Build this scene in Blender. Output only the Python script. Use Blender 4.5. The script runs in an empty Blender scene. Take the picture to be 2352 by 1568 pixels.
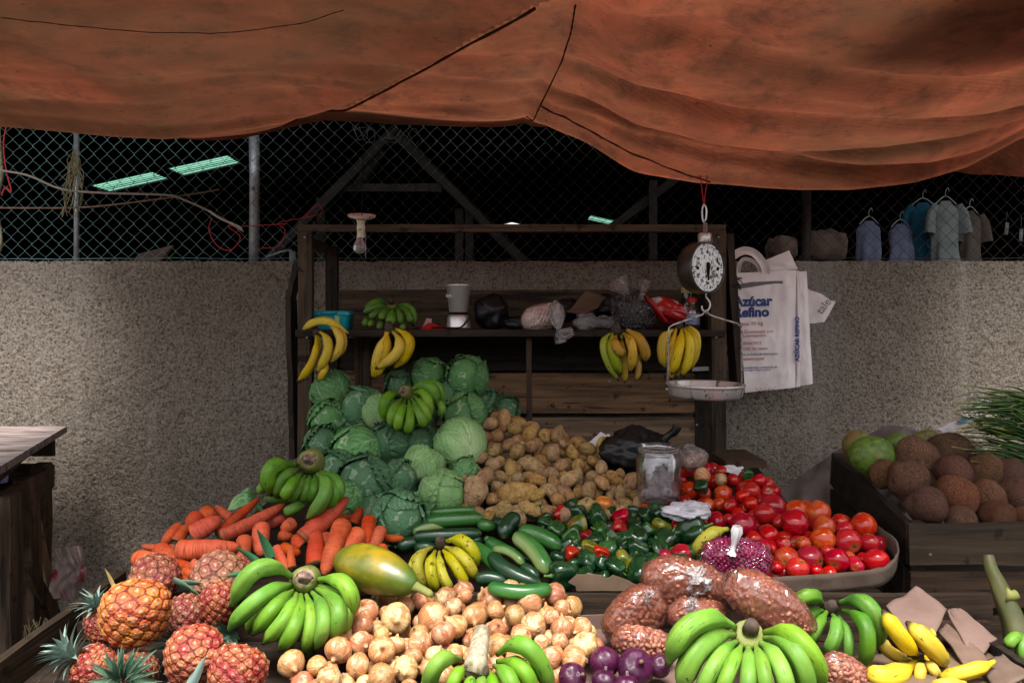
import bpy, math, random
import numpy as np
from mathutils import Vector, Matrix, Euler, noise
R = math.radians
rnd = random.Random(11)
S = bpy.context.scene

# ---------------------------------------------------------------- camera, light, exposure
F, CX, HY, CZ = 1846.0, 1176.0, 740.0, 1.6
cam = bpy.data.objects.new('camera', bpy.data.cameras.new('camera'))
S.collection.objects.link(cam); S.camera = cam
cam.location = (0, 0, CZ); cam.rotation_euler = (R(90), 0, 0)
cam.data.sensor_width = 36; cam.data.lens = 36*F/2352
cam.data.shift_y = -44/2352
cam.data.clip_start = .02; cam.data.clip_end = 500

SUN_EL, SUN_AZ = R(67), R(186)          # azimuth: compass direction the light comes from, 180 = from behind the camera
w = bpy.data.worlds.new('World'); S.world = w; w.use_nodes = True
nt = w.node_tree; nt.nodes.clear()
sky = nt.nodes.new('ShaderNodeTexSky'); sky.sky_type = 'NISHITA'; sky.sun_disc = False
sky.sun_elevation = SUN_EL; sky.sun_rotation = SUN_AZ
sky.air_density = 1.0; sky.dust_density = 4.0; sky.ozone_density = 1.0
hs = nt.nodes.new('ShaderNodeHueSaturation'); hs.inputs['Saturation'].default_value = .12
bg = nt.nodes.new('ShaderNodeBackground'); bg.inputs['Strength'].default_value = .145
ow = nt.nodes.new('ShaderNodeOutputWorld')
nt.links.new(sky.outputs[0], hs.inputs['Color']); nt.links.new(hs.outputs[0], bg.inputs['Color'])
nt.links.new(bg.outputs[0], ow.inputs['Surface'])
sl = bpy.data.lights.new('sun', 'SUN'); sl.energy = 2.8; sl.angle = R(24); sl.color = (1, .95, .87)
so = bpy.data.objects.new('sun', sl); S.collection.objects.link(so)
sd = Vector((math.sin(SUN_AZ)*math.cos(SUN_EL), math.cos(SUN_AZ)*math.cos(SUN_EL), math.sin(SUN_EL)))
so.rotation_euler = (-sd).to_track_quat('-Z', 'Y').to_euler(); so.location = (0, -3, 8)
S.view_settings.view_transform = 'Standard'; S.view_settings.look = 'None'
S.view_settings.exposure = 1.4; S.view_settings.gamma = 1
S.render.engine = 'CYCLES'
S.cycles.use_denoising = True
S.cycles.max_bounces = 7; S.cycles.diffuse_bounces = 2; S.cycles.glossy_bounces = 3
S.cycles.transparent_max_bounces = 12; S.cycles.transmission_bounces = 4
S.cycles.caustics_reflective = False; S.cycles.caustics_refractive = False

# ---------------------------------------------------------------- photo geometry: a pixel of the 2352-wide photo at distance Y
def P(px, py, Y): return Vector(((px-CX)/F*Y, Y, CZ-(py-HY)/F*Y))
_sp = [820, 900, 1000, 1100, 1200, 1300, 1400, 1500, 1568, 1700]
_sy = [3.40, 3.30, 3.10, 2.82, 2.50, 2.20, 1.96, 1.77, 1.66, 1.48]
def surfY(py): return float(np.interp(py, _sp, _sy))      # distance of the display's surface seen at that height

# ---------------------------------------------------------------- mesh helpers
class MB:
    def __init__(s): s.v = []; s.f = []; s.t = []; s.a = []; s.m = []; s.mi = 0
    def add(s, vs, fs, t=None, a=None):
        o = len(s.v); s.v += [Vector(v) for v in vs]
        s.f += [tuple(i+o for i in f) for f in fs]; s.m += [s.mi]*len(fs)
        s.t += list(t) if t is not None else [0.]*len(vs)
        s.a += list(a) if a is not None else [0.]*len(vs)
        return o
    def box(s, c, d, rot=None, t=0.):
        x, y, z = d[0]/2, d[1]/2, d[2]/2
        vs = [Vector(q) for q in ((-x,-y,-z),(x,-y,-z),(x,y,-z),(-x,y,-z),(-x,-y,z),(x,-y,z),(x,y,z),(-x,y,z))]
        if rot is not None: vs = [rot @ q for q in vs]
        c = Vector(c)
        s.add([q+c for q in vs], [(0,3,2,1),(4,5,6,7),(0,1,5,4),(1,2,6,5),(2,3,7,6),(3,0,4,7)], [t]*8)
    def beam(s, p, q, w, h, up=(0,0,1), nseg=1, jit=0.):
        p, q = Vector(p), Vector(q); d = (q-p).normalized()
        sx = d.cross(Vector(up)).normalized(); sz = sx.cross(d)
        vs, fs = [], []
        for i in range(nseg+1):
            c = p.lerp(q, i/nseg)
            for a, b in ((-1,-1),(1,-1),(1,1),(-1,1)):
                vs.append(c+sx*(a*w/2+rnd.uniform(-jit,jit))+sz*(b*h/2+rnd.uniform(-jit,jit)))
        for i in range(nseg):
            for k in range(4):
                k2 = (k+1)%4; fs.append((i*4+k, i*4+k2, i*4+4+k2, i*4+4+k))
        n = nseg*4; fs += [(3,2,1,0), (n,n+1,n+2,n+3)]
        s.add(vs, fs)
    def tube(s, pts, rad, n=8, shape=None, squash=None, caps=True, up=(0.13,.31,.94)):
        pts = [Vector(p) for p in pts]; m = len(pts)
        if not hasattr(rad, '__len__'): rad = [rad]*m
        L = [0.]
        for i in range(1, m): L.append(L[-1]+(pts[i]-pts[i-1]).length)
        tot = L[-1] or 1
        d0 = (pts[1]-pts[0]).normalized(); x = d0.cross(Vector(up))
        if x.length < 1e-4: x = d0.cross(Vector((1,0,0)))
        x.normalize(); vs, fs, ts, az = [], [], [], []
        for i in range(m):
            d = (pts[min(i+1,m-1)]-pts[max(i-1,0)]).normalized()
            x = (x-d*x.dot(d)).normalized(); y = d.cross(x)
            for k in range(n):
                a = 2*math.pi*k/n; r = rad[i]*(shape(a, L[i]/tot) if shape else 1)
                vs.append(pts[i]+x*(r*math.cos(a))+y*(r*math.sin(a)*(squash or 1)))
                ts.append(L[i]/tot); az.append(abs(2*k/n-1))
        for i in range(m-1):
            for k in range(n):
                k2 = (k+1)%n; fs.append((i*n+k, i*n+k2, i*n+n+k2, i*n+n+k))
        if caps:
            vs += [pts[0], pts[-1]]; ts += [0, 1]; az += [.5, .5]; b = m*n
            for k in range(n):
                k2 = (k+1)%n; fs.append((b, k2, k)); fs.append((b+1, b-n+k, b-n+k2))
        s.add(vs, fs, ts, az)
    def lathe(s, prof, n=24, c=(0,0,0), wob=None, axis=None):
        c = Vector(c); vs, fs, ts, az = [], [], [], []
        for i, (r, z) in enumerate(prof):
            for k in range(n):
                a = 2*math.pi*k/n; rr = max(r, 1e-5)*(wob(a, i/(len(prof)-1)) if wob else 1)
                q = Vector((rr*math.cos(a), rr*math.sin(a), z))
                vs.append((axis @ q if axis is not None else q)+c); ts.append(i/(len(prof)-1)); az.append(k/n)
        for i in range(len(prof)-1):
            for k in range(n):
                k2 = (k+1)%n; fs.append((i*n+k, i*n+k2, i*n+n+k2, i*n+n+k))
        s.add(vs, fs, ts, az)
    def blob(s, fn, nu=20, nv=12):
        """fn(theta, phi) -> (point, t, a); phi 0 at the top pole"""
        vs, ts, az, fs = [], [], [], []
        for i in range(nv+1):
            for k in range(nu):
                p, t, a = fn(2*math.pi*k/nu, math.pi*i/nv); vs.append(p); ts.append(t); az.append(a)
                if i in (0, nv): break
        top, bot = 0, len(vs)-1
        idx = lambda i, k: 1+(i-1)*nu+k%nu
        for k in range(nu):
            fs.append((top, idx(1,k), idx(1,k+1))); fs.append((bot, idx(nv-1,k+1), idx(nv-1,k)))
            for i in range(1, nv-1): fs.append((idx(i,k), idx(i+1,k), idx(i+1,k+1), idx(i,k+1)))
        s.add(vs, fs, ts, az)
    def grid(s, fn, nu, nv):
        vs, ts, az, fs = [], [], [], []
        for i in range(nu+1):
            for j in range(nv+1):
                vs.append(fn(i/nu, j/nv)); ts.append(i/nu); az.append(j/nv)
        for i in range(nu):
            for j in range(nv): fs.append((i*(nv+1)+j, (i+1)*(nv+1)+j, (i+1)*(nv+1)+j+1, i*(nv+1)+j+1))
        s.add(vs, fs, ts, az)
    def mesh(s, name, mats, off=None, smooth=True, sharp=None):
        me = bpy.data.meshes.new(name)
        off = Vector(off) if off is not None else Vector((0,0,0))
        me.from_pydata([v-off for v in s.v], [], s.f)
        for nm, data in (('t', s.t), ('a', s.a)):
            at = me.attributes.new(nm, 'FLOAT', 'POINT'); at.data.foreach_set('value', np.array(data, dtype=np.float32))
        for m in (mats if isinstance(mats, (list, tuple)) else [mats]): me.materials.append(m)
        me.polygons.foreach_set('material_index', s.m)
        me.polygons.foreach_set('use_smooth', [smooth]*len(me.polygons))
        me.update()
        if sharp: me.set_sharp_from_angle(angle=R(sharp))
        return me
    def obj(s, name, mats, parent=None, loc=None, smooth=True, bevel=0., sharp=None):
        """one linked object; vertices are world coordinates; origin at loc, the parent's origin, or the base centre"""
        if parent is not None: off = wloc(parent)
        elif loc is not None: off = Vector(loc)
        else:
            xs = [v.x for v in s.v]; ys = [v.y for v in s.v]; zs = [v.z for v in s.v]
            off = Vector(((min(xs)+max(xs))/2, (min(ys)+max(ys))/2, min(zs)))
        o = bpy.data.objects.new(name, s.mesh(name, mats, off, smooth, sharp)); S.collection.objects.link(o)
        if parent is not None: o.parent = parent
        else: o.location = off
        if bevel:
            b = o.modifiers.new('bevel', 'BEVEL'); b.width = bevel; b.segments = 2; b.limit_method = 'ANGLE'
        return o
def wloc(o):
    v = Vector(o.location)
    while o.parent is not None: o = o.parent; v += o.location
    return v
def tag(o, label, cat, group=None, kind=None):
    if label: o['label'] = label
    if cat: o['category'] = cat
    if group: o['group'] = group
    if kind: o['kind'] = kind
    return o
def thing(name, label, cat, loc, group=None):
    o = bpy.data.objects.new(name, None); S.collection.objects.link(o)
    o.location = loc; o.empty_display_size = .05
    return tag(o, label, cat, group)
def link_mesh(name, me, loc, rot=(0,0,0), sc=1., parent=None):
    o = bpy.data.objects.new(name, me); S.collection.objects.link(o)
    o.location = loc; o.rotation_euler = rot
    o.scale = sc if hasattr(sc, '__len__') else (sc, sc, sc)
    if parent is not None: o.parent = parent
    return o
def dup(root, loc, rot, sc, label, group=None):
    r = root.copy(); S.collection.objects.link(r); r.location = loc; r.rotation_euler = rot; r.scale = (sc, sc, sc)
    r['label'] = label
    if group: r['group'] = group
    for ch in list(root.children):
        c = ch.copy(); S.collection.objects.link(c); c.parent = r
    return r
def nz(v, s=1., o=0.): return noise.noise(Vector(v)*s+Vector((o, o*1.7, -o)))
def ss(e0, e1, x):
    x = min(1, max(0, (x-e0)/(e1-e0))); return x*x*(3-2*x)
def curve3(p0, p1, p2, n):
    p0, p1, p2 = Vector(p0), Vector(p1), Vector(p2); c = p1*2-(p0+p2)*.5
    return [p0*((1-t)**2)+c*(2*t*(1-t))+p2*t*t for t in [i/n for i in range(n+1)]]
def spline(pts, n=8):
    pts = [Vector(p) for p in pts]; out = []
    for i in range(len(pts)-1):
        a, b, c, d = pts[max(i-1,0)], pts[i], pts[i+1], pts[min(i+2,len(pts)-1)]
        for k in range(n):
            t = k/n; out.append(.5*((2*b)+(c-a)*t+(2*a-5*b+4*c-d)*t*t+(3*b-a-3*c+d)*t**3))
    return out+[pts[-1]]
def text(name, body, size, loc, mat, parent, rot=(R(90),0,0), align='LEFT', bold=0., ext=.0006, shear=0., xs=1.):
    cu = bpy.data.curves.new(name, 'FONT'); cu.body = body; cu.size = size; cu.align_x = align
    cu.extrude = ext; cu.offset = bold; cu.shear = shear; cu.resolution_u = 3
    tmp = bpy.data.objects.new(name, cu); S.collection.objects.link(tmp)
    dg = bpy.context.evaluated_depsgraph_get()
    me = bpy.data.meshes.new_from_object(tmp.evaluated_get(dg)); bpy.data.objects.remove(tmp)
    me.materials.clear(); me.materials.append(mat)
    o = bpy.data.objects.new(name, me); S.collection.objects.link(o)
    o.parent = parent; o.location = Vector(loc)-wloc(parent); o.rotation_euler = rot; o.scale = (xs, 1, 1)
    return o

# ---------------------------------------------------------------- material helpers
def nd(nt, typ, ins=None, **props):
    n = nt.nodes.new(typ)
    for k, v in props.items(): setattr(n, k, v)
    for k, v in (ins or {}).items():
        if isinstance(v, bpy.types.NodeSocket): nt.links.new(v, n.inputs[k])
        else: n.inputs[k].default_value = v
    return n
def c4(c): return (c[0], c[1], c[2], 1)
def ramp(nt, fac, stops, interp='LINEAR'):
    n = nt.nodes.new('ShaderNodeValToRGB'); nt.links.new(fac, n.inputs[0]); e = n.color_ramp.elements
    n.color_ramp.interpolation = interp
    while len(e) < len(stops): e.new(.5)
    for el, (p, c) in zip(e, stops):
        el.position = p; el.color = c4(c) if hasattr(c, '__len__') else (c, c, c, 1)
    return n.outputs[0]
def mixc(nt, fac, a, b, blend='MIX'):
    n = nt.nodes.new('ShaderNodeMix'); n.data_type = 'RGBA'; n.blend_type = blend
    for i, v in ((0, fac), (6, a), (7, b)):
        if isinstance(v, bpy.types.NodeSocket): nt.links.new(v, n.inputs[i])
        else: n.inputs[i].default_value = c4(v) if hasattr(v, '__len__') else v
    return n.outputs[2]
def mth(nt, op, a, b=0., c=0., clamp=False):
    n = nt.nodes.new('ShaderNodeMath'); n.operation = op; n.use_clamp = clamp
    for i, v in enumerate((a, b, c)):
        if isinstance(v, bpy.types.NodeSocket): nt.links.new(v, n.inputs[i])
        else: n.inputs[i].default_value = v
    return n.outputs[0]
def mat0(name):
    m = bpy.data.materials.new(name); m.use_nodes = True
    return m, m.node_tree, m.node_tree.nodes['Principled BSDF']
def attr(nt, name): return nd(nt, 'ShaderNodeAttribute', attribute_name=name).outputs['Fac']
def coords(nt, stretch=(1,1,1)):
    tc = nd(nt, 'ShaderNodeTexCoord')
    rv = nd(nt, 'ShaderNodeObjectInfo').outputs['Random']
    off = mth(nt, 'MULTIPLY', rv, 37.)
    cb = nd(nt, 'ShaderNodeCombineXYZ', {0: off, 1: off, 2: off}).outputs[0]
    mp = nd(nt, 'ShaderNodeMapping', {'Vector': tc.outputs['Object'], 'Scale': stretch, 'Location': cb}).outputs[0]
    return mp, rv
def pmat(name, stops, scale=20, stretch=(1,1,1), rough=.5, bump=.2, bscale=None, bdist=.002, detail=5, spec=.5, var=(0,0,0),
         spots=None, tst=None, metal=0., coat=0., ast=None, rrange=None, sub=0.):
    """noise-coloured principled material; spots=[(colour, scale, threshold, soft)], tst/ast=[(pos, colour, amount)] along attribute t / a"""
    m, nt, b = mat0(name); v, rv = coords(nt, stretch)
    n1 = nd(nt, 'ShaderNodeTexNoise', {'Vector': v, 'Scale': scale, 'Detail': detail, 'Roughness': .6}).outputs[0]
    col = ramp(nt, n1, stops)
    for at, st in (('t', tst), ('a', ast)):
        if st:
            f = mth(nt, 'ADD', attr(nt, at), mth(nt, 'MULTIPLY', mth(nt, 'SUBTRACT', n1, .5), .12))
            col = mixc(nt, ramp(nt, f, [(p, k) for p, c, k in st]), col, ramp(nt, f, [(p, c) for p, c, k in st]))
    for sc_, (colr, s2, thr, soft) in enumerate(spots or []):
        n2 = nd(nt, 'ShaderNodeTexNoise', {'Vector': v, 'Scale': s2, 'Detail': 4., 'Roughness': .65}).outputs[0]
        col = mixc(nt, ramp(nt, n2, [(thr, 0.), (min(1, thr+soft), 1.)]), col, colr)
    if any(var):
        h = nd(nt, 'ShaderNodeMapRange', {0: rv, 3: .5-var[0], 4: .5+var[0]}).outputs[0]
        r2 = mth(nt, 'FRACT', mth(nt, 'MULTIPLY', rv, 7.31)); r3 = mth(nt, 'FRACT', mth(nt, 'MULTIPLY', rv, 13.7))
        s_ = nd(nt, 'ShaderNodeMapRange', {0: r2, 3: 1-var[1], 4: 1+var[1]}).outputs[0]
        v_ = nd(nt, 'ShaderNodeMapRange', {0: r3, 3: 1-var[2], 4: 1+var[2]}).outputs[0]
        col = nd(nt, 'ShaderNodeHueSaturation', {'Hue': h, 'Saturation': s_, 'Value': v_, 'Color': col}).outputs[0]
    nt.links.new(col, b.inputs['Base Color'])
    if rrange: nt.links.new(nd(nt, 'ShaderNodeMapRange', {0: n1, 1: .3, 2: .7, 3: rrange[0], 4: rrange[1]}).outputs[0], b.inputs['Roughness'])
    else: b.inputs['Roughness'].default_value = rough
    b.inputs['Specular IOR Level'].default_value = spec; b.inputs['Metallic'].default_value = metal
    b.inputs['Coat Weight'].default_value = coat; b.inputs['Coat Roughness'].default_value = .08
    if sub:
        b.inputs['Subsurface Weight'].default_value = sub; b.inputs['Subsurface Radius'].default_value = (.01, .006, .003)
    if bump:
        n3 = nd(nt, 'ShaderNodeTexNoise', {'Vector': v, 'Scale': bscale or scale*3, 'Detail': 4.}).outputs[0]
        bp = nd(nt, 'ShaderNodeBump', {'Height': n3, 'Strength': bump, 'Distance': bdist}).outputs[0]
        nt.links.new(bp, b.inputs['Normal'])
    return m
def flat(name, col, rough=.6, spec=.4, metal=0.):
    return pmat(name, [(.3, [c*.85 for c in col]), (.7, [min(1, c*1.1) for c in col])], 30, rough=rough, bump=.1, spec=spec, metal=metal)
def film(name, tint=(.9,.88,.86), clear=.7, rough=.12, bump=.8, scale=60, milky=0., body=None):
    """thin clear plastic film: see-through with crinkled highlights"""
    m, nt, b = mat0(name); v, rv = coords(nt); nt.nodes.remove(b)
    out = nt.nodes['Material Output']
    n3 = nd(nt, 'ShaderNodeTexNoise', {'Vector': v, 'Scale': scale*.45, 'Detail': 3., 'Distortion': 1.6}).outputs[0]
    rg = mth(nt, 'POWER', mth(nt, 'SUBTRACT', 1., mth(nt, 'ABSOLUTE', mth(nt, 'MULTIPLY', mth(nt, 'SUBTRACT', n3, .5), 5.)), clamp=True), 2.)
    h = mth(nt, 'ADD', rg, n3)
    bp = nd(nt, 'ShaderNodeBump', {'Height': h, 'Strength': bump, 'Distance': .008}).outputs[0]
    gl = nd(nt, 'ShaderNodeBsdfGlossy', {'Color': (1,1,1,1), 'Roughness': rough, 'Normal': bp}).outputs[0]
    tr = nd(nt, 'ShaderNodeBsdfTransparent', {'Color': c4(tint)}).outputs[0]
    bc = c4(body or tint)
    df = nd(nt, 'ShaderNodeBsdfDiffuse', {'Color': bc, 'Normal': bp}).outputs[0]
    tl = nd(nt, 'ShaderNodeBsdfTranslucent', {'Color': bc, 'Normal': bp}).outputs[0]
    mk = nd(nt, 'ShaderNodeMixShader', {0: .4, 1: df, 2: tl}).outputs[0]
    n4 = nd(nt, 'ShaderNodeTexNoise', {'Vector': v, 'Scale': scale*.5, 'Detail': 3.}).outputs[0]
    mf = mth(nt, 'MULTIPLY', ramp(nt, n4, [(.35, .4), (.7, 1.)]), milky)
    base = nd(nt, 'ShaderNodeMixShader', {0: mf, 1: tr, 2: mk}).outputs[0]
    lw = nd(nt, 'ShaderNodeLayerWeight', {'Blend': .3, 'Normal': bp}).outputs['Fresnel']
    fac = mth(nt, 'MULTIPLY', mth(nt, 'ADD', lw, .10), 1-clear*.6, clamp=True)
    sh = nd(nt, 'ShaderNodeMixShader', {0: fac, 1: base, 2: gl}).outputs[0]
    nt.links.new(sh, out.inputs['Surface'])
    return m
# ---------------------------------------------------------------- materials of the setting
def wood(name, axis, dark=1., warm=1., spots=True, rough=.75):
    st = {'x': (1.6, 26, 26), 'y': (26, 1.6, 26), 'z': (26, 26, 1.6)}[axis]
    c = lambda r, g, b: (r*dark*warm, g*dark, b*dark/warm)
    m = pmat(name, [(.25, c(.045,.028,.018)), (.45, c(.12,.075,.047)), (.6, c(.19,.12,.075)), (.8, c(.25,.165,.105))], 1.6, st,
             rough=rough, bump=.55, bscale=3, bdist=.004, spec=.25, var=(.01,.1,.22),
             spots=[(c(.03,.018,.012), .9, .56, .1), ((c(.015,.01,.008)), 2.2, .64, .05)] if spots else None)
    nt = m.node_tree; b = nt.nodes['Principled BSDF']; old = b.inputs['Base Color'].links[0].from_socket      # round mould and grease spots
    n = nd(nt, 'ShaderNodeTexNoise', {'Vector': nd(nt, 'ShaderNodeTexCoord').outputs['Object'], 'Scale': 22., 'Detail': 3., 'Roughness': .5}).outputs[0]
    nt.links.new(mixc(nt, ramp(nt, n, [(.60, 0.), (.67, .8)]), old, c(.02,.012,.008)), b.inputs['Base Color'])
    return m
W = {a+str(i): wood('weathered_wood_%s%d' % (a, i), a, d, wm) for a in 'xyz' for i, d, wm in ((0, .22, 1.), (1, .42, 1.04), (2, 1.15, 1.06), (3, .12, 1.), (4, .42, 1.06), (5, 1.75, 1.04), (6, .22, 1.08))}

def stucco_mat():
    m, nt, b = mat0('roughcast_stucco'); v, rv = coords(nt)
    n1 = nd(nt, 'ShaderNodeTexNoise', {'Vector': v, 'Scale': 1.1, 'Detail': 6., 'Roughness': .6}).outputs[0]
    n2 = nd(nt, 'ShaderNodeTexNoise', {'Vector': v, 'Scale': 88., 'Detail': 5., 'Roughness': .74}).outputs[0]
    col = ramp(nt, n1, [(.3, (.165,.133,.105)), (.5, (.25,.208,.168)), (.7, (.325,.282,.236))])
    col = mixc(nt, ramp(nt, n2, [(.35, .95), (.53, .0)]), col, (.042,.031,.024))  # shadow in the pits painted into the colour
    col = mixc(nt, ramp(nt, n2, [(.56, .0), (.70, .6)]), col, (.40,.355,.31))  # matching highlight painted on the raised grains
    dn = nd(nt, 'ShaderNodeMapping', {'Vector': v, 'Scale': (5, 5, .35)}).outputs[0]     # lime run marks down the wall
    n3 = nd(nt, 'ShaderNodeTexNoise', {'Vector': dn, 'Scale': 1., 'Detail': 5.}).outputs[0]
    col = mixc(nt, ramp(nt, n3, [(.56, 0.), (.74, .5)]), col, (.42,.38,.36))
    n4 = nd(nt, 'ShaderNodeTexNoise', {'Vector': v, 'Scale': 120., 'Detail': 2.}).outputs[0]
    col = mixc(nt, ramp(nt, n4, [(.72, 0.), (.76, .7)]), col, (.62,.58,.54))
    nt.links.new(col, b.inputs['Base Color']); b.inputs['Roughness'].default_value = .9
    b.inputs['Specular IOR Level'].default_value = .2
    h = mth(nt, 'ADD', n2, mth(nt, 'MULTIPLY', n4, .4))
    nt.links.new(nd(nt, 'ShaderNodeBump', {'Height': h, 'Strength': 1., 'Distance': .014}).outputs[0], b.inputs['Normal'])
    return m
M_stucco = stucco_mat()
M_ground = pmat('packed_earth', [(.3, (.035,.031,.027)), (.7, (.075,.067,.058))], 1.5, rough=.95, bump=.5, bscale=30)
M_hall = flat('dark_hall_plaster', (.012,.011,.01), .9, .05)  # near-black colour stands in for the unlit depth of the hall
M_galv = pmat('galvanised_steel', [(.3, (.30,.31,.33)), (.7, (.52,.53,.56))], 9, rough=.45, bump=.1, metal=.6, spots=[((.16,.10,.07), 14, .62, .1)])
M_wire, _nt, _b = mat0('chain_link_wire')       # green coat, browner right; left side light and dark centre painted into the colour
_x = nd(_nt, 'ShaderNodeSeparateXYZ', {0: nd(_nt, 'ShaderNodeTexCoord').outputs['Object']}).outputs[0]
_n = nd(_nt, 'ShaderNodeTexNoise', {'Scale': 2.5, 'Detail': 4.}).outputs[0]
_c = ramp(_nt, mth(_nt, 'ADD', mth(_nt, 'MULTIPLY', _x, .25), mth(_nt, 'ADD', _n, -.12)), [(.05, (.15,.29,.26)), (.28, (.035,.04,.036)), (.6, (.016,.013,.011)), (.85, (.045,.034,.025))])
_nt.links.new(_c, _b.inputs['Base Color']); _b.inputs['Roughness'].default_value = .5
M_seam = flat('dirty_seam_cord', (.075,.034,.021), .95, .05); M_rope = flat('black_cord', (.012,.01,.009), .9, .1)
M_redcord = flat('red_cord', (.42,.02,.03), .6)
M_straw = pmat('frayed_straw_twine', [(.3, (.13,.11,.05)), (.7, (.33,.29,.17))], 60, rough=.9, bump=.3)

def tarp_mat(name='orange_tarpaulin', k=1., br=0., tr=.42):
    m, nt, b = mat0(name); nt.nodes.remove(b); out = nt.nodes['Material Output']
    v = nd(nt, 'ShaderNodeTexCoord').outputs['Object']
    n1 = nd(nt, 'ShaderNodeTexNoise', {'Vector': v, 'Scale': 1.7, 'Detail': 7., 'Roughness': .62, 'Distortion': .4}).outputs[0]
    mp = nd(nt, 'ShaderNodeMapping', {'Vector': v, 'Scale': (2.6, 5, 5), 'Rotation': (0, 0, .12)}).outputs[0]
    n2 = nd(nt, 'ShaderNodeTexNoise', {'Vector': mp, 'Scale': 1.3, 'Detail': 6., 'Roughness': .65, 'Distortion': .6}).outputs[0]
    n5 = nd(nt, 'ShaderNodeTexNoise', {'Vector': v, 'Scale': 9., 'Detail': 6., 'Roughness': .7}).outputs[0]
    col = ramp(nt, n2, [(.25, (.16,.050,.027)), (.45, (.235,.070,.036)), (.6, (.275,.086,.043)), (.78, (.34,.125,.065))])
    col = mixc(nt, ramp(nt, n1, [(.44, 0.), (.64, .85)]), col, (.12,.055,.028))
    col = mixc(nt, ramp(nt, n1, [(.30, .7), (.45, 0.)]), col, (.45,.11,.055))
    col = mixc(nt, ramp(nt, n5, [(.50, 0.), (.70, .75)]), col, (.075,.034,.022))
    mq = nd(nt, 'ShaderNodeMapping', {'Vector': v, 'Rotation': (0, 0, -.22)}).outputs[0]
    wv = nd(nt, 'ShaderNodeTexWave', {'Vector': mq, 'Scale': 27., 'Distortion': .9, 'Detail': 2., 'Detail Scale': 2.}, bands_direction='Y').outputs['Fac']
    col = mixc(nt, mth(nt, 'MULTIPLY', wv, .10 if br == 0 else .03), col, (.12,.04,.025))
    n6 = nd(nt, 'ShaderNodeTexNoise', {'Vector': v, 'Scale': 45., 'Detail': 3.}).outputs[0]
    col = mixc(nt, ramp(nt, n6, [(.68, 0.), (.74, .7)]), col, (.06,.03,.02))
    col = mixc(nt, br, mixc(nt, 1., col, (k*.70,k*.69,k*.70), 'MULTIPLY'), (.10,.055,.03))
    hgt = mth(nt, 'ADD', mth(nt, 'MULTIPLY', n2, 1.), mth(nt, 'MULTIPLY', wv, .04))
    bp = nd(nt, 'ShaderNodeBump', {'Height': hgt, 'Strength': .45, 'Distance': .014}).outputs[0]
    df = nd(nt, 'ShaderNodeBsdfDiffuse', {'Color': col, 'Normal': bp}).outputs[0]
    tl = nd(nt, 'ShaderNodeBsdfTranslucent', {'Color': col, 'Normal': bp}).outputs[0]
    n7 = nd(nt, 'ShaderNodeTexNoise', {'Vector': v, 'Scale': .9, 'Detail': 4.}).outputs[0]
    sh = nd(nt, 'ShaderNodeMixShader', {0: nd(nt, 'ShaderNodeMapRange', {0: n7, 1: .35, 2: .65, 3: tr*.62, 4: tr*1.35}).outputs[0], 1: df, 2: tl}).outputs[0]
    nt.links.new(sh, out.inputs['Surface'])
    return m
M_tarp = tarp_mat(); M_tarp2 = tarp_mat('brown_faded_tarpaulin', .9, .2, .24)

# ---------------------------------------------------------------- ground
mb = MB(); mb.add([(-150,-150,0),(150,-150,0),(150,150,0),(-150,150,0)], [(0,1,2,3)])
tag(mb.obj('ground', M_ground, loc=(0,0,0)), 'packed brown earth ground of the market lane', 'ground', kind='structure')

# ---------------------------------------------------------------- stucco wall
YW, ZW = 3.9, 1.897
mb = MB()
def wallpt(u, v):
    x, z = -2.75+5.5*u, .25+(ZW-.25)*v
    e = min(1, (1-v)*40)
    n = noise.noise(Vector((x*75, z*75, 1)))*.55+noise.noise(Vector((x*150, z*150, 4)))*.6+noise.noise(Vector((x*9, z*9, 7)))*.35
    return (x, YW-.0095*n*(.4+.6*e), z+(0 if v < .999 else .004*noise.noise(Vector((x*40, 0, 2)))-.010*max(0, noise.noise(Vector((x*5, 0, 9)))-.1)-.02*max(0, noise.noise(Vector((x*11, 0, 5)))-.35)))
mb.grid(wallpt, 640, 190)
mb.box((0, YW+.09, ZW/2-.004), (16, .16, ZW), None)
for sx in (-1, 1): mb.box((sx*5.375, YW+.005, ZW/2-.006), (5.25, .012, ZW-.004))
mb.box((0, YW+.003, .125), (5.5, .012, .25))
tag(mb.obj('stucco_wall', M_stucco, loc=(0,YW,0)), 'rough grey brown roughcast wall standing behind the whole stall', 'wall')

# ---------------------------------------------------------------- chain-link fence on the wall
YF = 3.98
M_darkpost = flat('rusted_dark_steel', (.03,.025,.022), .7)
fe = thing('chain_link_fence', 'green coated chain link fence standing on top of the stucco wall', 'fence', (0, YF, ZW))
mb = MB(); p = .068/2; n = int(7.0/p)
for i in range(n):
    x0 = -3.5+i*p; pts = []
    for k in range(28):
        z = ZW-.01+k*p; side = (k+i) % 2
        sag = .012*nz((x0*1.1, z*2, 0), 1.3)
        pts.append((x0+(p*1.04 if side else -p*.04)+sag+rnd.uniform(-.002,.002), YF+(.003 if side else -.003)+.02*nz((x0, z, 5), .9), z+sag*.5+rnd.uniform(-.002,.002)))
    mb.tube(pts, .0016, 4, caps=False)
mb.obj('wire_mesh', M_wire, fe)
mb = MB()
for zz, sg in ((ZW+.018, .01), (ZW+.88, .02)):
    mb.tube([(-3.5+.14*k, YF-.006, zz+sg*nz((k*.5, zz, 3))) for k in range(51)], .0016, 4)
mb.obj('tension_wire', M_wire, fe)
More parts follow.
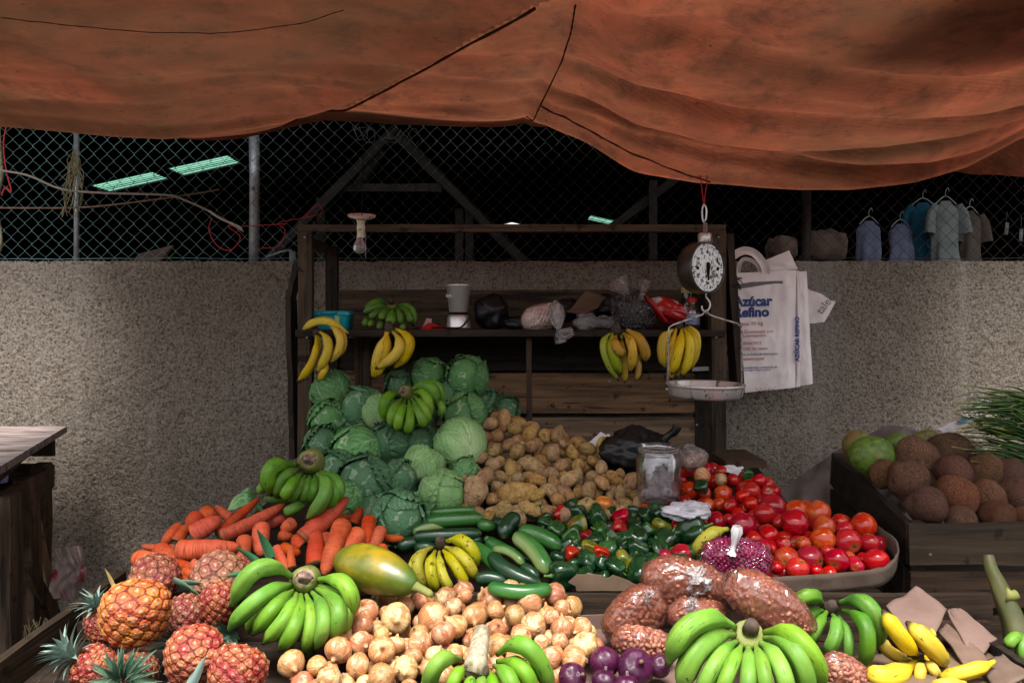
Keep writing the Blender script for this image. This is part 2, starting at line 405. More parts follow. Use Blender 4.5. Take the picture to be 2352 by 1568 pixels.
for px, r, y1, mt in ((583, .026, 255, M_galv), (175, .013, 250, M_galv), (1850, .024, 420, M_darkpost)):
    x = (px-CX)/F*(YF+.05); mb = MB()
    mb.tube([(x, YF+.05, ZW-.2), (x+.004, YF+.05, ZW+.4), (x, YF+.05, CZ+(HY-y1)/F*YF)], r, 14)
    mb.obj('post', mt, fe)
# twisted yellowish stake at the left end, twine, cords and cables caught on the fence
mb = MB(); mb.tube(spline([P(-14,600,3.93), P(0,560,3.9), P(-8,470,3.92), P(2,400,3.9), P(-4,310,3.92), P(2,270,3.9)], 5), .011, 8, shape=lambda a, t: 1+.3*math.sin(3*a+t*30))
tag(mb.obj('wooden_stake', pmat('lichened_stick', [(.3,(.12,.12,.05)),(.7,(.4,.4,.26))], 30, rough=.9, bump=.5)), 'pale greenish crooked stake tied upright against the left end of the fence', 'stake')
def cable(name, pts, Y, r, mt, label, cat):
    mb = MB(); mb.tube(spline([P(a, b, Y+(c[0] if c else 0)) for a, b, *c in pts], 7), r, 6)
    return tag(mb.obj(name, mt), label, cat)
M_cable = flat('grey_brown_cable', (.26,.21,.18), .6)
M_rust = pmat('rusty_wire', [(.3,(.08,.04,.02)),(.7,(.22,.13,.08))], 40, rough=.8)
cable('cable', [(-30,388),(60,402),(140,434),(230,443),(380,448),(425,460),(490,490),(560,532)], 3.86, .0055, M_cable, 'thick grey cable sagging along the fence from its left end', 'cable')
cable('rusty_wire', [(-30,477),(80,478),(200,476),(330,462),(430,448),(495,437),(503,434)], 3.87, .0045, M_rust, 'thin rusty brown wire stretched across the fence below the grey cable', 'wire')
cable('twine_cord', [(16,285),(8,330),(14,390),(26,440),(12,430),(4,450)], 3.88, .0035, M_redcord, 'red cord dangling on the fence at its far left end', 'cord')
cable('twine_cord', [(487,500),(480,530),(500,565),(530,574),(552,545),(525,520),(560,520),(655,514)], 3.87, .0028, M_redcord, 'red cord looped loosely left of the galvanised post', 'cord')
cable('twine_cord', [(690,505),(730,470),(738,490),(700,500),(640,512),(655,530),(640,565),(600,570)], 3.87, .0024, M_redcord, 'thin red cord tangled right of the galvanised post', 'cord')
cable('white_cord', [(480,484),(500,498),(520,508),(548,520),(556,528)], 3.84, .0055, flat('dirty_white_cord', (.5,.44,.42)), 'short dirty white cord end joined to the grey cable', 'cord')
mb = MB()
for k in range(34):
    x = 172+rnd.gauss(0,7); pts = [P(172+rnd.uniform(-4,4), 345+rnd.uniform(-8,14), 3.87)]
    l = rnd.uniform(60, 150); b = rnd.choice([-22, -18, 6, 12])
    for q in range(1, 6): pts.append(P(172+b*q/5+rnd.gauss(0,3)+(8*math.sin(q+k)), 350+l*q/5, 3.86+rnd.uniform(-.01,.01)))
    mb.tube(spline(pts, 3), .0016, 4)
tag(mb.obj('straw_twine', M_straw), 'frayed bundle of straw twine knotted to the thin fence post', 'twine')
mb = MB()
for k in range(9):
    x0_ = rnd.uniform(790,930); pts = [P(x0_+q*rnd.uniform(8,22), rnd.uniform(285,335), 3.93) for q in range(4)]
    mb.tube(spline(pts, 5), .0012, 4)
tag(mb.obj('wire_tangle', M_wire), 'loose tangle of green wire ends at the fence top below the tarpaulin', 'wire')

# ---------------------------------------------------------------- dark market hall beyond the fence
ha = thing('market_hall', 'large unlit market hall with a pitched roof beyond the fence', 'building', (0, 4.5, 0))
zr = lambda x: 7.31-.22*abs(x)
def roofcells(xs, ys, holes):
    mb = MB()
    for i in range(len(xs)-1):
        for j in range(len(ys)-1):
            if (i, j) in holes: continue
            a, b, c, d = xs[i], xs[i+1], ys[j], ys[j+1]
            q = [(a,c,zr(a)),(b,c,zr(b)),(b,d,zr(b)),(a,d,zr(a))]
            mb.add(q+[(x,y,z+.06) for x,y,z in q], [(0,3,2,1),(4,5,6,7),(0,1,5,4),(1,2,6,5),(2,3,7,6),(3,0,4,7)])
    return mb
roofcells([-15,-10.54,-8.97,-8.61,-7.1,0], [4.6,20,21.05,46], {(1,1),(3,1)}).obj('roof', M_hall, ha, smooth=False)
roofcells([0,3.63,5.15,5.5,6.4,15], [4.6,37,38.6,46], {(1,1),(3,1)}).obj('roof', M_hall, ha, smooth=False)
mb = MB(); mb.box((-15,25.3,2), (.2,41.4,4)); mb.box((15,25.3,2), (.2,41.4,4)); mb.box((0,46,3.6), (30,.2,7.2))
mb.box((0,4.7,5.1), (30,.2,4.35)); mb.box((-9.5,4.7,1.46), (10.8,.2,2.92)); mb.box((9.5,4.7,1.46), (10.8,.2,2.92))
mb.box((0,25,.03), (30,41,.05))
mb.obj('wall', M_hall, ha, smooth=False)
mb = MB(); mb.beam((-14,3.95,3.02), (14,3.95,3.02), 1.4, .05); mb.obj('blocker_eave', M_hall, ha, smooth=False)  # unseen eave added to keep direct sun out of the hall
def sky_mat():
    m, nt, b = mat0('translucent_green_roof_sheet'); nt.nodes.remove(b)
    v = nd(nt, 'ShaderNodeTexCoord').outputs['Object']
    wv = nd(nt, 'ShaderNodeTexWave', {'Vector': v, 'Scale': 1.75, 'Distortion': .5, 'Detail': 2.}, bands_direction='Y').outputs['Fac']
    col = ramp(nt, wv, [(.40, (.005,.03,.02)), (.62, (.095,.21,.155))])
    tl = nd(nt, 'ShaderNodeBsdfTranslucent', {'Color': col}).outputs[0]
    nt.links.new(tl, nt.nodes['Material Output'].inputs['Surface']); return m
M_sky = sky_mat()
for a, b, c, d in ((-10.52,-8.99,20.02,21.03),(-8.59,-7.12,20.02,21.03),(3.65,5.13,37.02,38.58),(5.52,6.38,37.02,38.58)):
    mb = MB(); mb.grid(lambda u, v: (a+(b-a)*u, c+(d-c)*v, zr(a+(b-a)*u)+.03+.018*math.sin(v*44)*.3), 8, 60)
    mb.obj('skylight', M_sky, ha)

# timber frame of the next stall, just beyond the fence
tr = thing('timber_frame', 'dark A-shaped timber frame of a stall beyond the fence', 'frame', P(900,600,4.9))
def bm_(a, b, Y, wd, mt='x0', nm='beam'):
    mb = MB(); mb.beam(P(a[0],a[1],Y), P(b[0],b[1],Y), .05, wd, up=(0,1,0), nseg=6, jit=.003); return mb.obj(nm, W[mt], tr, smooth=False)
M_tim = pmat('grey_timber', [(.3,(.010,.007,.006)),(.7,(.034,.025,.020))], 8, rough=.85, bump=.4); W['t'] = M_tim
bm_((910,295),(610,602),4.9,.06,'t','rafter'); bm_((895,295),(1205,602),4.94,.06,'t','rafter')
bm_((770,432),(1015,432),4.98,.045,'t','collar_beam'); bm_((880,345),(810,440),5.02,.05,'t','brace')
for px, y0, y1 in ((737,455,640),(1055,480,640),(1078,480,640),(1500,415,640)):
    bm_((px,y0),(px,y1),5.05,.035,'t','post')
bm_((1560,405),(1400,525),5.1,.05,'t','brace')

# things behind the fence
M_card = pmat('brown_cardboard', [(.3,(.075,.046,.03)),(.7,(.145,.094,.064))], 9, rough=.85, bump=.3, bscale=40, var=(.01,.1,.12), spots=[((.10,.06,.04), 11, .62, .1)])
M_card2 = pmat('pinkish_cardboard', [(.3,(.11,.064,.052)),(.7,(.19,.12,.098))], 7, rough=.85, bump=.25, bscale=30, spots=[((.16,.09,.07), 13, .64, .08)])
mb = MB(); mb.box(P(345,592,4.25), (.2,.18,.012), Matrix.Rotation(.55,3,'X') @ Matrix.Rotation(-.25,3,'Y'))
tag(mb.obj('cardboard_piece', M_card, smooth=False), 'tan cardboard piece tilted behind the left half of the fence', 'cardboard')
mb = MB(); mb.tube([P(612,590,4.2),P(650,577,4.2),P(668,574,4.2),P(678,600,4.2)], .006, 6); mb.box(P(672,592,4.22),(.03,.02,.07))
tag(mb.obj('bent_strip', flat('pale_metal',(.4,.4,.42),.4)), 'bent pale strip lying beyond the fence beside the galvanised post', 'strip')
M_sackb = pmat('brown_sacking', [(.3,(.11,.072,.056)),(.7,(.26,.18,.145))], 12, rough=.95, bump=.6, bscale=30)
for px, py, wx, wz, lb in ((1893,567,95,75,'large tan sack slumped behind the fence left of the blue shirts'),(1795,572,62,55,'small dark tan sack behind the fence above the white tote bag')):
    c = P(px, py, 4.6); a = wx/2/F*4.6; h = wz/2/F*4.6; mb = MB()
    mb.blob(lambda th, ph: (Vector((c.x+a*math.copysign(abs(math.sin(ph)*math.cos(th))**.6, math.cos(th)), c.y+.12*math.sin(ph)*math.sin(th), c.z+h*math.copysign(abs(math.cos(ph))**.6, math.cos(ph))))+Vector((.015*nz((th*2,ph*3,px)),0,.02*nz((th,ph*2,px),1,2))), 0, 0), 32, 20)
    tag(mb.obj('sack', M_sackb), lb, 'sack')
def shirt(px, py0, py1, wpx, Y, mt, label, sleeve=True, hook=True):
    x = (px-CX)/F*Y; z1 = CZ-(py0-HY)/F*Y; z0 = CZ-(py1-HY)/F*Y; hw = wpx/2/F*Y
    root = thing('hanging_shirt', label, 'shirt', (x, Y, z0)); mb = MB()
    def f(u, v):
        th = 2*math.pi*u; z = z1+(z0-z1)*v; k = (.35+.65*ss(0,.14,v))*(.92+.08*v)
        fold = 1+.2*math.sin(5*th+v*3+px)*v+.12*nz((v*3,th,px))
        return Vector((x+hw*k*fold*math.cos(th)+.01*nz((v*3,px,0)), Y+.045*k*fold*math.sin(th), z+.01*math.sin(3*th+px)*v))
    mb.grid(f, 36, 18)
    if sleeve:
        for s_ in (-1, 1):
            mb.tube([(x+s_*hw*.7, Y, z1-.03), (x+s_*hw*1.05, Y, z1-.08), (x+s_*hw*1.25, Y-.01, z1-.2)], [.045,.055,.06], 12, squash=.5, caps=False)
    mb.obj('cloth', mt, root)
    if hook:
        mb = MB(); mb.tube(spline([(x-hw*.8,Y,z1-.02),(x,Y,z1+.03),(x+hw*.8,Y,z1-.02)],5), .004, 6); mb.tube(spline([(x,Y,z1+.03),(x,Y,z1+.06),(x+.015,Y,z1+.08),(x+.02,Y,z1+.06)],4), .002, 6)
        mb.obj('hanger', M_galv, root)
M_sh1 = pmat('pale_blue_cloth', [(.3,(.15,.165,.27)),(.7,(.24,.26,.38))], 14, rough=.95, bump=.5)
M_sh2 = pmat('greyish_white_cloth', [(.3,(.20,.23,.225)),(.7,(.33,.36,.34))], 14, rough=.95, bump=.5)
M_sh3 = pmat('teal_blue_cloth', [(.3,(.005,.09,.17)),(.7,(.012,.16,.26))], 14, rough=.95, bump=.5)
M_sh4 = pmat('taupe_cloth', [(.3,(.12,.09,.077)),(.7,(.19,.145,.12))], 14, rough=.95, bump=.5)
shirt(1996,508,640,56,4.9,M_sh1,'pale blue shirt hanging behind the fence, the one nearer the large sack',False)
shirt(2068,515,640,56,4.95,M_sh1,'pale blue shirt hanging behind the fence, the one nearer the white tee',False)
shirt(2172,462,640,62,4.85,M_sh2,'greyish white tee shirt hanging in front of the teal blue one')
shirt(2228,485,640,48,5.1,M_sh4,'taupe brown tee shirt hanging rightmost behind the fence')
shirt(2120,466,640,70,5.0,M_sh3,'teal blue tee shirt hanging half behind the white one')
for px, py, lb in ((2312,525,'small white paper tag hanging beyond the fence at its right end'),(2345,540,'white price tag at the very right edge beyond the fence')):
    mb = MB(); mb.box(P(px,py,5.0), (.022,.004,.075), Matrix.Rotation(.1,3,'Y')); mb.tube([P(px,py-12,5.0),P(px+1,py-40,5.0)],.0012,4)
    tag(mb.obj('paper_tag', flat('white_card',(.3,.3,.3))), lb, 'tag')

# ---------------------------------------------------------------- tarpaulin overhead
_ex = [-400,-200,0,120,250,380,500,640,760,900,1050,1150,1205,1260,1320,1450,1600,1750,1840,1950,2100,2220,2352,2500,2800]
_ey = [262,276,289,300,312,319,306,285,286,296,306,311,315,330,351,395,428,441,443,438,414,380,318,270,225]
_lx = [400,640,790,905,1060,1255,1400]; _ly = [340,290,250,192,105,0,-80]        # edge of the left cloth over the middle one
_s2 = [(1330,-60),(1325,0),(1312,70),(1290,140),(1240,240),(1218,290),(1205,314)]
_fx = [-2,-1,-.5,0,.4,.8,1.3,2.4]
def tarp_z(x, Y):
    d = 3.0-Y
    zb = CZ+(HY-float(np.interp(x/3.0*F+CX, _ex, _ey)))/F*3.0
    right = ss(.05, .5, x)
    z = zb
    if d >= 0:
        z += .055*(1-math.exp(-d/.10))+(.07+.10*right)*d
        for i, (dd, am, wd) in enumerate(((.07,.016,.022),(.16,.022,.03),(.27,.020,.03),(.43,.026,.045),(.75,.02,.06))):
            c = dd+.04*math.sin(x*1.7+i*2.1)+.05*nz((x*1.1, i*3.3, 0))*(1+i*.4)-.06*right*(x-1)
            z += 3.0*am*math.exp(-((d-c)/wd)**2)*(.25+.75*right)*(.6+.6*nz((x*1.4, i*5., 2)))
    else:
        z += min(.6, -d)*(.25+.35*right)
    # projected position, to lay the cloth's overlaps and seams where the cloths were sewn
    px, py = CX+x/max(Y,.3)*F, HY-(z-CZ)/max(Y,.3)*F
    if 380 < px < 1500 and py < 420:
        s_ = py-float(np.interp(px, _lx, _ly)); z += .06*ss(-2, 16, s_)*ss(420, 760, px)*(1-ss(1320,1480,px))
    sx = float(np.interp(py, [q[1] for q in _s2], [q[0] for q in _s2]))
    z += .035*math.exp(-abs(px-sx)/45)*ss(-300, 0, py)
    z += .03*nz((x*.9, Y*1.3, 0), 1.)+.012*nz((x*2.1, Y*4.5, 3), 1.)
    return z
xs = np.arange(-2.05, 2.06, .025)
ys = np.concatenate([np.arange(3.76, 3.05, -.06), np.arange(3.05, 2.2, -.0125), np.arange(2.2, 1.45, -.03)])
mb = MB(); nx, ny = len(xs)-1, len(ys)-1
mb.grid(lambda u, v: (xs[round(u*nx)], ys[round(v*ny)], tarp_z(xs[round(u*nx)], ys[round(v*ny)])), nx, ny)
for k, f_ in enumerate(mb.f):                      # the left cloth is an older, browner piece
    c_ = sum((mb.v[i] for i in f_), Vector())/len(f_); px_, py_ = CX+c_.x/c_.y*F, HY-(c_.z-CZ)/c_.y*F
    if px_ < 1330 and py_ < float(np.interp(px_, _lx, _ly))+(0 if px_ > 640 else 60): mb.m[k] = 1
ta = mb.obj('tarpaulin', [M_tarp, M_tarp2], loc=(0, 2, 2.4))
tag(ta, 'large stained orange brown tarpaulin sagging overhead, sewn from several cloths', 'tarpaulin')
def on_tarp(px, py):
    best = None
    for k in range(260):
        Y = 3.02-k*.009; z = tarp_z((px-CX)/F*Y, Y); e = HY-(z-CZ)/Y*F
        if e <= py: return Vector(((px-CX)/F*Y, Y-.0, z-.008))
    return None
def seam(pts, r, nm='seam'):
    q = []
    for i in range(len(pts)-1):
        for k in range(9):
            t = k/9; v = on_tarp(pts[i][0]*(1-t)+pts[i+1][0]*t, pts[i][1]*(1-t)+pts[i+1][1]*t)
            if v is not None and (not q or (v-q[-1]).length > .004): q.append(v+Vector((0,0,-.002+.002*nz(v, 30))))
    q2 = [q[0]]+[(q[i-1]+q[i]*2+q[i+1])/4 for i in range(1, len(q)-1)]+[q[-1]]
    mb = MB(); mb.tube(q2, r, 6, shape=lambda a, t: 1+.25*math.sin(a*2+t*160)); mb.obj(nm, M_seam, ta)
seam([(652,290),(790,252),(905,194),(1060,107),(1250,4)], .0045)
seam([(1322,4),(1311,70),(1289,140),(1241,238),(1220,285),(1207,306)], .0026)
seam([(1243,242),(1340,288),(1440,343),(1560,392),(1640,418)], .0032)
seam([(3,34),(160,52),(350,69),(480,71),(560,66),(700,46),(800,12)], .0013)
# second cloth behind, at the right end
mb = MB()
mb.grid(lambda u, v: (1.55+1.2*u, 3.62-.5*v*.6, CZ+(HY-float(np.interp(CX+(1.55+1.2*u)/3.6*F, [1950,2150,2240,2352,2600], [330,380,398,402,392])))/F*3.6+.5*v+.02*nz((u*4,v*2,1))), 40, 20)
tag(mb.obj('tarpaulin', M_tarp), 'dark second strip of tarpaulin hanging behind the big one at the right', 'tarpaulin')

# unseen building added across the lane, behind the camera: it closes the low sky in front of the stall
op = thing('blocker_building', 'unseen building added across the market lane to close the low sky', 'building', (0, -3.4, 0))
mb = MB(); mb.box((0,-3.6,1.15), (11,.3,2.3)); mb.obj('wall', flat('grey_plaster', (.26,.235,.21), .9), op, smooth=False)
mb = MB(); mb.box((0,-3.43,1.0), (1.6,.06,2.0)); mb.obj('door', W['z1'], op, smooth=False)
mb = MB(); mb.beam((-5.7,-3.5,2.35), (5.7,-3.5,2.35), .9, .06); mb.obj('blocker_eave', W['x1'], op, smooth=False)

mb = MB(); mb.grid(lambda u, v: (1.12-.26*v+1.4*u, 1.35+.68*v, 2.66+.05*u+.012*math.sin(u*90)), 90, 4)  # unseen sheet added to cast a soft shadow on the tarp's right corner
o = mb.obj('shade_sheet', flat('shade_sheet_brown', (.12,.07,.05), .7)); tag(o, 'unseen corrugated sheet added above the tarpaulin to shade its right corner', 'shade sheet')
# ---------------------------------------------------------------- shelf rack against the wall
rk = thing('shelf_rack', 'dark wooden shelf rack standing against the wall behind the produce', 'shelf', (0, 3.55, 0))
YS, YB = 3.35, 3.80
xf = lambda px, Y: (px-CX)/F*Y
zf = lambda py, Y: CZ-(py-HY)/F*Y
def board(nm, x0, x1, y0, y1, z0, z1, mt, nseg=8, jit=.002, ax='x', root=None):
    mb = MB()
    if ax == 'x': mb.beam((x0,(y0+y1)/2,(z0+z1)/2), (x1,(y0+y1)/2,(z0+z1)/2), y1-y0, z1-z0, nseg=nseg, jit=jit)
    elif ax == 'z': mb.beam(((x0+x1)/2,(y0+y1)/2,z0), ((x0+x1)/2,(y0+y1)/2,z1), y1-y0, x1-x0, up=(1,0,0), nseg=nseg, jit=jit)
    else: mb.beam(((x0+x1)/2,y0,(z0+z1)/2), ((x0+x1)/2,y1,(z0+z1)/2), x1-x0, z1-z0, nseg=nseg, jit=jit)
    return mb.obj(nm, mt, rk if root is None else root, smooth=False)
zt = zf(532, YS)
board('post', xf(684,YS), xf(715,YS), YS, YS+.05, 0, zt, W['z1'], ax='z')
board('post', xf(1634,YS), xf(1668,YS), YS, YS+.05, 0, zt, W['z1'], ax='z')
board('post', -.875, -.82, YB-.03, YB+.015, 0, zt-.02, W['z3'], ax='z')
board('post', .86, .93, YB-.03, YB+.015, 0, zt-.02, W['z3'], ax='z')
board('rail', xf(683,YS), xf(1668,YS), YS+.002, YS+.048, zt+.001, zt+.03, W['x1'])
board('rail', -.9, -.86, YS+.06, YB-.04, zt-.05, zt-.01, W['y0'], ax='y'); board('rail', .87, .91, YS+.06, YB-.04, zt-.05, zt-.01, W['y0'], ax='y')
zs = zf(757, YS)
board('shelf', xf(681,YS), xf(1664,YS), YS-.02, YB-.04, zs-.028, zs, W['x0'])
board('back_board', -.82, .86, YB-.02, YB+.012, zf(757,YB)-.01, zf(666,YB), W['x1'])
board('back_board', -.83, .95, YB-.015, YB+.012, zf(850,YB), zf(776,YB), W['x3'])  # dark wood, its tone also standing in for the shade under the shelf
board('back_board', -.83, .95, YB-.02, YB+.012, zf(947,YB), zf(857,YB), W['x2'])
board('back_board', -.83, .95, YB-.02, YB+.012, zf(1052,YB), zf(958,YB), W['x2'])
board('back_board', -.83, .95, YB-.02, YB+.012, zf(1180,YB), zf(1064,YB), W['x0'])
board('upright', xf(1209,3.42), xf(1221,3.42), 3.40, 3.44, .9, zs-.03, W['z1'], ax='z')
board('upright', xf(815,3.7), xf(832,3.7), 3.69, 3.73, .9, zs-.03, W['z1'], ax='z'); board('upright', xf(834,3.7), xf(851,3.7), 3.68, 3.72, .9, zs-.03, W['z1'], ax='z')
board('cross_block', xf(684,YS)+.004, xf(714,YS)-.002, YS-.012, YS-.001, zs-.15, zs-.035, W['x1'])
# leaning side planks
for a, b, lb in (((688,602),(666,690),''),((668,690),(678,1050),'')):
    mb = MB(); mb.beam(P(a[0],a[1],3.45), P(b[0],b[1],3.45), .1, .022, up=(1,0,0), nseg=6, jit=.003); mb.obj('side_plank', W['z0'], rk, smooth=False)
mb = MB(); mb.beam(P(1668,540,3.42), P(1694,905,3.42), .12, .03, up=(1,0,0), nseg=6, jit=.003); mb.obj('side_plank', W['z0'], rk, smooth=False)
mb = MB(); mb.box(P(1690,1052,3.3), (.16,.3,.025)); mb.obj('foot_block', W['x1'], rk, smooth=False)
mb = MB()
for px, py in ((700,545),(1650,545),(705,775),(1645,775),(1400,875),(1600,975)):
    mb.lathe([(.004,0),(.004,.004),(0,.005)], 8, P(px,py,YS-.024 if py>770 and px<1660 and px!=1400 and px!=1600 else YS-.001), axis=Matrix.Rotation(R(90),3,'X'))
mb.obj('nail', M_galv, rk)

# ---------------------------------------------------------------- produce display: sloped bench in two tiers
tb = thing('produce_bench', 'dark wooden produce bench with raised edge boards under all the heaps', 'bench', (0, 2.3, 0))
prof = [(1.38,.77),(2.03,.80),(2.07,.80),(2.075,.855),(2.4,.86),(2.8,.90),(3.34,1.0)]
mb = MB()
bxl = lambda y: float(np.interp(y, [2.1,2.6,3.34], [-1.1,-.98,-.84]))
mb.grid(lambda u, v: (bxl(prof[round(v*6)][0])*(1-u)+1.02*u, *prof[round(v*6)]), 6, 6)
mb.grid(lambda u, v: (bxl(prof[round(v*6)][0])*(1-u)+1.02*u, prof[round(v*6)][0], prof[round(v*6)][1]-.03), 6, 6)
mb.obj('top', W['x3'], tb, smooth=False)
def tboard(nm, p, q, w, h, mt):
    mb = MB(); mb.beam(p, q, w, h, nseg=8, jit=.0025); return mb.obj(nm, mt, tb, smooth=False)
tboard('edge_board', (-1.115,1.2,.80), (-1.115,2.3,.845), .025, .09, W['y6'])
tboard('edge_board', (1.03,1.2,.79), (1.03,2.06,.80), .025, .09, W['y6'])
tboard('divider_board', (-1.09,2.052,.872), (1.22,2.052,.872), .03, .07, W['x6'])
tboard('divider_board', (-1.09,2.025,.825), (1.2,2.025,.825), .022, .045, W['x6'])
tboard('front_board', (-1.1,1.375,.76), (1.1,1.375,.76), .025, .09, W['x6'])
for x, y in ((-1.05,1.45),(1.0,1.45),(-.80,3.2),(1.0,3.2)):
    mb = MB(); mb.beam((x,y,0), (x,y,.78 if y < 2 else .96), .06, .06, up=(1,0,0)); mb.obj('leg', W['z4'], tb, smooth=False)
tboard('brace', P(2040,1300,2.55), P(2120,1390,2.3), .03, .05, W['x6'])

# ---------------------------------------------------------------- left stand
ls = thing('wooden_stand', 'rough empty wooden stand with a tray and legs at the left edge', 'stand', (-2.2, 3.1, 0))
def lboard(nm, p, q, w, h, mt, **k):
    mb = MB(); mb.beam(p, q, w, h, nseg=8, jit=.003, **k); return mb.obj(nm, mt, ls, smooth=False)
M_top = pmat('worn_grey_tabletop', [(.3,(.10,.075,.07)),(.55,(.24,.19,.18)),(.75,(.38,.32,.30))], 5, (1,5,5), rough=.7, bump=.4, spots=[((.05,.035,.03),3,.55,.1)])
A, B = Vector((-2.06,3.72,1.12)), Vector((-1.70,2.66,1.12)); o2 = Vector((-1.3,-.02,0))
mb = MB()
q = [A, B, B+o2, A+o2]; mb.add(q+[v-Vector((0,0,.028)) for v in q], [(0,3,2,1),(4,5,6,7),(0,1,5,4),(1,2,6,5),(2,3,7,6),(3,0,4,7)])
mb.obj('tabletop', M_top, ls, smooth=False)
lboard('apron', A+Vector((-.06,-.16,-.058)), B+Vector((-.08,.06,-.058)), .03, .055, W['y6'])
lboard('apron', A+Vector((-.05,-.02,-.085)), A+o2+Vector((0,0,-.085)), .03, .1, W['x6'])
A2, B2 = Vector((-2.02,3.52,.975)), Vector((-1.74,2.55,.975))
lboard('tray_edge', A2+Vector((0,0,-.045)), B2+Vector((0,0,-.045)), .035, .10, W['y1'])
lboard('tray_edge', A2+Vector((-.03,0,-.045)), A2+o2+Vector((0,0,-.045)), .03, .10, W['x6'])
mb = MB(); mb.grid(lambda u, v: A2.lerp(B2, u)+o2*v+Vector((-.02,0,-.06)), 4, 4); mb.obj('tray_bottom', W['x6'], ls, smooth=False)
lboard('rail', A2+Vector((-.02,-.05,-.2)), B2+Vector((-.02,0,-.2)), .03, .06, W['y6'])
for px, Y, a in ((95,3.42,0),(60,3.1,.05),(20,2.8,0)):
    x = xf(px, Y); lboard('leg', (x+a,Y,0), (x,Y,1.0), .07, .055, W['z4'], up=(1,0,0))
lboard('brace', P(60,1300,3.0), P(155,1475,3.3), .05, .03, W['z4'], up=(1,0,0))
lboard('brace', P(80,1200,3.3), P(120,1400,3.3), .05, .03, W['z2'], up=(1,0,0))
mb = MB()
mb.lathe([(.0,0),(.016,0),(.018,.01),(.018,.05),(.014,.06),(.008,.066),(.008,.08),(.0,.081)], 14, P(6,1108,3.0))
tag(mb.obj('small_bottle', flat('purple_labelled_bottle',(.25,.2,.42),.3)), 'tiny purple and white bottle lying in the tray of the left stand', 'bottle')
# crumpled printed bag hanging under the stand
mb = MB()
def crump(u, v):
    px = 118+70*u+10*math.sin(v*5); py = 1255+110*v+25*u*v
    k = math.sin(math.pi*min(1,max(0,u)))
    q = P(px+8*nz((u*3,v*3,1)), py+8*nz((u*3,v*3,5)), 3.25-.05*k+.04*nz((u*5,v*5,9)))
    return q
mb.grid(crump, 16, 16)
M_pbag = pmat('grubby_printed_plastic', [(.3,(.20,.14,.13)),(.7,(.36,.28,.26))], 10, rough=.4, bump=.5, bscale=30, spots=[((.28,.03,.05),7,.56,.04)])
tag(mb.obj('crumpled_bag', M_pbag), 'crumpled grubby plastic bag with red print hanging under the left stand', 'bag')
mb = MB()
for k in range(40):
    x = rnd.uniform(5,110); mb.tube(spline([P(x,1425+rnd.uniform(-10,10),3.0),P(x+rnd.uniform(-15,15),1460,2.98),P(x+rnd.uniform(-25,25),1500,2.97)],3), .0018, 4)
tag(mb.obj('straw_heap', M_straw), 'heap of dry straw on the ground under the left stand', 'straw', kind='stuff')

# ---------------------------------------------------------------- crate of coconuts at the right
cr = thing('wooden_crate', 'weathered dark slatted wooden crate holding coconuts at the right', 'crate', (1.85, 2.75, .5))
def cboard(nm, p, q, w, h, mt, **k):
    mb = MB(); mb.beam(p, q, w, h, nseg=10, jit=.003, **k); return mb.obj(nm, mt, cr, smooth=False)
Yc, Yd = 2.35, 3.12; xl = xf(2092, Yc)
z1c = zf(1200, Yc); 
cboard('slat', (xl-.01,Yc,z1c-.062), (xl+1.0,Yc,z1c-.055), .022, .118, W['x6'])
cboard('slat', (xl-.005,Yc,zf(1352,Yc)), (xl+1.0,Yc,zf(1352,Yc)), .022, .105, W['x6'])
cboard('slat', (xl-.005,Yc,zf(1352,Yc)-.13), (xl+1.0,Yc,zf(1352,Yc)-.13), .022, .105, W['x6'])
xb = xf(1914, Yd)
for k, (dz, hh) in enumerate(((-.062,.12),(-.195,.115),(-.32,.11))):
    cboard('side_slat', (xl+.005,Yc+.03,z1c+dz), (xb,Yd,zf(1040,Yd)+dz), .022, hh, W['y3'])
cboard('slat', (xb,Yd,zf(1040,Yd)-.06), (xb+1.1,Yd,zf(1040,Yd)-.06), .022, .12, W['x6'])
cboard('corner_post', (xl+.03,Yc+.035,z1c-.4), (xl+.03,Yc+.035,z1c-.005), .045, .045, W['z3'], up=(1,0,0))
mb = MB(); mb.grid(lambda u, v: (xl+1.0*u, Yc+(Yd-Yc)*v, z1c-.26), 3, 3); mb.obj('bottom', W['x3'], cr, smooth=False)
mb = MB(); 
for k in range(3): mb.box((xl+.05+.4*k,Yc-.012,z1c-.06+(.03 if k%2 else -.03)),(.008,.004,.008))
mb.obj('nail', M_rust, cr)
st = thing('low_stand', 'dark wooden stand carrying the coconut crate', 'stand', (1.85, 2.75, 0))
mb = MB(); mb.box((1.9,2.75,.545), (1.3,.85,.03)); mb.obj('top', W['x3'], st, smooth=False)
for x in (1.3, 2.5):
    for y in (2.4, 3.1):
        mb = MB(); mb.box((x,y,.265), (.06,.06,.53)); mb.obj('leg', W['z3'], st, smooth=False)
# sacking draped behind / left of the crate
M_drape = pmat('dirty_woven_sack', [(.3,(.085,.062,.053)),(.7,(.19,.15,.135))], 5, rough=.95, bump=.5, bscale=60, spots=[((.08,.055,.05),6,.58,.15)])
mb = MB()
_dx = [1790,1850,1920,1990,2030,2080,2140,2180]; _dy = [1135,1085,1035,1000,975,980,1000,1010]
def drape(u, v):
    px = 1780+400*u; top = float(np.interp(px, _dx, _dy)); Y = 3.34-.10*v+.05*abs(math.sin(u*13+v*3))+.07*abs(nz((u*7,v*4,2)))+.02*nz((u*21,v*13,5))
    return P(px+12*nz((u*4,v*4,7))-30*v*(1-u), top+v*300*(1-.35*u), Y)
mb.grid(drape, 44, 20)
tag(mb.obj('sacking', M_drape), 'dirty greyish woven sacking draped behind the coconut crate', 'sack')
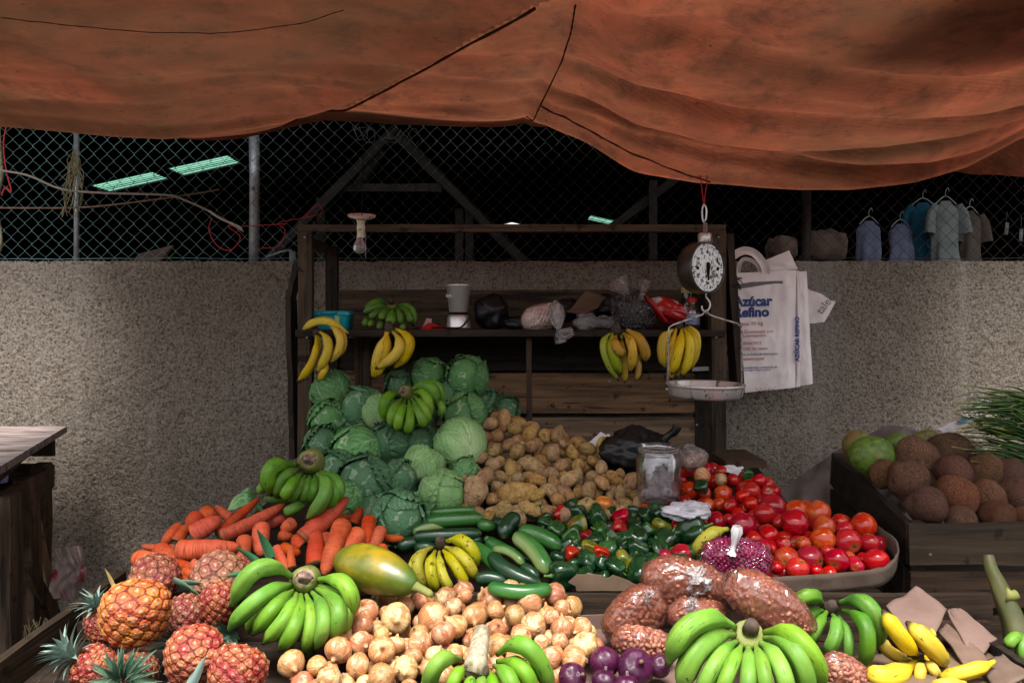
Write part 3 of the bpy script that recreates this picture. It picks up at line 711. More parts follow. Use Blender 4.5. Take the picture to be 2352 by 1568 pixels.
# ---------------------------------------------------------------- labels: what an item of a heap lies next to
LM = {  # landmarks seen in the picture: name -> pixel
 'papaya': (850,1325), 'papaya stem': (965,1362), 'front green bananas': (670,1400), 'bottom centre bananas': (1130,1530), 'bottom right bananas': (1720,1500),
 'speckled bananas': (1022,1298), 'cut banana trunk': (1100,1480), 'torn cardboard': (1380,1338), 'jar': (1512,1085), 'white plastic sheet': (1578,1172),
 'red bean bag': (1690,1260), 'black plastic bag': (1465,1030), 'biggest pale cabbage': (1058,1018), 'square cut cabbage': (1017,1130), 'tied nut bag': (1580,1330),
 'cabbage-top bananas': (945,945), 'sawn-stalk bananas': (705,1060), 'red onions': (1390,1530), 'white paper corner': (1365,1015), 'tray corner': (2050,1240),
 'upper pair of cucumbers': (1040,1190), 'big orange pineapple': (309,1405), 'coconut crate': (2090,1200), 'flared paper': (1670,1075), 'divider board': (1400,1385),
 'papaya top end': (760,1300), 'folded cabbage leaf': (560,1160), 'lone small onion bag': (1590,1045)}
ORD = ['nearest', 'second nearest', 'third nearest', 'fourth nearest', 'fifth nearest', 'sixth nearest']
def label_heap(items, lms, shared, group):
    """items: (object, px, py, desc). One label each: its rank by distance on one side of a landmark of the photo."""
    cands = {}
    for l in lms:
        lx, ly = LM[l]; sec = {}
        for k, (o, x, y, d) in enumerate(items):
            a = math.degrees(math.atan2(ly-y, x-lx)) % 360
            side = ['right of', 'above and right of', 'above', 'above and left of', 'left of', 'below and left of', 'below', 'below and right of'][int(((a+22.5) % 360)//45)]
            sec.setdefault((side, d), []).append((math.hypot(x-lx, y-ly), k))
        for (side, d), q in sec.items():
            for r, (dist, k) in enumerate(sorted(q)[:6]): cands.setdefault(k, []).append((r*60+dist, r, side, l))
    for k, (o, x, y, d) in enumerate(items):
        if group: o['group'] = group
        if o.get('label'): continue
        if k in cands:
            s_, r, side, l = min(cands[k]); o['label'] = '%s %s the %s, %s one' % (d, side, l, ORD[r])
        else: o['label'] = shared
def inside(px, py, poly):
    c = False; j = len(poly)-1
    for i in range(len(poly)):
        xi, yi = poly[i]; xj, yj = poly[j]
        if (yi > py) != (yj > py) and px < (xj-xi)*(py-yi)/(yj-yi)+xi: c = not c
        j = i
    return c
def fill(poly, taken, rr, sep, tries=4000, cap=400):
    out = []; xs_ = [p[0] for p in poly]; ys_ = [p[1] for p in poly]
    for _ in range(tries):
        x, y = rnd.uniform(min(xs_), max(xs_)), rnd.uniform(min(ys_), max(ys_)); r = rnd.uniform(*rr)
        if not inside(x, y, poly): continue
        if all(math.hypot(x-a, y-b) > sep*(r+c) for a, b, c in taken+out): out.append((x, y, r))
        if len(out) >= cap: break
    return out
def heap(kind, cat, pick, top, poly, rr, sep, lift, under_label, group, lms, shared, under_n=60, rot=None, size=1., sq=1.):
    """top: (px,py,r,desc,label,rot); the surface layer, then a covered layer half a fruit deeper"""
    top = list(top); tk = [(a[0], a[1], a[2]) for a in top]
    for x, y, r in fill(poly, tk, rr, sep): top.append((x, y, r, None, None, None))
    L = [(t, 0) for t in top]
    und = fill(poly, [], rr, sep*.9, 3000, under_n); L += [((x, y, r, None, None, None), 1) for x, y, r in und]
    pos, rad = [], []
    for (x, y, r, *_), lay in L:
        Y = surfY(y)-lift
        if lay: Y += 1.5*r*Y/F
        pos.append(P(x, y, Y)); rad.append(r*Y/F)
    pos = np.array([list(p) for p in pos]); rad = np.array(rad); p0 = pos.copy()
    for it in range(14):
        d = pos[:, None]-pos[None]; dist = np.linalg.norm(d, axis=2)+1e-6
        ov = np.clip((rad[:, None]+rad[None])*.9*sq-dist, 0, None); np.fill_diagonal(ov, 0)
        mv = (d/dist[..., None]*ov[..., None]*.25).sum(1); mv[:, [0, 2]] *= .5
        pos += mv; pos = p0+np.clip(pos-p0, -rad[:, None]*.7, rad[:, None]*.7)
    items = []
    for i, ((x, y, r, desc, lab, rt), lay) in enumerate(L):
        name, me, chs, dsc = pick(desc, x, y)
        ro = rt if rt is not None else (rot() if rot else (rnd.uniform(0, 6.3), rnd.uniform(0, 6.3), rnd.uniform(0, 6.3)))
        o = link_mesh(name, me, pos[i], ro, rad[i]*size); tag(o, None, cat, group)
        for cn, cm in chs: link_mesh(cn, cm, (0,0,0), parent=o)
        if lay: o['label'] = under_label
        else:
            if lab: o['label'] = lab
            items.append((o, x, y, dsc))
    label_heap(items, lms, shared, group)
    return items
Z1 = lambda x, y: (.336*x, 1041.25+.336*y)
Z2 = lambda x, y: (490+.3358*x, 1041.25+.3359*y)
Z3 = lambda x, y: (857.5+.3359*x, 1041.25+.3359*y)
Z4 = lambda x, y: (1225+.3359*x, 1041.25+.3359*y)
Z5 = lambda x, y: (1653.75+.2969*x, 1102.5+.2969*y)
ZA = lambda x, y: (661.5+.2734*x, 612.5+.2734*y)
ZB = lambda x, y: (1163.75+.2734*x, 612.5+.2734*y)

# ---------------------------------------------------------------- bananas
TIP = [(.0,(.10,.13,.03),.0),(.965,(.03,.022,.012),0.),(.985,(.03,.02,.012),1.),(1.,(.02,.015,.01),1.)]
def banana_mat(name, c0, c1, c2, spots, tstx=None, rough=.52):
    return pmat(name, [(.3, c0), (.5, c1), (.72, c2)], 9, rough=rough, bump=.2, bscale=45, bdist=.003, spec=.3, var=(.006,.06,.12),
                spots=spots, tst=[(0., (.16,.2,.03), .75), (.16, c1, 0.)]+(tstx or [(.90, (.16,.2,.03), .2), (.945, (.03,.022,.012), .97), (1., (.02,.015,.01), 1.)]))
DK = (.025,.018,.01)
B_green = banana_mat('green_banana_skin', (.058,.175,.010), (.105,.255,.018), (.18,.335,.03), [(DK, 38, .69, .04), ((.10,.14,.03), 12, .66, .12)])
B_deep = banana_mat('deep_green_banana_skin', (.03,.115,.010), (.065,.19,.016), (.12,.27,.028), [(DK, 34, .66, .05), ((.05,.06,.02), 10, .62, .12)])
B_yel = banana_mat('ripe_plantain_skin', (.46,.29,.02), (.62,.41,.025), (.70,.50,.05), [((.12,.06,.015), 12, .62, .16), (DK, 30, .65, .05)])
B_amb = banana_mat('amber_plantain_skin', (.42,.22,.03), (.56,.32,.04), (.64,.42,.06), [((.16,.08,.02), 10, .58, .16), (DK, 28, .65, .04)])
B_spk = banana_mat('speckled_yellow_skin', (.24,.22,.008), (.35,.32,.012), (.42,.38,.03), [((.08,.04,.012), 75, .58, .06), ((.10,.05,.015), 16, .64, .06)])
B_ripe = banana_mat('yellow_banana_skin', (.42,.27,.016), (.54,.36,.024), (.60,.43,.05), [((.10,.05,.015), 16, .60, .06), (DK, 34, .68, .04)])
B_half = banana_mat('half_green_plantain_skin', (.17,.24,.015), (.27,.33,.02), (.40,.38,.03), [(DK, 32, .65, .04)])
M_stalk = pmat('banana_stalk', [(.3,(.12,.15,.03)),(.6,(.17,.18,.04)),(.8,(.15,.09,.04))], 22, rough=.7, bump=.5, spots=[((.05,.03,.015), 20, .58, .1)])
M_cut = pmat('cut_stalk_end', [(.3,(.06,.035,.025)),(.5,(.24,.15,.11)),(.7,(.40,.28,.22))], 60, rough=.9, bump=.6)
M_nub = pmat('dark_stalk_end', [(.3,(.02,.013,.01)),(.7,(.09,.055,.04))], 50, rough=.85, bump=.5)
def marks(m, kt, ka, thr, colr, amt, soft=.05):
    """scars or root rings laid along a fruit's own length (t) and girth (a)"""
    nt = m.node_tree; b = nt.nodes['Principled BSDF']; old = b.inputs['Base Color'].links[0].from_socket
    rv = nd(nt, 'ShaderNodeObjectInfo').outputs['Random']
    cb = nd(nt, 'ShaderNodeCombineXYZ', {0: mth(nt, 'MULTIPLY', attr(nt, 't'), kt), 1: mth(nt, 'MULTIPLY', attr(nt, 'a'), ka), 2: mth(nt, 'MULTIPLY', rv, 50.)}).outputs[0]
    n = nd(nt, 'ShaderNodeTexNoise', {'Vector': cb, 'Scale': 1., 'Detail': 4., 'Roughness': .7}).outputs[0]
    nt.links.new(mixc(nt, ramp(nt, n, [(thr, 0.), (thr+soft, amt)]), old, colr), b.inputs['Base Color'])
for m_ in (B_green, B_deep, B_ripe, B_yel, B_amb, B_half): marks(m_, 7, 11, .61, (.045,.03,.015), .9); marks(m_, 2.2, 5, .56, (.16,.15,.03), .45, .12)
def banana_geo(mb, b, m, t, wpx, Ys, n=22, neck=.12):
    Yb, Ym, Yt = Ys
    m = (m[0]+rnd.uniform(-.07,.07)*wpx, m[1]+rnd.uniform(-.07,.07)*wpx); pts = curve3(P(*b, Yb), P(*m, Ym), P(*t, Yt), n); r = wpx*rnd.uniform(.92,1.02)/2*Ym/F; rad = []
    for i in range(n+1):
        u = i/n
        k = .36+.64*ss(neck*.5, neck+.22, u)
        k *= 1-.62*ss(.78, .97, u)**1.4
        if u > .965: k = .20
        rad.append(r*k)
    rad[0] *= .9
    mb.tube(pts, rad, 15, shape=lambda a, u: 1+(.075+.045*math.sin(wpx*7+u))*math.cos(5*a+wpx)*min(1, u*6)*min(1,(1-u)*6)+.02*math.sin(3*a+u*4), up=(.2,-1,.1))
def hand(label, crown, Yc, fingers, mt, Z, bulge=.10, drop=.05, stalk=None, cat='bananas', group='banana hands of the stall', back=None, name='banana_hand', stalk_mat=None):
    cx, cy = Z(*crown)
    root = thing(name, label, cat, P(cx, cy+30, Yc), group)
    for i, f in enumerate(fingers):
        b, m, t, w = f[:4]; dz = f[4] if len(f) > 4 else 0.; mm = f[5] if len(f) > 5 else mt
        sc = {Z1:.336, Z2:.3358, Z3:.3359, Z4:.3359, Z5:.2969, ZA:.2734, ZB:.2734}[Z]
        mb = MB(); banana_geo(mb, Z(*b), Z(*m), Z(*t), w*sc, (Yc+dz*.3, Yc-bulge+dz+.006*math.sin(i*2.3), Yc-drop+dz))
        mb.obj('banana', mm, root)
    if stalk:
        r, kind, d = stalk; r *= Yc/F; c = P(cx, cy, Yc); mb = MB()
        if kind == 'cut':      # thick stalk sawn off, its end facing the viewer
            ax = Vector(d).normalized()
            pts = [c-ax*r*1.8, c-ax*r*.9, c-ax*r*.1, c+ax*r*.5, c+ax*r*.72]
            mb.tube(pts, [r*1.3, r*1.28, r*1.12, r*.92, r*.74], 20, shape=lambda a, t: 1+.05*math.sin(3*a+t*3))
            mb.obj('stalk', stalk_mat or M_stalk, root)
            mb = MB(); e = c+ax*r*.70
            mb.tube([e, e+ax*r*.04, e+ax*r*.07, e-ax*r*.02], [r*.72, r*.70, r*.56, r*.1], 20, shape=lambda a, t: 1+.10*math.sin(2*a+1)+.05*math.sin(5*a))
            mb.obj('cut_end', M_cut, root)
        elif kind == 'knob':   # flat ring with a dark stub on it
            ax = Vector(d).normalized()
            mb.tube([c-ax*r*1.1, c-ax*r*.4, c+ax*r*.12, c+ax*r*.2], [r*.95, r*1.05, r*.95, r*.8], 22, shape=lambda a, t: 1+.03*math.sin(7*a))
            mb.obj('stalk', stalk_mat or M_stalk, root)
            mb = MB(); e = c+ax*r*.18+Vector((0,0,r*.22)); u2 = Vector((.15,-.5,.85))
            mb.tube([e, e+u2*r*.35, e+u2*r*.62, e+u2*r*.85], [r*.52, r*.5, r*.44, r*.25], 14, shape=lambda a, t: 1+.08*math.sin(3*a))
            mb.obj('stub', M_nub, root)
        else:                  # small dark torn crown
            ax = Vector(d).normalized()
            mb.tube([c+Vector((0,.02,0))-ax*r, c, c+ax*r*.8, c+ax*r*1.3], [r*1.1, r, r*.75, r*.45], 12, shape=lambda a, t: 1+.15*math.sin(4*a+t*5))
            mb.obj('stalk', stalk_mat or M_nub, root)
    return root
hand('big bright green banana hand lying between the pineapples and the golden onions', (628,858), 1.93, [
 ((600,960),(500,1150),(545,1370),92,.06), ((650,980),(690,1180),(640,1400),90,.07), ((740,950),(860,1120),(860,1290),95,.05), ((540,900),(330,1060),(240,1230),90,.06),
 ((540,845),(300,790),(125,1060),132,-.0), ((532,895),(318,985),(100,1215),124,-.012), ((545,935),(415,1060),(270,1240),112,-.02), ((568,955),(488,1120),(340,1300),104,-.028),
 ((598,958),(560,1160),(450,1345),108,-.034), ((632,958),(660,1150),(610,1370),96,-.03), ((672,945),(748,1120),(688,1350),98,-.026), ((705,925),(850,1070),(775,1290),128,-.016),
 ((720,900),(890,1040),(850,1275),104,.012), ((712,862),(905,915),(935,1140),120,.02)], B_green, Z2, .13, .10, (84/2.95, 'cut', (.12,-.8,.42)))
hand('largest bright green banana hand, in front of the nut bags at bottom right', (1475,1235), 1.72, [
 ((1420,1290),(1230,1500),(1290,1750),110,.06), ((1500,1310),(1500,1500),(1520,1760),110,.07),
 ((1375,1185),(1105,1150),(915,1460),150,.0), ((1372,1235),(1150,1320),(1000,1660),150,-.01), ((1390,1285),(1240,1430),(1110,1740),122,-.02), ((1425,1308),(1350,1480),(1240,1760),108,-.028),
 ((1468,1312),(1465,1500),(1440,1780),114,-.034), ((1512,1308),(1580,1490),(1590,1780),108,-.03), ((1548,1290),(1690,1460),(1740,1780),128,-.022),
 ((1575,1265),(1800,1360),(1880,1720),150,-.008), ((1580,1225),(1840,1290),(1990,1640),140,.012)], B_green, Z4, .13, .11, (104/2.95, 'knob', (0,-.72,.70)))
hand('light green banana hand with a thick cut trunk, cropped by the bottom centre edge', (730,1440), 1.64, [
 ((600,1410),(440,1430),(380,1650),120,.0), ((640,1470),(560,1540),(520,1720),95,-.01), ((690,1490),(650,1620),(640,1760),90,-.015), ((740,1490),(740,1620),(740,1760),90,-.015), ((790,1480),(830,1610),(840,1760),95,-.012),
 ((830,1450),(940,1550),(960,1740),120,-.01), ((850,1420),(1030,1480),(1080,1720),120,.0), ((850,1370),(1080,1340),(1220,1680),135,.015)], B_green, Z3, .09, .05)
root = bpy.data.objects['banana_hand.002']
mb = MB(); a, b = P(*Z3(745,1215), 1.69), P(*Z3(705,1450), 1.58)
mb.tube([a, a.lerp(b,.3), a.lerp(b,.7), b, b+Vector((-.004,-.008,-.012))], [.017,.019,.021,.024,.019], 18, shape=lambda q, t: 1+.07*math.sin(3*q+1)+.03*math.sin(8*q))
mb.obj('stalk', pmat('pale_banana_trunk', [(.3,(.12,.11,.03)),(.5,(.30,.25,.17)),(.7,(.46,.37,.32))], 4, (24,24,2), rough=.8, bump=.5), root)
mb = MB(); mb.blob(lambda th, ph: (b+Vector(((.026*math.sin(ph)*math.cos(th)),.012*math.cos(ph)-.006,.020*math.sin(ph)*math.sin(th)-.008))*(1+.15*nz((th,ph,1),2)), 0, 0), 18, 10)
mb.obj('cut_end', M_nub, root)
hand('deep green banana hand with a thick sawn stalk, standing between the carrots and the wall', (660,45), 2.55, [
 ((570,80),(390,110),(395,285),105,.02), ((590,110),(470,170),(440,300),85,.04), ((600,140),(520,230),(490,300),80,.0), ((630,150),(570,250),(520,320),80,.03), ((660,150),(640,240),(600,330),80,.05), ((690,150),(690,240),(650,330),80,.04),
 ((640,330),(560,370),(490,405),80,.03), ((430,170),(350,220),(318,265),75,.06), ((735,120),(850,200),(830,330),85,.02), ((725,130),(830,240),(740,390),92,.0), ((710,140),(770,260),(630,455),105,-.03), ((560,330),(430,310),(350,300),60,.07)],
 B_deep, Z2, .12, .10, (70/2.95, 'cut', (.1,-.9,.25)))
hand('green banana hand sitting on top of the cabbage heap', (985,1050), 3.02, [
 ((1090,1180),(1090,1280),(1075,1340),60,.05), ((1060,1000),(1250,990),(1290,1160),70,.03), ((1200,1120),(1290,1170),(1255,1255),65,.03),
 ((935,1065),(810,1130),(825,1310),95,-.0), ((958,1105),(885,1220),(880,1345),82,-.02), ((985,1118),(940,1250),(920,1375),84,-.03), ((1015,1118),(1030,1270),(990,1400),88,-.035), ((1040,1105),(1105,1230),(1145,1350),76,-.03), ((1058,1088),(1150,1180),(1180,1310),72,-.02),
 ((1062,1060),(1165,1090),(1185,1285),84,-.01), ((1050,1030),(1190,1000),(1240,1160),95,.01)], B_green, ZA, .10, .07, (52/3.6, 'cut', (-.35,-.8,.35)))
hand('dark green banana hand lying on the shelf behind the hanging plantains', (870,322), 3.50, [
 ((835,318),(740,300),(640,385),62,.0), ((835,335),(730,340),(625,390),52,-.03), ((930,318),(1030,360),(1050,500),64,.02), ((920,330),(1000,390),(1015,478),72,-.02), ((905,345),(940,410),(935,482),62,-.05), ((872,350),(865,420),(850,470),76,-.06),
 ((845,348),(800,395),(785,440),62,-.06), ((830,345),(740,390),(690,430),60,-.05), ((700,420),(660,450),(645,500),58,-.04), ((730,430),(700,470),(690,500),55,-.06), ((800,440),(775,480),(770,512),56,-.07), ((960,460),(960,500),(960,525),52,-.04)],
 B_deep, ZA, .08, .08, (50/3.6, 'knob', (0,-.35,.94)))
def hang(label, stem, Y, fingers, Z, mt, sr=11, bulge=.05):
    r = hand(label, stem, Y, fingers, mt, Z, bulge, .02, (sr, 'torn', (0,-.3,.9)), group='plantain bunches hung from the shelf', name='hanging_plantains')
    c = P(*Z(*stem), Y); mb = MB()
    mb.tube(spline([c+Vector((0,-.012,.0)), c+Vector((.01,.03,.02)), Vector((c.x, YS-.015, zs+.004)), Vector((c.x, YS+.03, zs+.004))], 4), .0016, 5)
    mb.obj('string', M_straw, r); return r
hang('leftmost yellow plantain bunch hung from the shelf, one finger lying across its top', (235,545), 3.27, [
 ((250,560),(240,740),(125,955),66,.03), ((235,570),(215,770),(75,965),68,-.01), ((265,545),(335,680),(235,890),78,-.02), ((330,480),(440,620),(350,810),72,-.025), ((370,490),(465,620),(400,770),60,.02), ((330,790),(300,870),(255,955),64,.01),
 ((505,560),(300,460),(115,540),66,.0)], ZA, B_yel, 9)
hang('four-finger yellow plantain bunch hung from the shelf above the cabbages', (850,512), 3.27, [
 ((830,540),(800,740),(705,935),112,.02), ((845,540),(760,730),(740,860),86,.0), ((880,545),(925,700),(735,855),88,-.03), ((905,525),(1020,660),(880,860),92,-.01)], ZA, B_yel, 11)
hang('plantain bunch with one green-yellow finger hung right of the middle of the shelf', (920,525), 3.27, [
 ((960,570),(985,800),(990,975),62,.04), ((1080,700),(1105,830),(1085,960),58,.03), ((875,560),(815,700),(945,960),66,.0,B_half), ((890,560),(890,720),(965,905),86,-.02,B_half), ((920,580),(925,680),(995,725),92,-.035), ((980,560),(1055,680),(1035,885),84,-.03), ((1010,530),(1125,640),(1165,800),104,-.015)], ZB, B_amb, 12)
hang('fully yellow plantain bunch hung behind the wire of the scale', (1450,492), 3.27, [
 ((1400,530),(1305,650),(1350,860),92,.01), ((1425,520),(1390,720),(1385,955),64,-.01), ((1480,520),(1480,700),(1420,940),66,.02), ((1470,530),(1440,700),(1385,905),84,-.035), ((1490,520),(1540,690),(1465,925),84,-.03), ((1510,510),(1580,650),(1520,880),74,-.01), ((1530,500),(1600,620),(1550,860),64,.01)], ZB, B_yel, 9)
hand('brown-speckled yellow banana hand between the papaya and the cucumbers', (460,612), 2.24, [
 ((390,640),(275,760),(320,900),74,.03), ((405,640),(300,760),(395,950),82,.0), ((425,665),(395,800),(450,955),78,-.02), ((452,668),(468,810),(545,945),78,-.025), ((478,662),(560,770),(645,925),84,-.02), ((490,640),(620,720),(705,865),88,-.01), ((500,600),(640,620),(712,780),92,.01)],
 B_spk, Z3, .10, .08, (40/2.95, 'torn', (-.1,-.5,.85)), stalk_mat=M_nub)
hand('dark-scarred green banana hand between the nut bag and the yellow bananas', (860,985), 1.87, [
 ((800,1010),(690,1040),(640,1190),104,.05), ((790,950),(690,890),(570,960),110,.03), ((830,1010),(750,1150),(690,1270),104,.02), ((870,1040),(890,1180),(810,1360),112,-.01), ((920,1050),(990,1230),(975,1440),90,.0), ((940,1005),(1130,1150),(1085,1480),124,-.03), ((925,950),(1150,990),(1235,1330),134,-.01)],
 B_deep, Z5, .10, .08, (52/3.4, 'torn', (.1,-.5,.85)))
hand('ripe yellow banana hand on the cardboard at the lower right', (1540,1375), 1.76, [
 ((1500,1395),(1320,1330),(1262,1215),100,.05), ((1530,1345),(1400,1230),(1255,1000),132,.0), ((1520,1400),(1300,1510),(1145,1450),160,-.02), ((1560,1410),(1545,1500),(1540,1640),92,-.01), ((1590,1400),(1650,1460),(1675,1530),84,.0)],
 B_ripe, Z5, .05, .03, (40/3.4, 'torn', (0,-.8,.5)))
hand('yellow banana pair with dark scars above the lone yellow banana', (1680,1440), 1.78, [
 ((1740,1450),(1640,1290),(1440,1095),146,-.03), ((1690,1500),(1640,1440),(1600,1330),84,.02), ((1660,1200),(1650,1180),(1630,1150),44,.04)], B_ripe, Z5, .03, .0, (26/3.4, 'torn', (-.3,-.6,.5)))
hand('lone yellow banana lying flat at the bottom right edge', (2140,1405), 1.68, [((2125,1400),(1930,1470),(1680,1530),112,.0)], B_ripe, Z5, .02, .0, None, name='single_banana')
hand('yellow banana cropped by the bottom edge right of the big green hand', (1720,1568), 1.63, [((1900,1565),(1750,1575),(1640,1600),90,.0)], B_ripe, Z5, .02, .0, None, name='single_banana')
hand('yellow banana peeping between the green hand and the red bean bag', (1250,640), 2.18, [((1330,515),(1190,570),(1110,700),95,.0)], B_spk, Z4, .02, .0, None, name='single_banana')

# ---------------------------------------------------------------- cabbages
def cabbage_mat(name, leaf, pale, vein):
    m, nt, b = mat0(name); v, rv = coords(nt)
    t, a = attr(nt, 't'), attr(nt, 'a')
    n1 = nd(nt, 'ShaderNodeTexNoise', {'Vector': v, 'Scale': 2.2, 'Detail': 5.}).outputs[0]
    av = mth(nt, 'ABSOLUTE', mth(nt, 'SUBTRACT', mth(nt, 'MULTIPLY', a, 2.), 1.))
    mid = ramp(nt, mth(nt, 'ADD', av, mth(nt, 'MULTIPLY', t, .05)), [(.02, 1.), (.085, 0.)])
    q = mth(nt, 'ADD', mth(nt, 'SUBTRACT', mth(nt, 'MULTIPLY', t, 6.5), mth(nt, 'MULTIPLY', av, 3.1)), mth(nt, 'MULTIPLY', n1, 1.3))
    q = mth(nt, 'ABSOLUTE', mth(nt, 'SUBTRACT', mth(nt, 'FRACT', q), .5))
    side = ramp(nt, q, [(.02, .85), (.08, 0.)])
    vo = nd(nt, 'ShaderNodeTexVoronoi', {'Vector': v, 'Scale': 7.}, feature='DISTANCE_TO_EDGE').outputs['Distance']
    net = ramp(nt, vo, [(.01, .18), (.05, 0.)])
    col = mixc(nt, ramp(nt, n1, [(.35, 0.), (.7, .85)]), leaf, [c*1.5 for c in leaf])
    basew = mth(nt, 'MULTIPLY', ramp(nt, t, [(.02, 1.), (.45, 0.)]), .75)
    col = mixc(nt, basew, col, pale)
    vs = mth(nt, 'MAXIMUM', mth(nt, 'MAXIMUM', mid, side), net)
    col = mixc(nt, mth(nt, 'MULTIPLY', vs, .8), col, vein)
    n2 = nd(nt, 'ShaderNodeTexNoise', {'Vector': v, 'Scale': 9., 'Detail': 4.}).outputs[0]
    col = mixc(nt, ramp(nt, n2, [(.66, 0.), (.74, .6)]), col, (.10,.07,.03))
    hv = nd(nt, 'ShaderNodeMapRange', {0: rv, 3: .8, 4: 1.2}).outputs[0]
    col = nd(nt, 'ShaderNodeHueSaturation', {'Value': hv, 'Saturation': .95, 'Color': col}).outputs[0]
    nt.links.new(col, b.inputs['Base Color']); b.inputs['Roughness'].default_value = .5; b.inputs['Specular IOR Level'].default_value = .35
    hh = mth(nt, 'ADD', vs, mth(nt, 'MULTIPLY', n2, .8))
    nt.links.new(nd(nt, 'ShaderNodeBump', {'Height': hh, 'Strength': .35, 'Distance': .02}).outputs[0], b.inputs['Normal'])
    return m
C_mid = cabbage_mat('cabbage_leaf', (.065,.20,.055), (.32,.50,.19), (.38,.55,.28))
C_dark = cabbage_mat('bluish_cabbage_leaf', (.05,.14,.06), (.20,.35,.16), (.28,.42,.25))
C_pale = cabbage_mat('pale_cabbage_leaf', (.16,.33,.10), (.46,.60,.29), (.48,.62,.36))
def cabbage_mesh(seed, mt, loose=1.):
    r_ = random.Random(seed); mb = MB()
    mb.blob(lambda th, ph: (Vector((math.sin(ph)*math.cos(th), math.sin(ph)*math.sin(th), math.cos(ph)))*.93*(1+.04*nz((math.cos(th)*2, math.sin(th)*2, ph*2), 1, seed)), .5, .3), 28, 18)
    nl = 7
    for i in range(nl):
        az0 = 2*math.pi*i/nl*1.62+r_.uniform(-.2,.2); off = .02+.016*i*.7; am = r_.uniform(1.9, 2.45); wd = r_.uniform(.95, 1.25); tw = r_.uniform(-.25,.25); sd = seed*9+i
        crl = loose*r_.uniform(.02,.12)
        def leaf(u, v):
            v2 = v*2-1; al = .12+u*am; wid = wd*math.sin(math.pi*min(1, .12+.80*u))**.75
            e = max(abs(v2)**5, ss(.82, 1, u))
            # direction on the ball: go along the midrib, then sideways on a great circle
            c = Vector((math.sin(al)*math.cos(az0), math.sin(al)*math.sin(az0), -math.cos(al)))
            sdw = Vector((-math.sin(az0), math.cos(az0), 0)); ang = v2*wid+tw*u
            d = (c*math.cos(ang)+sdw*math.sin(ang)).normalized()
            rr = .95+off+.03*nz((u*4, v*4, sd), 1)+.016*math.exp(-(v2/.08)**2)*(1-u*.6)+e*crl*(1+.9*math.sin(v*23+u*11+sd))+.006*nz((u*11, v*11, sd), 1)*e
            return d*rr
        mb.grid(leaf, 18, 20)
    return mb.mesh('cabbage', mt)
CB = {k: [cabbage_mesh(s_+j*7, mt, lo) for j in range(3)] for k, mt, s_, lo in (('m', C_mid, 3, .8), ('d', C_dark, 31, 1.), ('p', C_pale, 57, .5))}
cab = [(758,898,45,3.32,'m','cabbage with a pale ribbed base topmost of the left column against the post'), (755,963,46,3.22,'m','round cabbage second from the top of the left column'), (742,1018,42,3.1,'d','dark bluish cabbage third down the left column above the sawn banana stalk'),
 (832,938,50,3.22,'d','dark loose-leaved cabbage left of the bananas that sit on the heap'), (872,946,40,3.14,'p','pale ribbed cabbage touching the left side of the bananas on the heap'), (917,882,34,3.4,'d','grey-green cabbage with a dried edge below the four-finger plantains'),
 (987,862,41,3.38,'m','cabbage at the top of the heap, left one of the top pair'), (1073,866,50,3.34,'m','vivid green cabbage at the top right of the heap'), (1028,912,40,3.34,'d','shaded cabbage just right of the bananas on the heap'), (1066,952,52,3.18,'m','wide ribbed cabbage directly above the biggest pale one'),
 (1058,1018,60,2.98,'p','biggest pale cabbage, next to the top of the potatoes'), (1160,944,37,3.4,'d','dark cabbage in deep shade beside the centre upright'), (818,1034,56,2.98,'m','open-leaved cabbage right of the sawn banana stalk'), (893,1018,50,3.04,'d','bluish cabbage directly under the bananas on the heap'),
 (972,1018,46,3.06,'d','dark cabbage left of the biggest pale one'), (838,1112,66,2.74,'d','largest bluish cabbage, veined, above the carrots'), (973,1070,48,2.86,'p','pale yellow-green cabbage showing its cut base in mid heap'), (916,1102,46,2.78,'d','dark cabbage between the largest bluish one and the square cut one'),
 (1017,1132,54,2.68,'p','square cut cabbage resting on the upper pair of cucumbers'), (914,1188,62,2.52,'d','grey-green cabbage with spreading veins lowest in the heap'), (790,1152,46,2.66,'m','cabbage tucked right of the sawn-stalk bananas above the carrots'), (778,1082,50,2.9,'d','cabbage half hidden behind the sawn-stalk bananas'),
 (1066,1085,34,2.86,'m','small cabbage squeezed between the potatoes and the square cut cabbage'), (935,1035,40,3.12,'d','cabbage squeezed low in the middle of the heap below the bananas'), (860,1180,48,2.66,'d','cabbage mostly covered behind the carrots and the lowest cabbage'),
 (960,960,44,3.28,'d','cabbage behind the right fingers of the bananas on the heap'), (1110,930,40,3.42,'d','cabbage in shade between the vivid green one and the centre upright'), (800,980,40,3.24,'d','cabbage in the gap right of the left column')]
CROT = {'p': (1.9, .2, .5)}
for i, (x, y, r, Y, k, lb) in enumerate(cab):
    me = CB[k][i % 3]; ro = (R(rnd.uniform(60,120)), rnd.uniform(-.7,.7), rnd.uniform(-.8,.8))
    if i in (0, 4, 16): ro = (R(25), R(-20), rnd.uniform(0,6))     # base showing
    if i == 10: ro = (R(-65), .3, .6)
    o = link_mesh('cabbage', me, P(x, y, Y), ro, r*Y/F*(1.0)); tag(o, lb, 'cabbage', 'cabbages heaped on the bench')
# a loose leaf behind the carrots
mb = MB()
mb.grid(lambda u, v: P(520+90*u, 1178-48*math.sin(math.pi*u)*(.3+v*.9)+10*nz((u*4,v*4,1)), 2.62+.03*v+.02*math.sin(u*9)), 16, 10)
tag(mb.obj('cabbage_leaf', C_mid), 'single folded cabbage leaf lying behind the carrots by the wall', 'leaf')

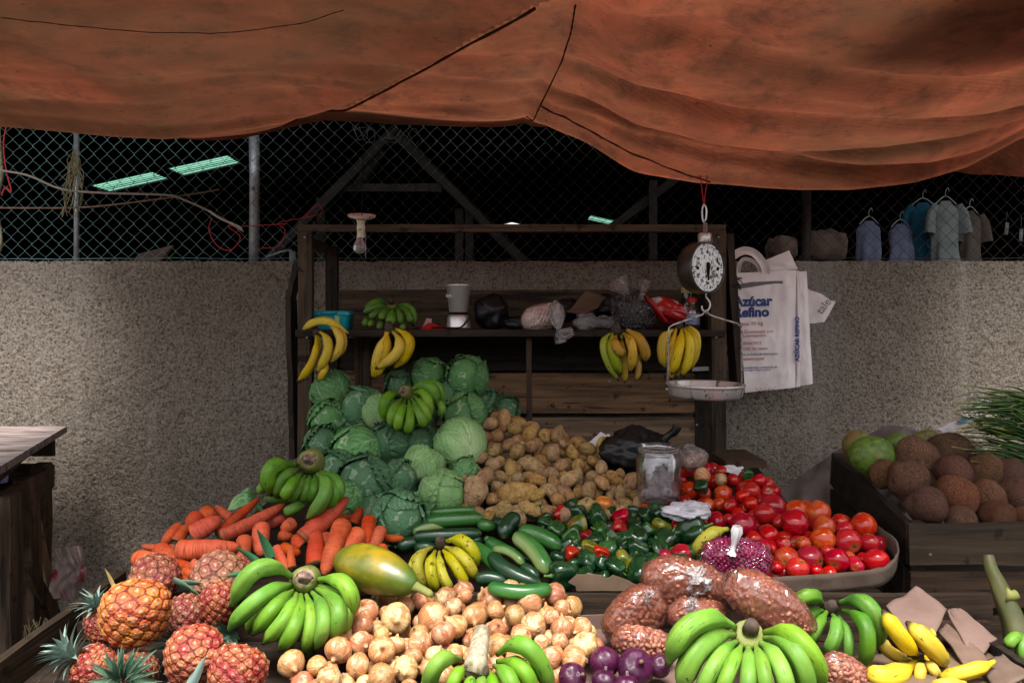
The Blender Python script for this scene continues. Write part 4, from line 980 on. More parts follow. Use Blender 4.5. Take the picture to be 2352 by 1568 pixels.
# ---------------------------------------------------------------- potatoes
def potato_mat(name, a, b_, c):
    return pmat(name, [(.28, a), (.5, b_), (.72, c)], 2.3, rough=.8, bump=.4, bscale=7, bdist=.05, detail=7, spec=.2, var=(.012,.12,.2),
                spots=[((.10,.055,.028), 1.7, .57, .14), ((.06,.033,.02), 9, .67, .04)])
PT = [potato_mat('potato_skin', (.21,.11,.04), (.38,.23,.09), (.50,.33,.15)), potato_mat('dusty_potato_skin', (.22,.115,.045), (.37,.215,.09), (.49,.32,.16))]
def potato_mesh(seed, mt):
    r_ = random.Random(seed); el = r_.uniform(1.1,1.5); fl = r_.uniform(.8,.95); bd = r_.uniform(-.2,.2); mb = MB()
    def f(th, ph):
        d = Vector((math.sin(ph)*math.cos(th), math.sin(ph)*math.sin(th), math.cos(ph)))
        q = d*(1+.16*nz(d, 1.2, seed)+.05*nz(d, 3.2, seed))
        return Vector((q.x*.92+bd*q.z*q.z, q.y*fl*.92, q.z*el)), 0, 0
    mb.blob(f, 22, 14); return mb.mesh('potato', mt)
POT = [potato_mesh(40+i, PT[i % 2]) for i in range(7)]
heap('potato', 'potato', lambda d, x, y: ('potato', rnd.choice(POT), [], 'brown earthy potato'),
 [(*Z3(985,290),34,None,'large knobbly potato with a bent end low in the middle of the heap',(1.4,.3,1.2)), (*Z3(680,310),32,None,'big dark potato lowest on the left side of the potato heap',(.2,.2,.1)), (1385,1035,20,None,'potato leaning upright against the white paper corner',(.3,.3,0))],
 [(1062,1095),(1085,1010),(1110,968),(1150,962),(1200,975),(1290,1002),(1345,1030),(1400,1040),(1405,1085),(1455,1100),(1470,1155),(1430,1185),(1360,1178),(1300,1190),(1240,1170),(1180,1200),(1100,1195),(1066,1150)],
 (14.5,22), .78, .0, 'brown earthy potato in the covered layer of the heap, mostly hidden by others', 'potatoes heaped beside the cabbages',
 ['biggest pale cabbage','square cut cabbage','white paper corner','black plastic bag','jar','upper pair of cucumbers'], 'brown earthy potato in the crowded middle of the potato heap', 110)

# ---------------------------------------------------------------- onions
def onion_mat(name, a, b_, c, d):
    m, nt, b = mat0(name); v, rv = coords(nt)
    tc = nd(nt, 'ShaderNodeTexCoord').outputs['Object']; sp = nd(nt, 'ShaderNodeSeparateXYZ', {0: tc})
    ang = mth(nt, 'ARCTAN2', sp.outputs[1], sp.outputs[0])
    cb = nd(nt, 'ShaderNodeCombineXYZ', {0: mth(nt, 'MULTIPLY', mth(nt, 'COSINE', ang), 5.), 1: mth(nt, 'MULTIPLY', mth(nt, 'SINE', ang), 5.), 2: mth(nt, 'ADD', mth(nt, 'MULTIPLY', sp.outputs[2], .8), mth(nt, 'MULTIPLY', rv, 31.))}).outputs[0]
    n1 = nd(nt, 'ShaderNodeTexNoise', {'Vector': cb, 'Scale': 1.6, 'Detail': 5., 'Roughness': .7}).outputs[0]
    n2 = nd(nt, 'ShaderNodeTexNoise', {'Vector': v, 'Scale': 1.3, 'Detail': 4., 'Distortion': .8}).outputs[0]
    col = ramp(nt, n1, [(.3, a), (.5, b_), (.7, c)])
    col = mixc(nt, ramp(nt, n2, [(.52, 0.), (.56, .8)]), col, d)
    t = mth(nt, 'ADD', attr(nt, 't'), mth(nt, 'MULTIPLY', mth(nt, 'SUBTRACT', n1, .5), .15))
    col = mixc(nt, ramp(nt, t, [(.05, .9), (.14, 0.), (.78, 0.), (.9, .8)]), col, (.20,.12,.06))
    h = nd(nt, 'ShaderNodeMapRange', {0: rv, 3: .485, 4: .508}).outputs[0]
    vv = nd(nt, 'ShaderNodeMapRange', {0: mth(nt, 'FRACT', mth(nt, 'MULTIPLY', rv, 9.1)), 3: .75, 4: 1.15}).outputs[0]
    col = nd(nt, 'ShaderNodeHueSaturation', {'Hue': h, 'Value': vv, 'Color': col}).outputs[0]
    nt.links.new(col, b.inputs['Base Color']); b.inputs['Roughness'].default_value = .22; b.inputs['Specular IOR Level'].default_value = .5
    nt.links.new(nd(nt, 'ShaderNodeBump', {'Height': n1, 'Strength': .25, 'Distance': .04}).outputs[0], b.inputs['Normal'])
    return m
ON = [onion_mat('golden_onion_skin', (.25,.10,.030), (.41,.19,.064), (.58,.35,.155), (.52,.33,.16)), onion_mat('reddish_onion_skin', (.26,.075,.03), (.42,.16,.065), (.55,.28,.14), (.54,.33,.18)), onion_mat('pale_onion_skin', (.38,.22,.085), (.52,.35,.165), (.66,.51,.30), (.34,.14,.045))]
R_on = onion_mat('purple_onion_skin', (.022,.003,.014), (.05,.006,.03), (.10,.015,.06), (.07,.01,.04))
_op = [(0,-.93),(.10,-.94),(.16,-.90),(.42,-.80),(.72,-.60),(.92,-.32),(1,.0),(.96,.28),(.80,.56),(.58,.76),(.36,.90),(.20,1.04),(.13,1.18),(.12,1.32),(.05,1.36),(0,1.36)]
def onion_mesh(seed, mt, neck=1.):
    r_ = random.Random(seed); mb = MB(); pr = [(x*(1+r_.uniform(-.02,.02)), z*(1 if z < .9 else 1-(1-neck)*.5)*r_.uniform(.98,1.02)) for x, z in _op]
    sx, sy = r_.uniform(.94,1.04), r_.uniform(.94,1.04)
    mb.lathe(pr, 26, wob=lambda a, t: 1+.02*math.sin(3*a+seed)+.012*math.sin(7*a+seed*2)+(.15*math.sin(4*a+seed) if t > .8 else 0))
    mb.v = [Vector((v.x*sx+(v.z-.8)*.15*(v.z > .8), v.y*sy, v.z)) for v in mb.v]
    for k in range(14):                                  # root whiskers
        a = r_.uniform(0,6.28); q = .08
        mb.tube([(q*math.cos(a),q*math.sin(a),-.92),(q*1.8*math.cos(a),q*1.8*math.sin(a),-1.0),(q*2.6*math.cos(a+.5),q*2.6*math.sin(a+.5),-1.04+r_.uniform(-.05,.05))], .012, 3)
    return mb.mesh('onion', mt)
OM = [[onion_mesh(5+i+10*j, ON[j], (1., .6, .8)[i % 3]) for i in range(3)] for j in range(3)]
on_top = []
for x, y, r in [(165,1150,106),(400,1140,112),(220,1040,65),(320,1010,60),(480,995,65),(615,995,55),(805,985,85),(690,1110,88),(850,1085,68),(960,1115,74),(1070,1020,92),(1265,980,78),(1300,1085,64),(1220,1120,60),(1100,1195,92),(1310,1220,78),(580,1190,82),(545,1050,66),(490,1270,84),(855,1210,65),(300,1250,68),(1270,1290,64),(1430,1320,92),(1375,1400,92),(1220,1420,72),(1000,1265,76),(730,1270,82),(330,1330,82),(150,1310,68),(60,1380,92),(220,1470,90),(270,1410,66),(430,1390,78),(560,1370,66),(60,1530,96),(380,1500,70),(1150,1290,55),(1250,1370,50)]:
    on_top.append((*Z3(x, y), r*.336, None, None, None))
for x, y, r in [(1040,1085,92),(1020,1205,90),(1000,1320,82),(840,1380,94),(1160,1380,88),(540,1450,98),(700,1460,74),(780,1550,90),(970,1480,80),(1300,1450,88),(1120,1530,106),(1180,1090,48)]:
    q = Z2(x, y)
    if all(math.hypot(q[0]-a[0], q[1]-a[1]) > 22 for a in on_top): on_top.append((*q, r*.336, None, None, None))
def onion_rot():
    return (R(rnd.choice([rnd.uniform(-40,40), rnd.uniform(60,130), rnd.uniform(-130,-70)])), R(rnd.uniform(-50,50)), rnd.uniform(0,6.3))
def pick_onion(d, x, y):
    j = rnd.choices([0,1,2], [4,4,2])[0]; return ('onion', rnd.choice(OM[j]), [], ('golden brown onion','reddish copper onion','pale straw onion')[j])
heap('onion', 'onion', pick_onion, on_top, [(700,1540),(800,1440),(830,1385),(900,1365),(1000,1370),(1080,1350),(1290,1360),(1330,1420),(1370,1480),(1350,1520),(1280,1545),(1200,1600),(650,1600)], (20,30), .80, .02,
 'brown onion in the covered layer of the onion heap, mostly hidden', 'brown onions heaped at the front', ['papaya','papaya stem','front green bananas','bottom centre bananas','cut banana trunk','divider board','red onions','speckled bananas','tied nut bag'],
 'brown onion in the crowded middle of the onion heap', 70, onion_rot)
RM = [onion_mesh(71+i, R_on, .7) for i in range(2)]
LM_red = [(*Z4(485,1420),112*.336,'purple onion with pale root whiskers facing up, left one of the upper pair',(R(120),0,.4)), (*Z4(700,1460),125*.336,'largest purple onion with a small cut tip, beside the bottom right bananas',(R(50),.2,0)), (*Z4(850,1310),88*.336,'purple onion highest of the red ones, leaning on the nut bag',(R(80),.5,.3)),
 (*Z4(265,1530),100*.336,'purple onion at the left end of the red onions, touching the brown ones',(R(60),-.4,1)), (*Z4(480,1560),90*.336,'purple onion at the bottom edge below the root-whiskered one',(R(20),.2,2)), (*Z4(860,1450),80*.336,'shaded purple onion tucked under the left bananas of the bottom right hand',(R(100),.2,2)), (*Z4(640,1600),95*.336,'purple onion mostly cropped by the bottom edge below the largest one',(R(10),.2,2))]
for i, (x, y, r, lb, ro) in enumerate(LM_red):
    Y = surfY(y)-.01; o = link_mesh('red_onion', RM[i % 2], P(x, y, Y), ro, r*Y/F); tag(o, lb, 'onion', 'red onions at the front')

# ---------------------------------------------------------------- tomatoes
def tom_mat(name, a, b_, c): return pmat(name, [(.3, a), (.5, b_), (.7, c)], 1.2, rough=.16, bump=.03, bscale=9, bdist=.02, detail=3, spec=.4, var=(.004,.02,.12), coat=.08,
    tst=[(0.,(.05,.035,.02),1.),(.045,(.10,.07,.02),.8),(.07,(.4,.2,.03),.25),(.2,(.4,.2,.03),0.)], spots=[((.25,.02,.01), 6, .74, .04)])
TM = {'ripe red tomato': tom_mat('red_tomato_skin', (.26,.003,.003), (.40,.006,.005), (.48,.015,.006)), 'orange-red tomato': tom_mat('orange_tomato_skin', (.36,.014,.005), (.44,.040,.008), (.48,.10,.02)), 'deep crimson tomato': tom_mat('crimson_tomato_skin', (.22,.002,.008), (.32,.004,.012), (.38,.006,.012))}
def tomato_mesh(seed, mt):
    r_ = random.Random(seed); el = r_.uniform(.88,1.25); mb = MB(); k = r_.choice([3,4,5])
    def f(th, ph):
        d = Vector((math.sin(ph)*math.cos(th), math.sin(ph)*math.sin(th), math.cos(ph)))
        rr = 1+.025*math.cos(k*th+seed)*math.sin(ph)+.05*nz(d, 1., seed)
        q = d*rr; z = q.z*el-.16*math.exp(-(ph/.28)**2)
        return Vector((q.x, q.y, z)), ph/math.pi, 0
    mb.blob(f, 26, 18); return mb.mesh('tomato', mt)
TV = {k: [tomato_mesh(i*3+hash(len(k)) % 7, m) for i in range(4)] for k, m in TM.items()}
RD, ORG, CR = 'ripe red tomato', 'orange-red tomato', 'deep crimson tomato'
tl = [(420,210,98,CR),(325,288,85,RD),(180,355,95,CR),(590,235,84,ORG),(760,280,95,ORG),(580,380,106,RD),(925,335,70,RD),(1085,370,98,ORG),(820,400,92,ORG),(775,460,96,ORG),(380,430,75,RD),(960,400,70,RD),(1005,520,104,RD),(1140,490,80,RD),(1205,625,98,RD),(690,600,98,CR),(500,600,88,ORG),(900,640,96,CR),(570,690,90,RD),(1050,665,60,CR),(320,715,74,RD),(640,490,58,ORG),(260,460,68,RD),(330,530,76,CR),(480,500,60,RD),(840,560,58,RD),(740,700,50,RD),(660,150+60,60,RD),(430,690,50,RD)]
tm_top = [(*Z5(x, y), r*.297, d, 'tomato with a square brown scar on its skin, in the tray' if (x, y) == (1005,520) else ('oblong red tomato lying on its side in the tray corner' if (x, y) == (1205,625) else None), (R(100),0,.2) if (x, y) == (1005,520) else ((.2,R(85),.1) if (x,y) == (1205,625) else None)) for x, y, r, d in tl]
tm_top += [(*Z4(x, y), r*.336, d, None, None) for x, y, r, d in [(1245,470,64,CR),(1165,470,46,CR),(980,495,42,RD),(900,700,48,CR),(1015,690,72,CR),(775,355,36,ORG),(855,355,40,RD),(935,335,36,RD)]]
def pick_tom(d, x, y):
    if d is None: d = rnd.choices([RD, CR, ORG], [8,3,.5])[0]
    return ('tomato', rnd.choice(TV[d]), [], d)
heap('tomato', 'tomato', pick_tom, tm_top, [(1565,1085),(1605,1072),(1700,1088),(1770,1112),(1788,1150),(1830,1190),(1960,1195),(2020,1240),(2030,1285),(1900,1312),(1780,1325),(1745,1240),(1690,1215),(1640,1190),(1600,1155),(1560,1150)], (15,21), .80, .0,
 'red tomato in the covered layer of the tomato heap, mostly hidden', 'tomatoes in the cardboard tray', ['jar','white plastic sheet','red bean bag','tray corner','flared paper','coconut crate','lone small onion bag'], 'red tomato in the crowded back half of the tomato heap', 130)

# ---------------------------------------------------------------- peppers
def pep_mat(name, a, b_, c, sp=None): return pmat(name, [(.35, a), (.52, b_), (.68, c)], 1.1, rough=.14, bump=.05, bscale=6, bdist=.03, detail=3, spec=.5, var=(.008,.03,.2), coat=.15, spots=sp)
PM = {'dark green pepper': pep_mat('dark_green_pepper_skin', (.004,.022,.008), (.008,.040,.012), (.016,.065,.016)), 'red pepper': pep_mat('red_pepper_skin', (.22,.003,.004), (.34,.005,.006), (.40,.015,.008)),
      'yellow-green blotched pepper': pep_mat('turning_pepper_skin', (.03,.09,.01), (.13,.15,.012), (.34,.20,.015), [((.35,.06,.01), 1.6, .56, .1)]), 'orange pepper': pep_mat('orange_pepper_skin', (.45,.10,.01), (.55,.19,.015), (.55,.30,.03)),
      'mid green pepper': pep_mat('mid_green_pepper_skin', (.008,.04,.01), (.018,.075,.014), (.035,.11,.02))}
M_pstem = flat('pepper_stem', (.10,.20,.05), .6)
def pepper_mesh(seed, mt):
    r_ = random.Random(seed); k = r_.choice([3,3,4]); el = r_.uniform(.95,1.3); mb = MB()
    def f(th, ph):
        z = math.cos(ph); rr = math.sin(ph)**.62*(.92+.10*z)*(1+.19*math.cos(k*th+seed)*(.45+.55*math.sin(ph))+.05*nz((math.cos(th),math.sin(th),z), 1.4, seed))
        zz = z*el-.30*math.exp(-(ph/.5)**2)+.16*math.exp(-((math.pi-ph)/.4)**2)
        return Vector((rr*math.cos(th), rr*math.sin(th), zz)), ph/math.pi, 0
    mb.blob(f, 32, 20)
    st_ = MB(); st_.tube([(0,0,el*.62),(0.02,0,el*.85),(.08,.03,el*1.1),(.14,.04,el*1.22)], [.22,.10,.08,.10], 8)
    return mb.mesh('pepper', mt), st_.mesh('stem', M_pstem)
PV = {k: [pepper_mesh(2+i*5, m) for i in range(3)] for k, m in PM.items()}
def pick_pep(d, x, y):
    if d is None: d = rnd.choices(list(PM), [12,.8,.35,.0,3])[0]
    me, stm = rnd.choice(PV[d]); return ('bell_pepper', me, [('stem', stm)], d)
G, RP, YP, OP, MG = list(PM)
pl = [(445,440,70,G),(300,410,60,G),(160,520,52,MG),(270,590,66,MG),(445,530,55,MG),(320,500,60,YP),(380,650,56,YP),(615,735,70,YP),(475,365,58,OP),(605,440,55,RP),(585,520,55,RP),(180,410,46,RP),(255,700,50,RP),(460,700,52,RP),(200,820,95,G),(370,750,60,G),(520,600,60,MG),(580,650,50,G),(700,590,66,G),(780,560,50,MG),(850,430,66,G),(880,510,62,YP),(700,500,60,G),(715,660,72,G),(770,450,56,G),(1090,540,85,G),(900,600,66,G),(740,810,95,G),(520,680,58,MG),(690,420,46,G),(560,790,50,G),(860,660,56,G),(430,600,50,G),(620,600,50,G),(240,640,46,G),(80,480,46,G),(960,560,46,G),(480,780,46,G)]
pp_top = []
PL = {(475,365): 'orange pepper at the top edge of the peppers, touching the potatoes', (615,735): 'yellow blotched pepper with a rotten brown hole, above the torn cardboard', (380,650): 'yellow-green pepper with a black hole facing the viewer', (1090,540): 'big dark green pepper right of the others, below the white plastic sheet', (200,820): 'very large dark green pepper left of the torn cardboard', (740,810): 'long dark green pepper beside the tied nut bag, right of the torn cardboard', (605,440): 'upper one of two touching red peppers', (585,520): 'lower one of two touching red peppers', (880,510): 'dark pepper with an orange streak right of the middle', (320,500): 'yellow and red blotched pepper left of the middle'}
for x, y, r, d in pl:
    rt = (R(95), 0, rnd.uniform(-.3,.3)) if (x, y) in ((615,735),(380,650),(460,700)) else (rnd.uniform(.4,2.6), rnd.uniform(-.8,.8), rnd.uniform(0,6.3))
    pp_top.append((*Z4(x, y), r*.336*1.12, d, PL.get((x, y)), rt))
heap('pepper', 'pepper', pick_pep, pp_top, [(1240,1190),(1310,1170),(1420,1180),(1540,1190),(1630,1225),(1620,1265),(1545,1300),(1480,1320),(1440,1322),(1300,1322),(1270,1310),(1290,1260)], (19,25), .78, .0,
 'dark green pepper in the covered layer of the pepper heap, mostly hidden', 'bell peppers heaped on the bench', ['torn cardboard','white plastic sheet','upper pair of cucumbers','jar','tied nut bag','red bean bag'], 'dark green pepper in the crowded middle of the pepper heap', 45, lambda: (rnd.uniform(.4,2.6), rnd.uniform(-.8,.8), rnd.uniform(0,6.3)))

# ---------------------------------------------------------------- cucumbers
def cuc_mat(name, a, b_, c, pale): return pmat(name, [(.3, a), (.5, b_), (.7, c)], 14, rough=.3, bump=.2, bscale=90, bdist=.003, spec=.5, ast=[(0., pale, .75), (.25, pale, .3), (.45, pale, 0.)], tst=[(0., (.25,.32,.10), .6), (.07, pale, 0.), (.93, pale, 0.), (1., (.3,.35,.12), .5)], coat=.1)
K_mid = cuc_mat('green_cucumber_skin', (.006,.055,.010), (.012,.088,.015), (.028,.13,.025), (.05,.17,.03)); K_dark = cuc_mat('dark_cucumber_skin', (.004,.022,.009), (.006,.032,.012), (.010,.045,.016), (.012,.05,.018)); K_pale = cuc_mat('pale_bellied_cucumber_skin', (.008,.055,.010), (.016,.09,.016), (.035,.13,.028), (.36,.42,.14))
cu = [((170,645),(240,615),(330,600),82,.06,K_dark,'dark cucumber at the far left of the cucumbers beside the carrots'), ((280,650),(360,640),(430,650),90,.07,K_dark,'dark cucumber mostly behind the speckled bananas'), ((1010,700),(1070,720),(1180,690),60,.08,K_dark,'dark cucumber in the gap between the streaked one and the peppers'),
 ((640,600),(690,590),(745,600),76,.05,K_dark,'dark cucumber just above the right tip of the speckled bananas'), ((780,590),(860,640),(970,690),84,.06,K_mid,'cucumber half hidden behind the pale bellied one'), ((900,470),(870,480),(800,440),90,.06,K_dark,'cucumber at the back touching the lowest potatoes'),
 ((365,412),(530,392),(700,388),60,.03,K_mid,'thin upper cucumber of the pair under the square cut cabbage'), ((360,468),(550,452),(755,440),98,-.01,K_mid,'bright green lower cucumber of the pair under the square cut cabbage'), ((270,545),(370,500),(500,490),70,.03,K_pale,'pale tipped cucumber below the left end of the bright pair'),
 ((275,570),(480,560),(740,545),90,.0,K_dark,'long dark cucumber just above the speckled bananas'), ((720,480),(770,490),(835,500),88,.02,K_mid,'cucumber end facing the viewer right of the bright pair'), ((765,582),(780,582),(800,580),54,.03,K_mid,'small round cucumber end below the bright pair'),
 ((1000,430),(920,480),(890,580),110,.0,K_dark,'stout dark cucumber pointing at the viewer above the streaked one'), ((990,535),(1130,560),(1290,650),112,.0,K_mid,'plain green cucumber slanting right above the streaked one'), ((1080,350),(1080,400),(1080,440),110,.04,K_dark,'round dark cucumber end against the potatoes'), ((1130,360),(1160,390),(1200,410),80,.03,K_mid,'light green cucumber tip against the potatoes beside the round dark end'),
 ((700,870),(800,850),(930,890),92,.02,K_dark,'dark cucumber between the speckled bananas and the front one'), ((650,640),(790,710),(880,850),112,-.0,K_mid,'broad green cucumber right behind the speckled bananas'), ((812,655),(930,670),(1030,760),70,-.02,K_pale,'pale bellied cucumber in the middle of the cucumbers'), ((810,690),(920,800),(1150,895),104,-.03,K_dark,'long dark cucumber below the pale bellied one'),
 ((1010,770),(1070,800),(1130,860),70,-.01,K_dark,'short dark cucumber left of the streaked one'), ((960,560),(1100,660),(1185,820),124,-.05,K_pale,'large streaked cucumber with a pale stripe pointing down at the onions'), ((785,905),(1000,950),(1220,915),106,-.06,K_mid,'long green cucumber lying in front on the divider board')]
for b_, m_, t_, wd, dz, mt, lb in cu:
    ps = [Z3(*b_), Z3(*m_), Z3(*t_)]; Y0 = [surfY(p[1])-.03+dz for p in ps]; Y0 = [(y+sum(Y0)/3)/2 for y in Y0]
    pts = curve3(P(*ps[0], Y0[0]), P(*ps[1], Y0[1]-.01), P(*ps[2], Y0[2]), 24); r = wd*.336/2*Y0[1]/F
    mb = MB(); L_ = (pts[-1]-pts[0]).length
    rad = []
    for i in range(25):
        u = i/24; e = min(1, u*L_/(r*1.1)), min(1, (1-u)*L_/(r*1.3)); rad.append(r*max(.12, math.sqrt(max(0, 1-(1-e[0])**2)))*max(.12, math.sqrt(max(0, 1-(1-e[1])**2)))*(.93+.07*math.sin(math.pi*u)))
    mb.tube(pts, rad, 18, shape=lambda a, t: 1+.025*math.cos(6*a)+.015*math.sin(3*a+t*9), up=(.1,.2,-1))
    tag(mb.obj('cucumber', mt), lb, 'cucumber', 'cucumbers on the bench')

# ---------------------------------------------------------------- carrots
K_car = pmat('carrot_skin', [(.3,(.33,.034,.010)),(.5,(.46,.060,.018)),(.72,(.54,.098,.033))], 16, rough=.6, bump=.5, bscale=45, bdist=.003, spec=.2, var=(.006,.05,.14), tst=[(0.,(.04,.03,.012),1.),(.03,(.09,.065,.02),.95),(.055,(.3,.1,.03),.3),(.1,(.5,.1,.03),0.),(.97,(.3,.1,.04),0.),(1.,(.25,.1,.05),.6)], spots=[((.16,.055,.025), 55, .64, .05), ((.22,.08,.04), 14, .62, .12)])
marks(K_car, 34, 1.4, .55, (.17,.04,.012), .85); marks(K_car, 5, 3, .55, (.16,.07,.035), .6, .14)
def carrot(a, b, w_, Z, dz=0., lb=None, bend=0., blunt=.14, sc=.336):
    pa, pb = Z(*a), Z(*b); ym = (pa[1]+pb[1])/2; Y = surfY(ym)-.04+dz; Ya = Y+(surfY(pa[1])-surfY(ym))*.45; Yb = Y+(surfY(pb[1])-surfY(ym))*.45
    A_, B_ = P(*pa, Ya), P(*pb, Yb); mid = (A_+B_)/2+Vector((0,-.01,bend)); pts = curve3(A_, mid, B_, 22); r = 1.08*w_*sc/2*Y/F; sd = rnd.uniform(0,99)
    prof_ = [(0,.35),(.012,.62),(.04,.93),(.09,1.),(.4,.96),(.7,.82),(.88,.58),(.96,.36),(1,blunt)]
    rad = [r*float(np.interp(i/22, [q[0] for q in prof_], [q[1] for q in prof_]))*(1+.05*nz((i*.35, sd, 0))) for i in range(23)]
    mb = MB(); mb.tube(pts, rad, 14, shape=lambda q, t: 1+.04*math.sin(2*q+sd)+.03*nz((t*12, math.cos(q), sd)))
    for k in range(5):
        i = rnd.randrange(3, 20); q = pts[i]; d = Vector((rnd.uniform(-1,1), -.5, rnd.uniform(-.3,1))).normalized()
        mb.tube([q+d*rad[i]*.9, q+d*(rad[i]+.006), q+d*(rad[i]+.012)+Vector((.004,0,-.003))], .0004, 3)
    o = mb.obj('carrot', K_car); tag(o, None, 'carrot', 'carrots heaped on the left of the bench')
    if lb: o['label'] = lb
    return (o, (pa[0]+pb[0])/2, ym, 'orange carrot')
CI = []
for a, b, w_, dz, lb, bd in [((600,600),(920,300),122,-.06,'large carrot slanting up to the right over the others',0.), ((890,470),(755,830),124,-.05,'big carrot pointing down at the papaya',0.), ((700,775),(712,520),118,-.02,'thick carrot whose dark crown faces down above the front green bananas',0.), ((40,575),(490,345),96,-.05,'longest carrot, slanting up to the right at the top of the heap',-.004), ((20,560),(315,305),66,-.02,'slimmer carrot lying parallel behind the longest one',0.),
 ((215,580),(205,760),96,-.0,None,0.), ((330,500),(330,700),116,-.01,'forked stubby carrot behind the dark green pineapple leaf',0.), ((400,480),(500,460),84,.02,None,.01), ((545,475),(470,520),88,.0,None,0.), ((430,640),(520,800),66,-.02,None,0.), ((540,790),(535,625),58,-.03,'small pointed carrot sticking up behind the front green bananas',0.), ((600,640),(560,560),84,.02,None,0.), ((810,450),(950,430),66,.05,None,0.),
 ((955,480),(1015,370),72,.03,None,0.), ((1065,445),(1060,660),98,.0,'upright carrot with its crown at the top on the right of the heap',0.), ((1000,535),(880,710),112,-.03,None,0.), ((1010,700),(1025,610),64,-.02,None,0.), ((1110,500),(1240,508),38,.04,'thin carrot pointing right at the lowest cabbage',0.), ((1150,515),(1080,680),84,-.0,None,0.), ((1180,575),(1305,575),50,.04,'thin carrot pointing right into the shade beside the cucumbers',0.), ((1160,640),(1130,720),76,.02,None,0.), ((470,560),(540,560),70,.04,None,0.), ((770,560),(800,640),76,.04,None,0.), ((640,540),(700,420),70,.05,None,0.), ((870,620),(960,520),80,.05,None,0.), ((120,480),(200,420),70,.04,None,0.), ((480,640),(600,680),80,.03,None,0.)]:
    CI.append(carrot(a, b, w_, Z2, dz, lb, bd))
for a, b, w_, dz, lb, bd in [((1212,665),(1640,635),138,-.05,'thick blunt carrot lying level at the left of the heap',.0), ((930,715),(1300,905),112,-.03,'curved carrot bending down behind the dark red pineapple',.02), ((1310,555),(1510,440),124,-.03,'stubby carrot with a green-topped crown high on the left',.0), ((1350,430),(1295,500),104,.0,None,0.), ((1210,605),(1300,480),78,.0,None,0.), ((1230,500),(1110,620),84,.02,None,0.), ((1210,650),(965,628),54,.0,'thin carrot tip pointing left at the far left of the heap',0.), ((1090,650),(1250,750),112,-.0,None,0.), ((1585,440),(1475,355),64,.04,'small carrot tip pointing up left at the top of the heap',0.), ((1200,760),(1420,800),90,.02,None,0.), ((1260,810),(1400,830),70,.0,None,0.), ((1340,790),(1330,720),56,-.02,None,0.), ((1400,400),(1480,420),100,.04,None,0.), ((1130,720),(1000,760),80,.04,None,0.)]:
    CI.append(carrot(a, b, w_, Z1, dz, lb, bd, .3 if w_ == 138 else .14))
label_heap(CI, ['papaya top end','sawn-stalk bananas','folded cabbage leaf','front green bananas','big orange pineapple'], 'orange carrot in the crowded middle of the carrot heap', 'carrots heaped on the left of the bench')

# ---------------------------------------------------------------- pineapples
def pine_mat(name, eye, eye2, groove):
    m, nt, b = mat0(name); v, rv = coords(nt); t, a = attr(nt, 't'), attr(nt, 'a')
    n1 = nd(nt, 'ShaderNodeTexNoise', {'Vector': v, 'Scale': 5., 'Detail': 5.}).outputs[0]; n2 = nd(nt, 'ShaderNodeTexNoise', {'Vector': v, 'Scale': 1.5, 'Detail': 3.}).outputs[0]
    col = mixc(nt, ramp(nt, n2, [(.38, 0.), (.62, 1.)]), eye, eye2)
    col = mixc(nt, ramp(nt, n1, [(.5, 0.), (.75, .3)]), col, (.45,.26,.15))
    tt = mth(nt, 'ADD', t, mth(nt, 'MULTIPLY', mth(nt, 'SUBTRACT', n1, .5), .16))
    col = mixc(nt, ramp(nt, tt, [(.70, 0.), (.84, .85), (.95, 1.)]), col, groove)
    col = mixc(nt, ramp(nt, tt, [(.05, .8), (.12, .45), (.24, 0.)]), col, (.42,.30,.22))
    col = mixc(nt, ramp(nt, tt, [(.28, .0), (.34, .5), (.44, 0.)]), col, (.10,.035,.02))
    nt.links.new(col, b.inputs['Base Color']); b.inputs['Roughness'].default_value = .45; b.inputs['Specular IOR Level'].default_value = .4
    nt.links.new(nd(nt, 'ShaderNodeBump', {'Height': n1, 'Strength': .5, 'Distance': .03}).outputs[0], b.inputs['Normal']); return m
PA = {'o': pine_mat('orange_pineapple_rind', (.46,.16,.018), (.42,.075,.018), (.11,.010,.006)), 'r': pine_mat('red_pineapple_rind', (.36,.105,.032), (.26,.014,.014), (.085,.002,.004)), 'd': pine_mat('brown_pineapple_rind', (.24,.075,.025), (.22,.028,.022), (.07,.012,.008)), 't': pine_mat('tan_pineapple_rind', (.30,.13,.06), (.26,.07,.045), (.08,.025,.015))}
M_bract = pmat('dry_bract', [(.3,(.38,.25,.19)),(.7,(.62,.50,.42))], 6, rough=.8)
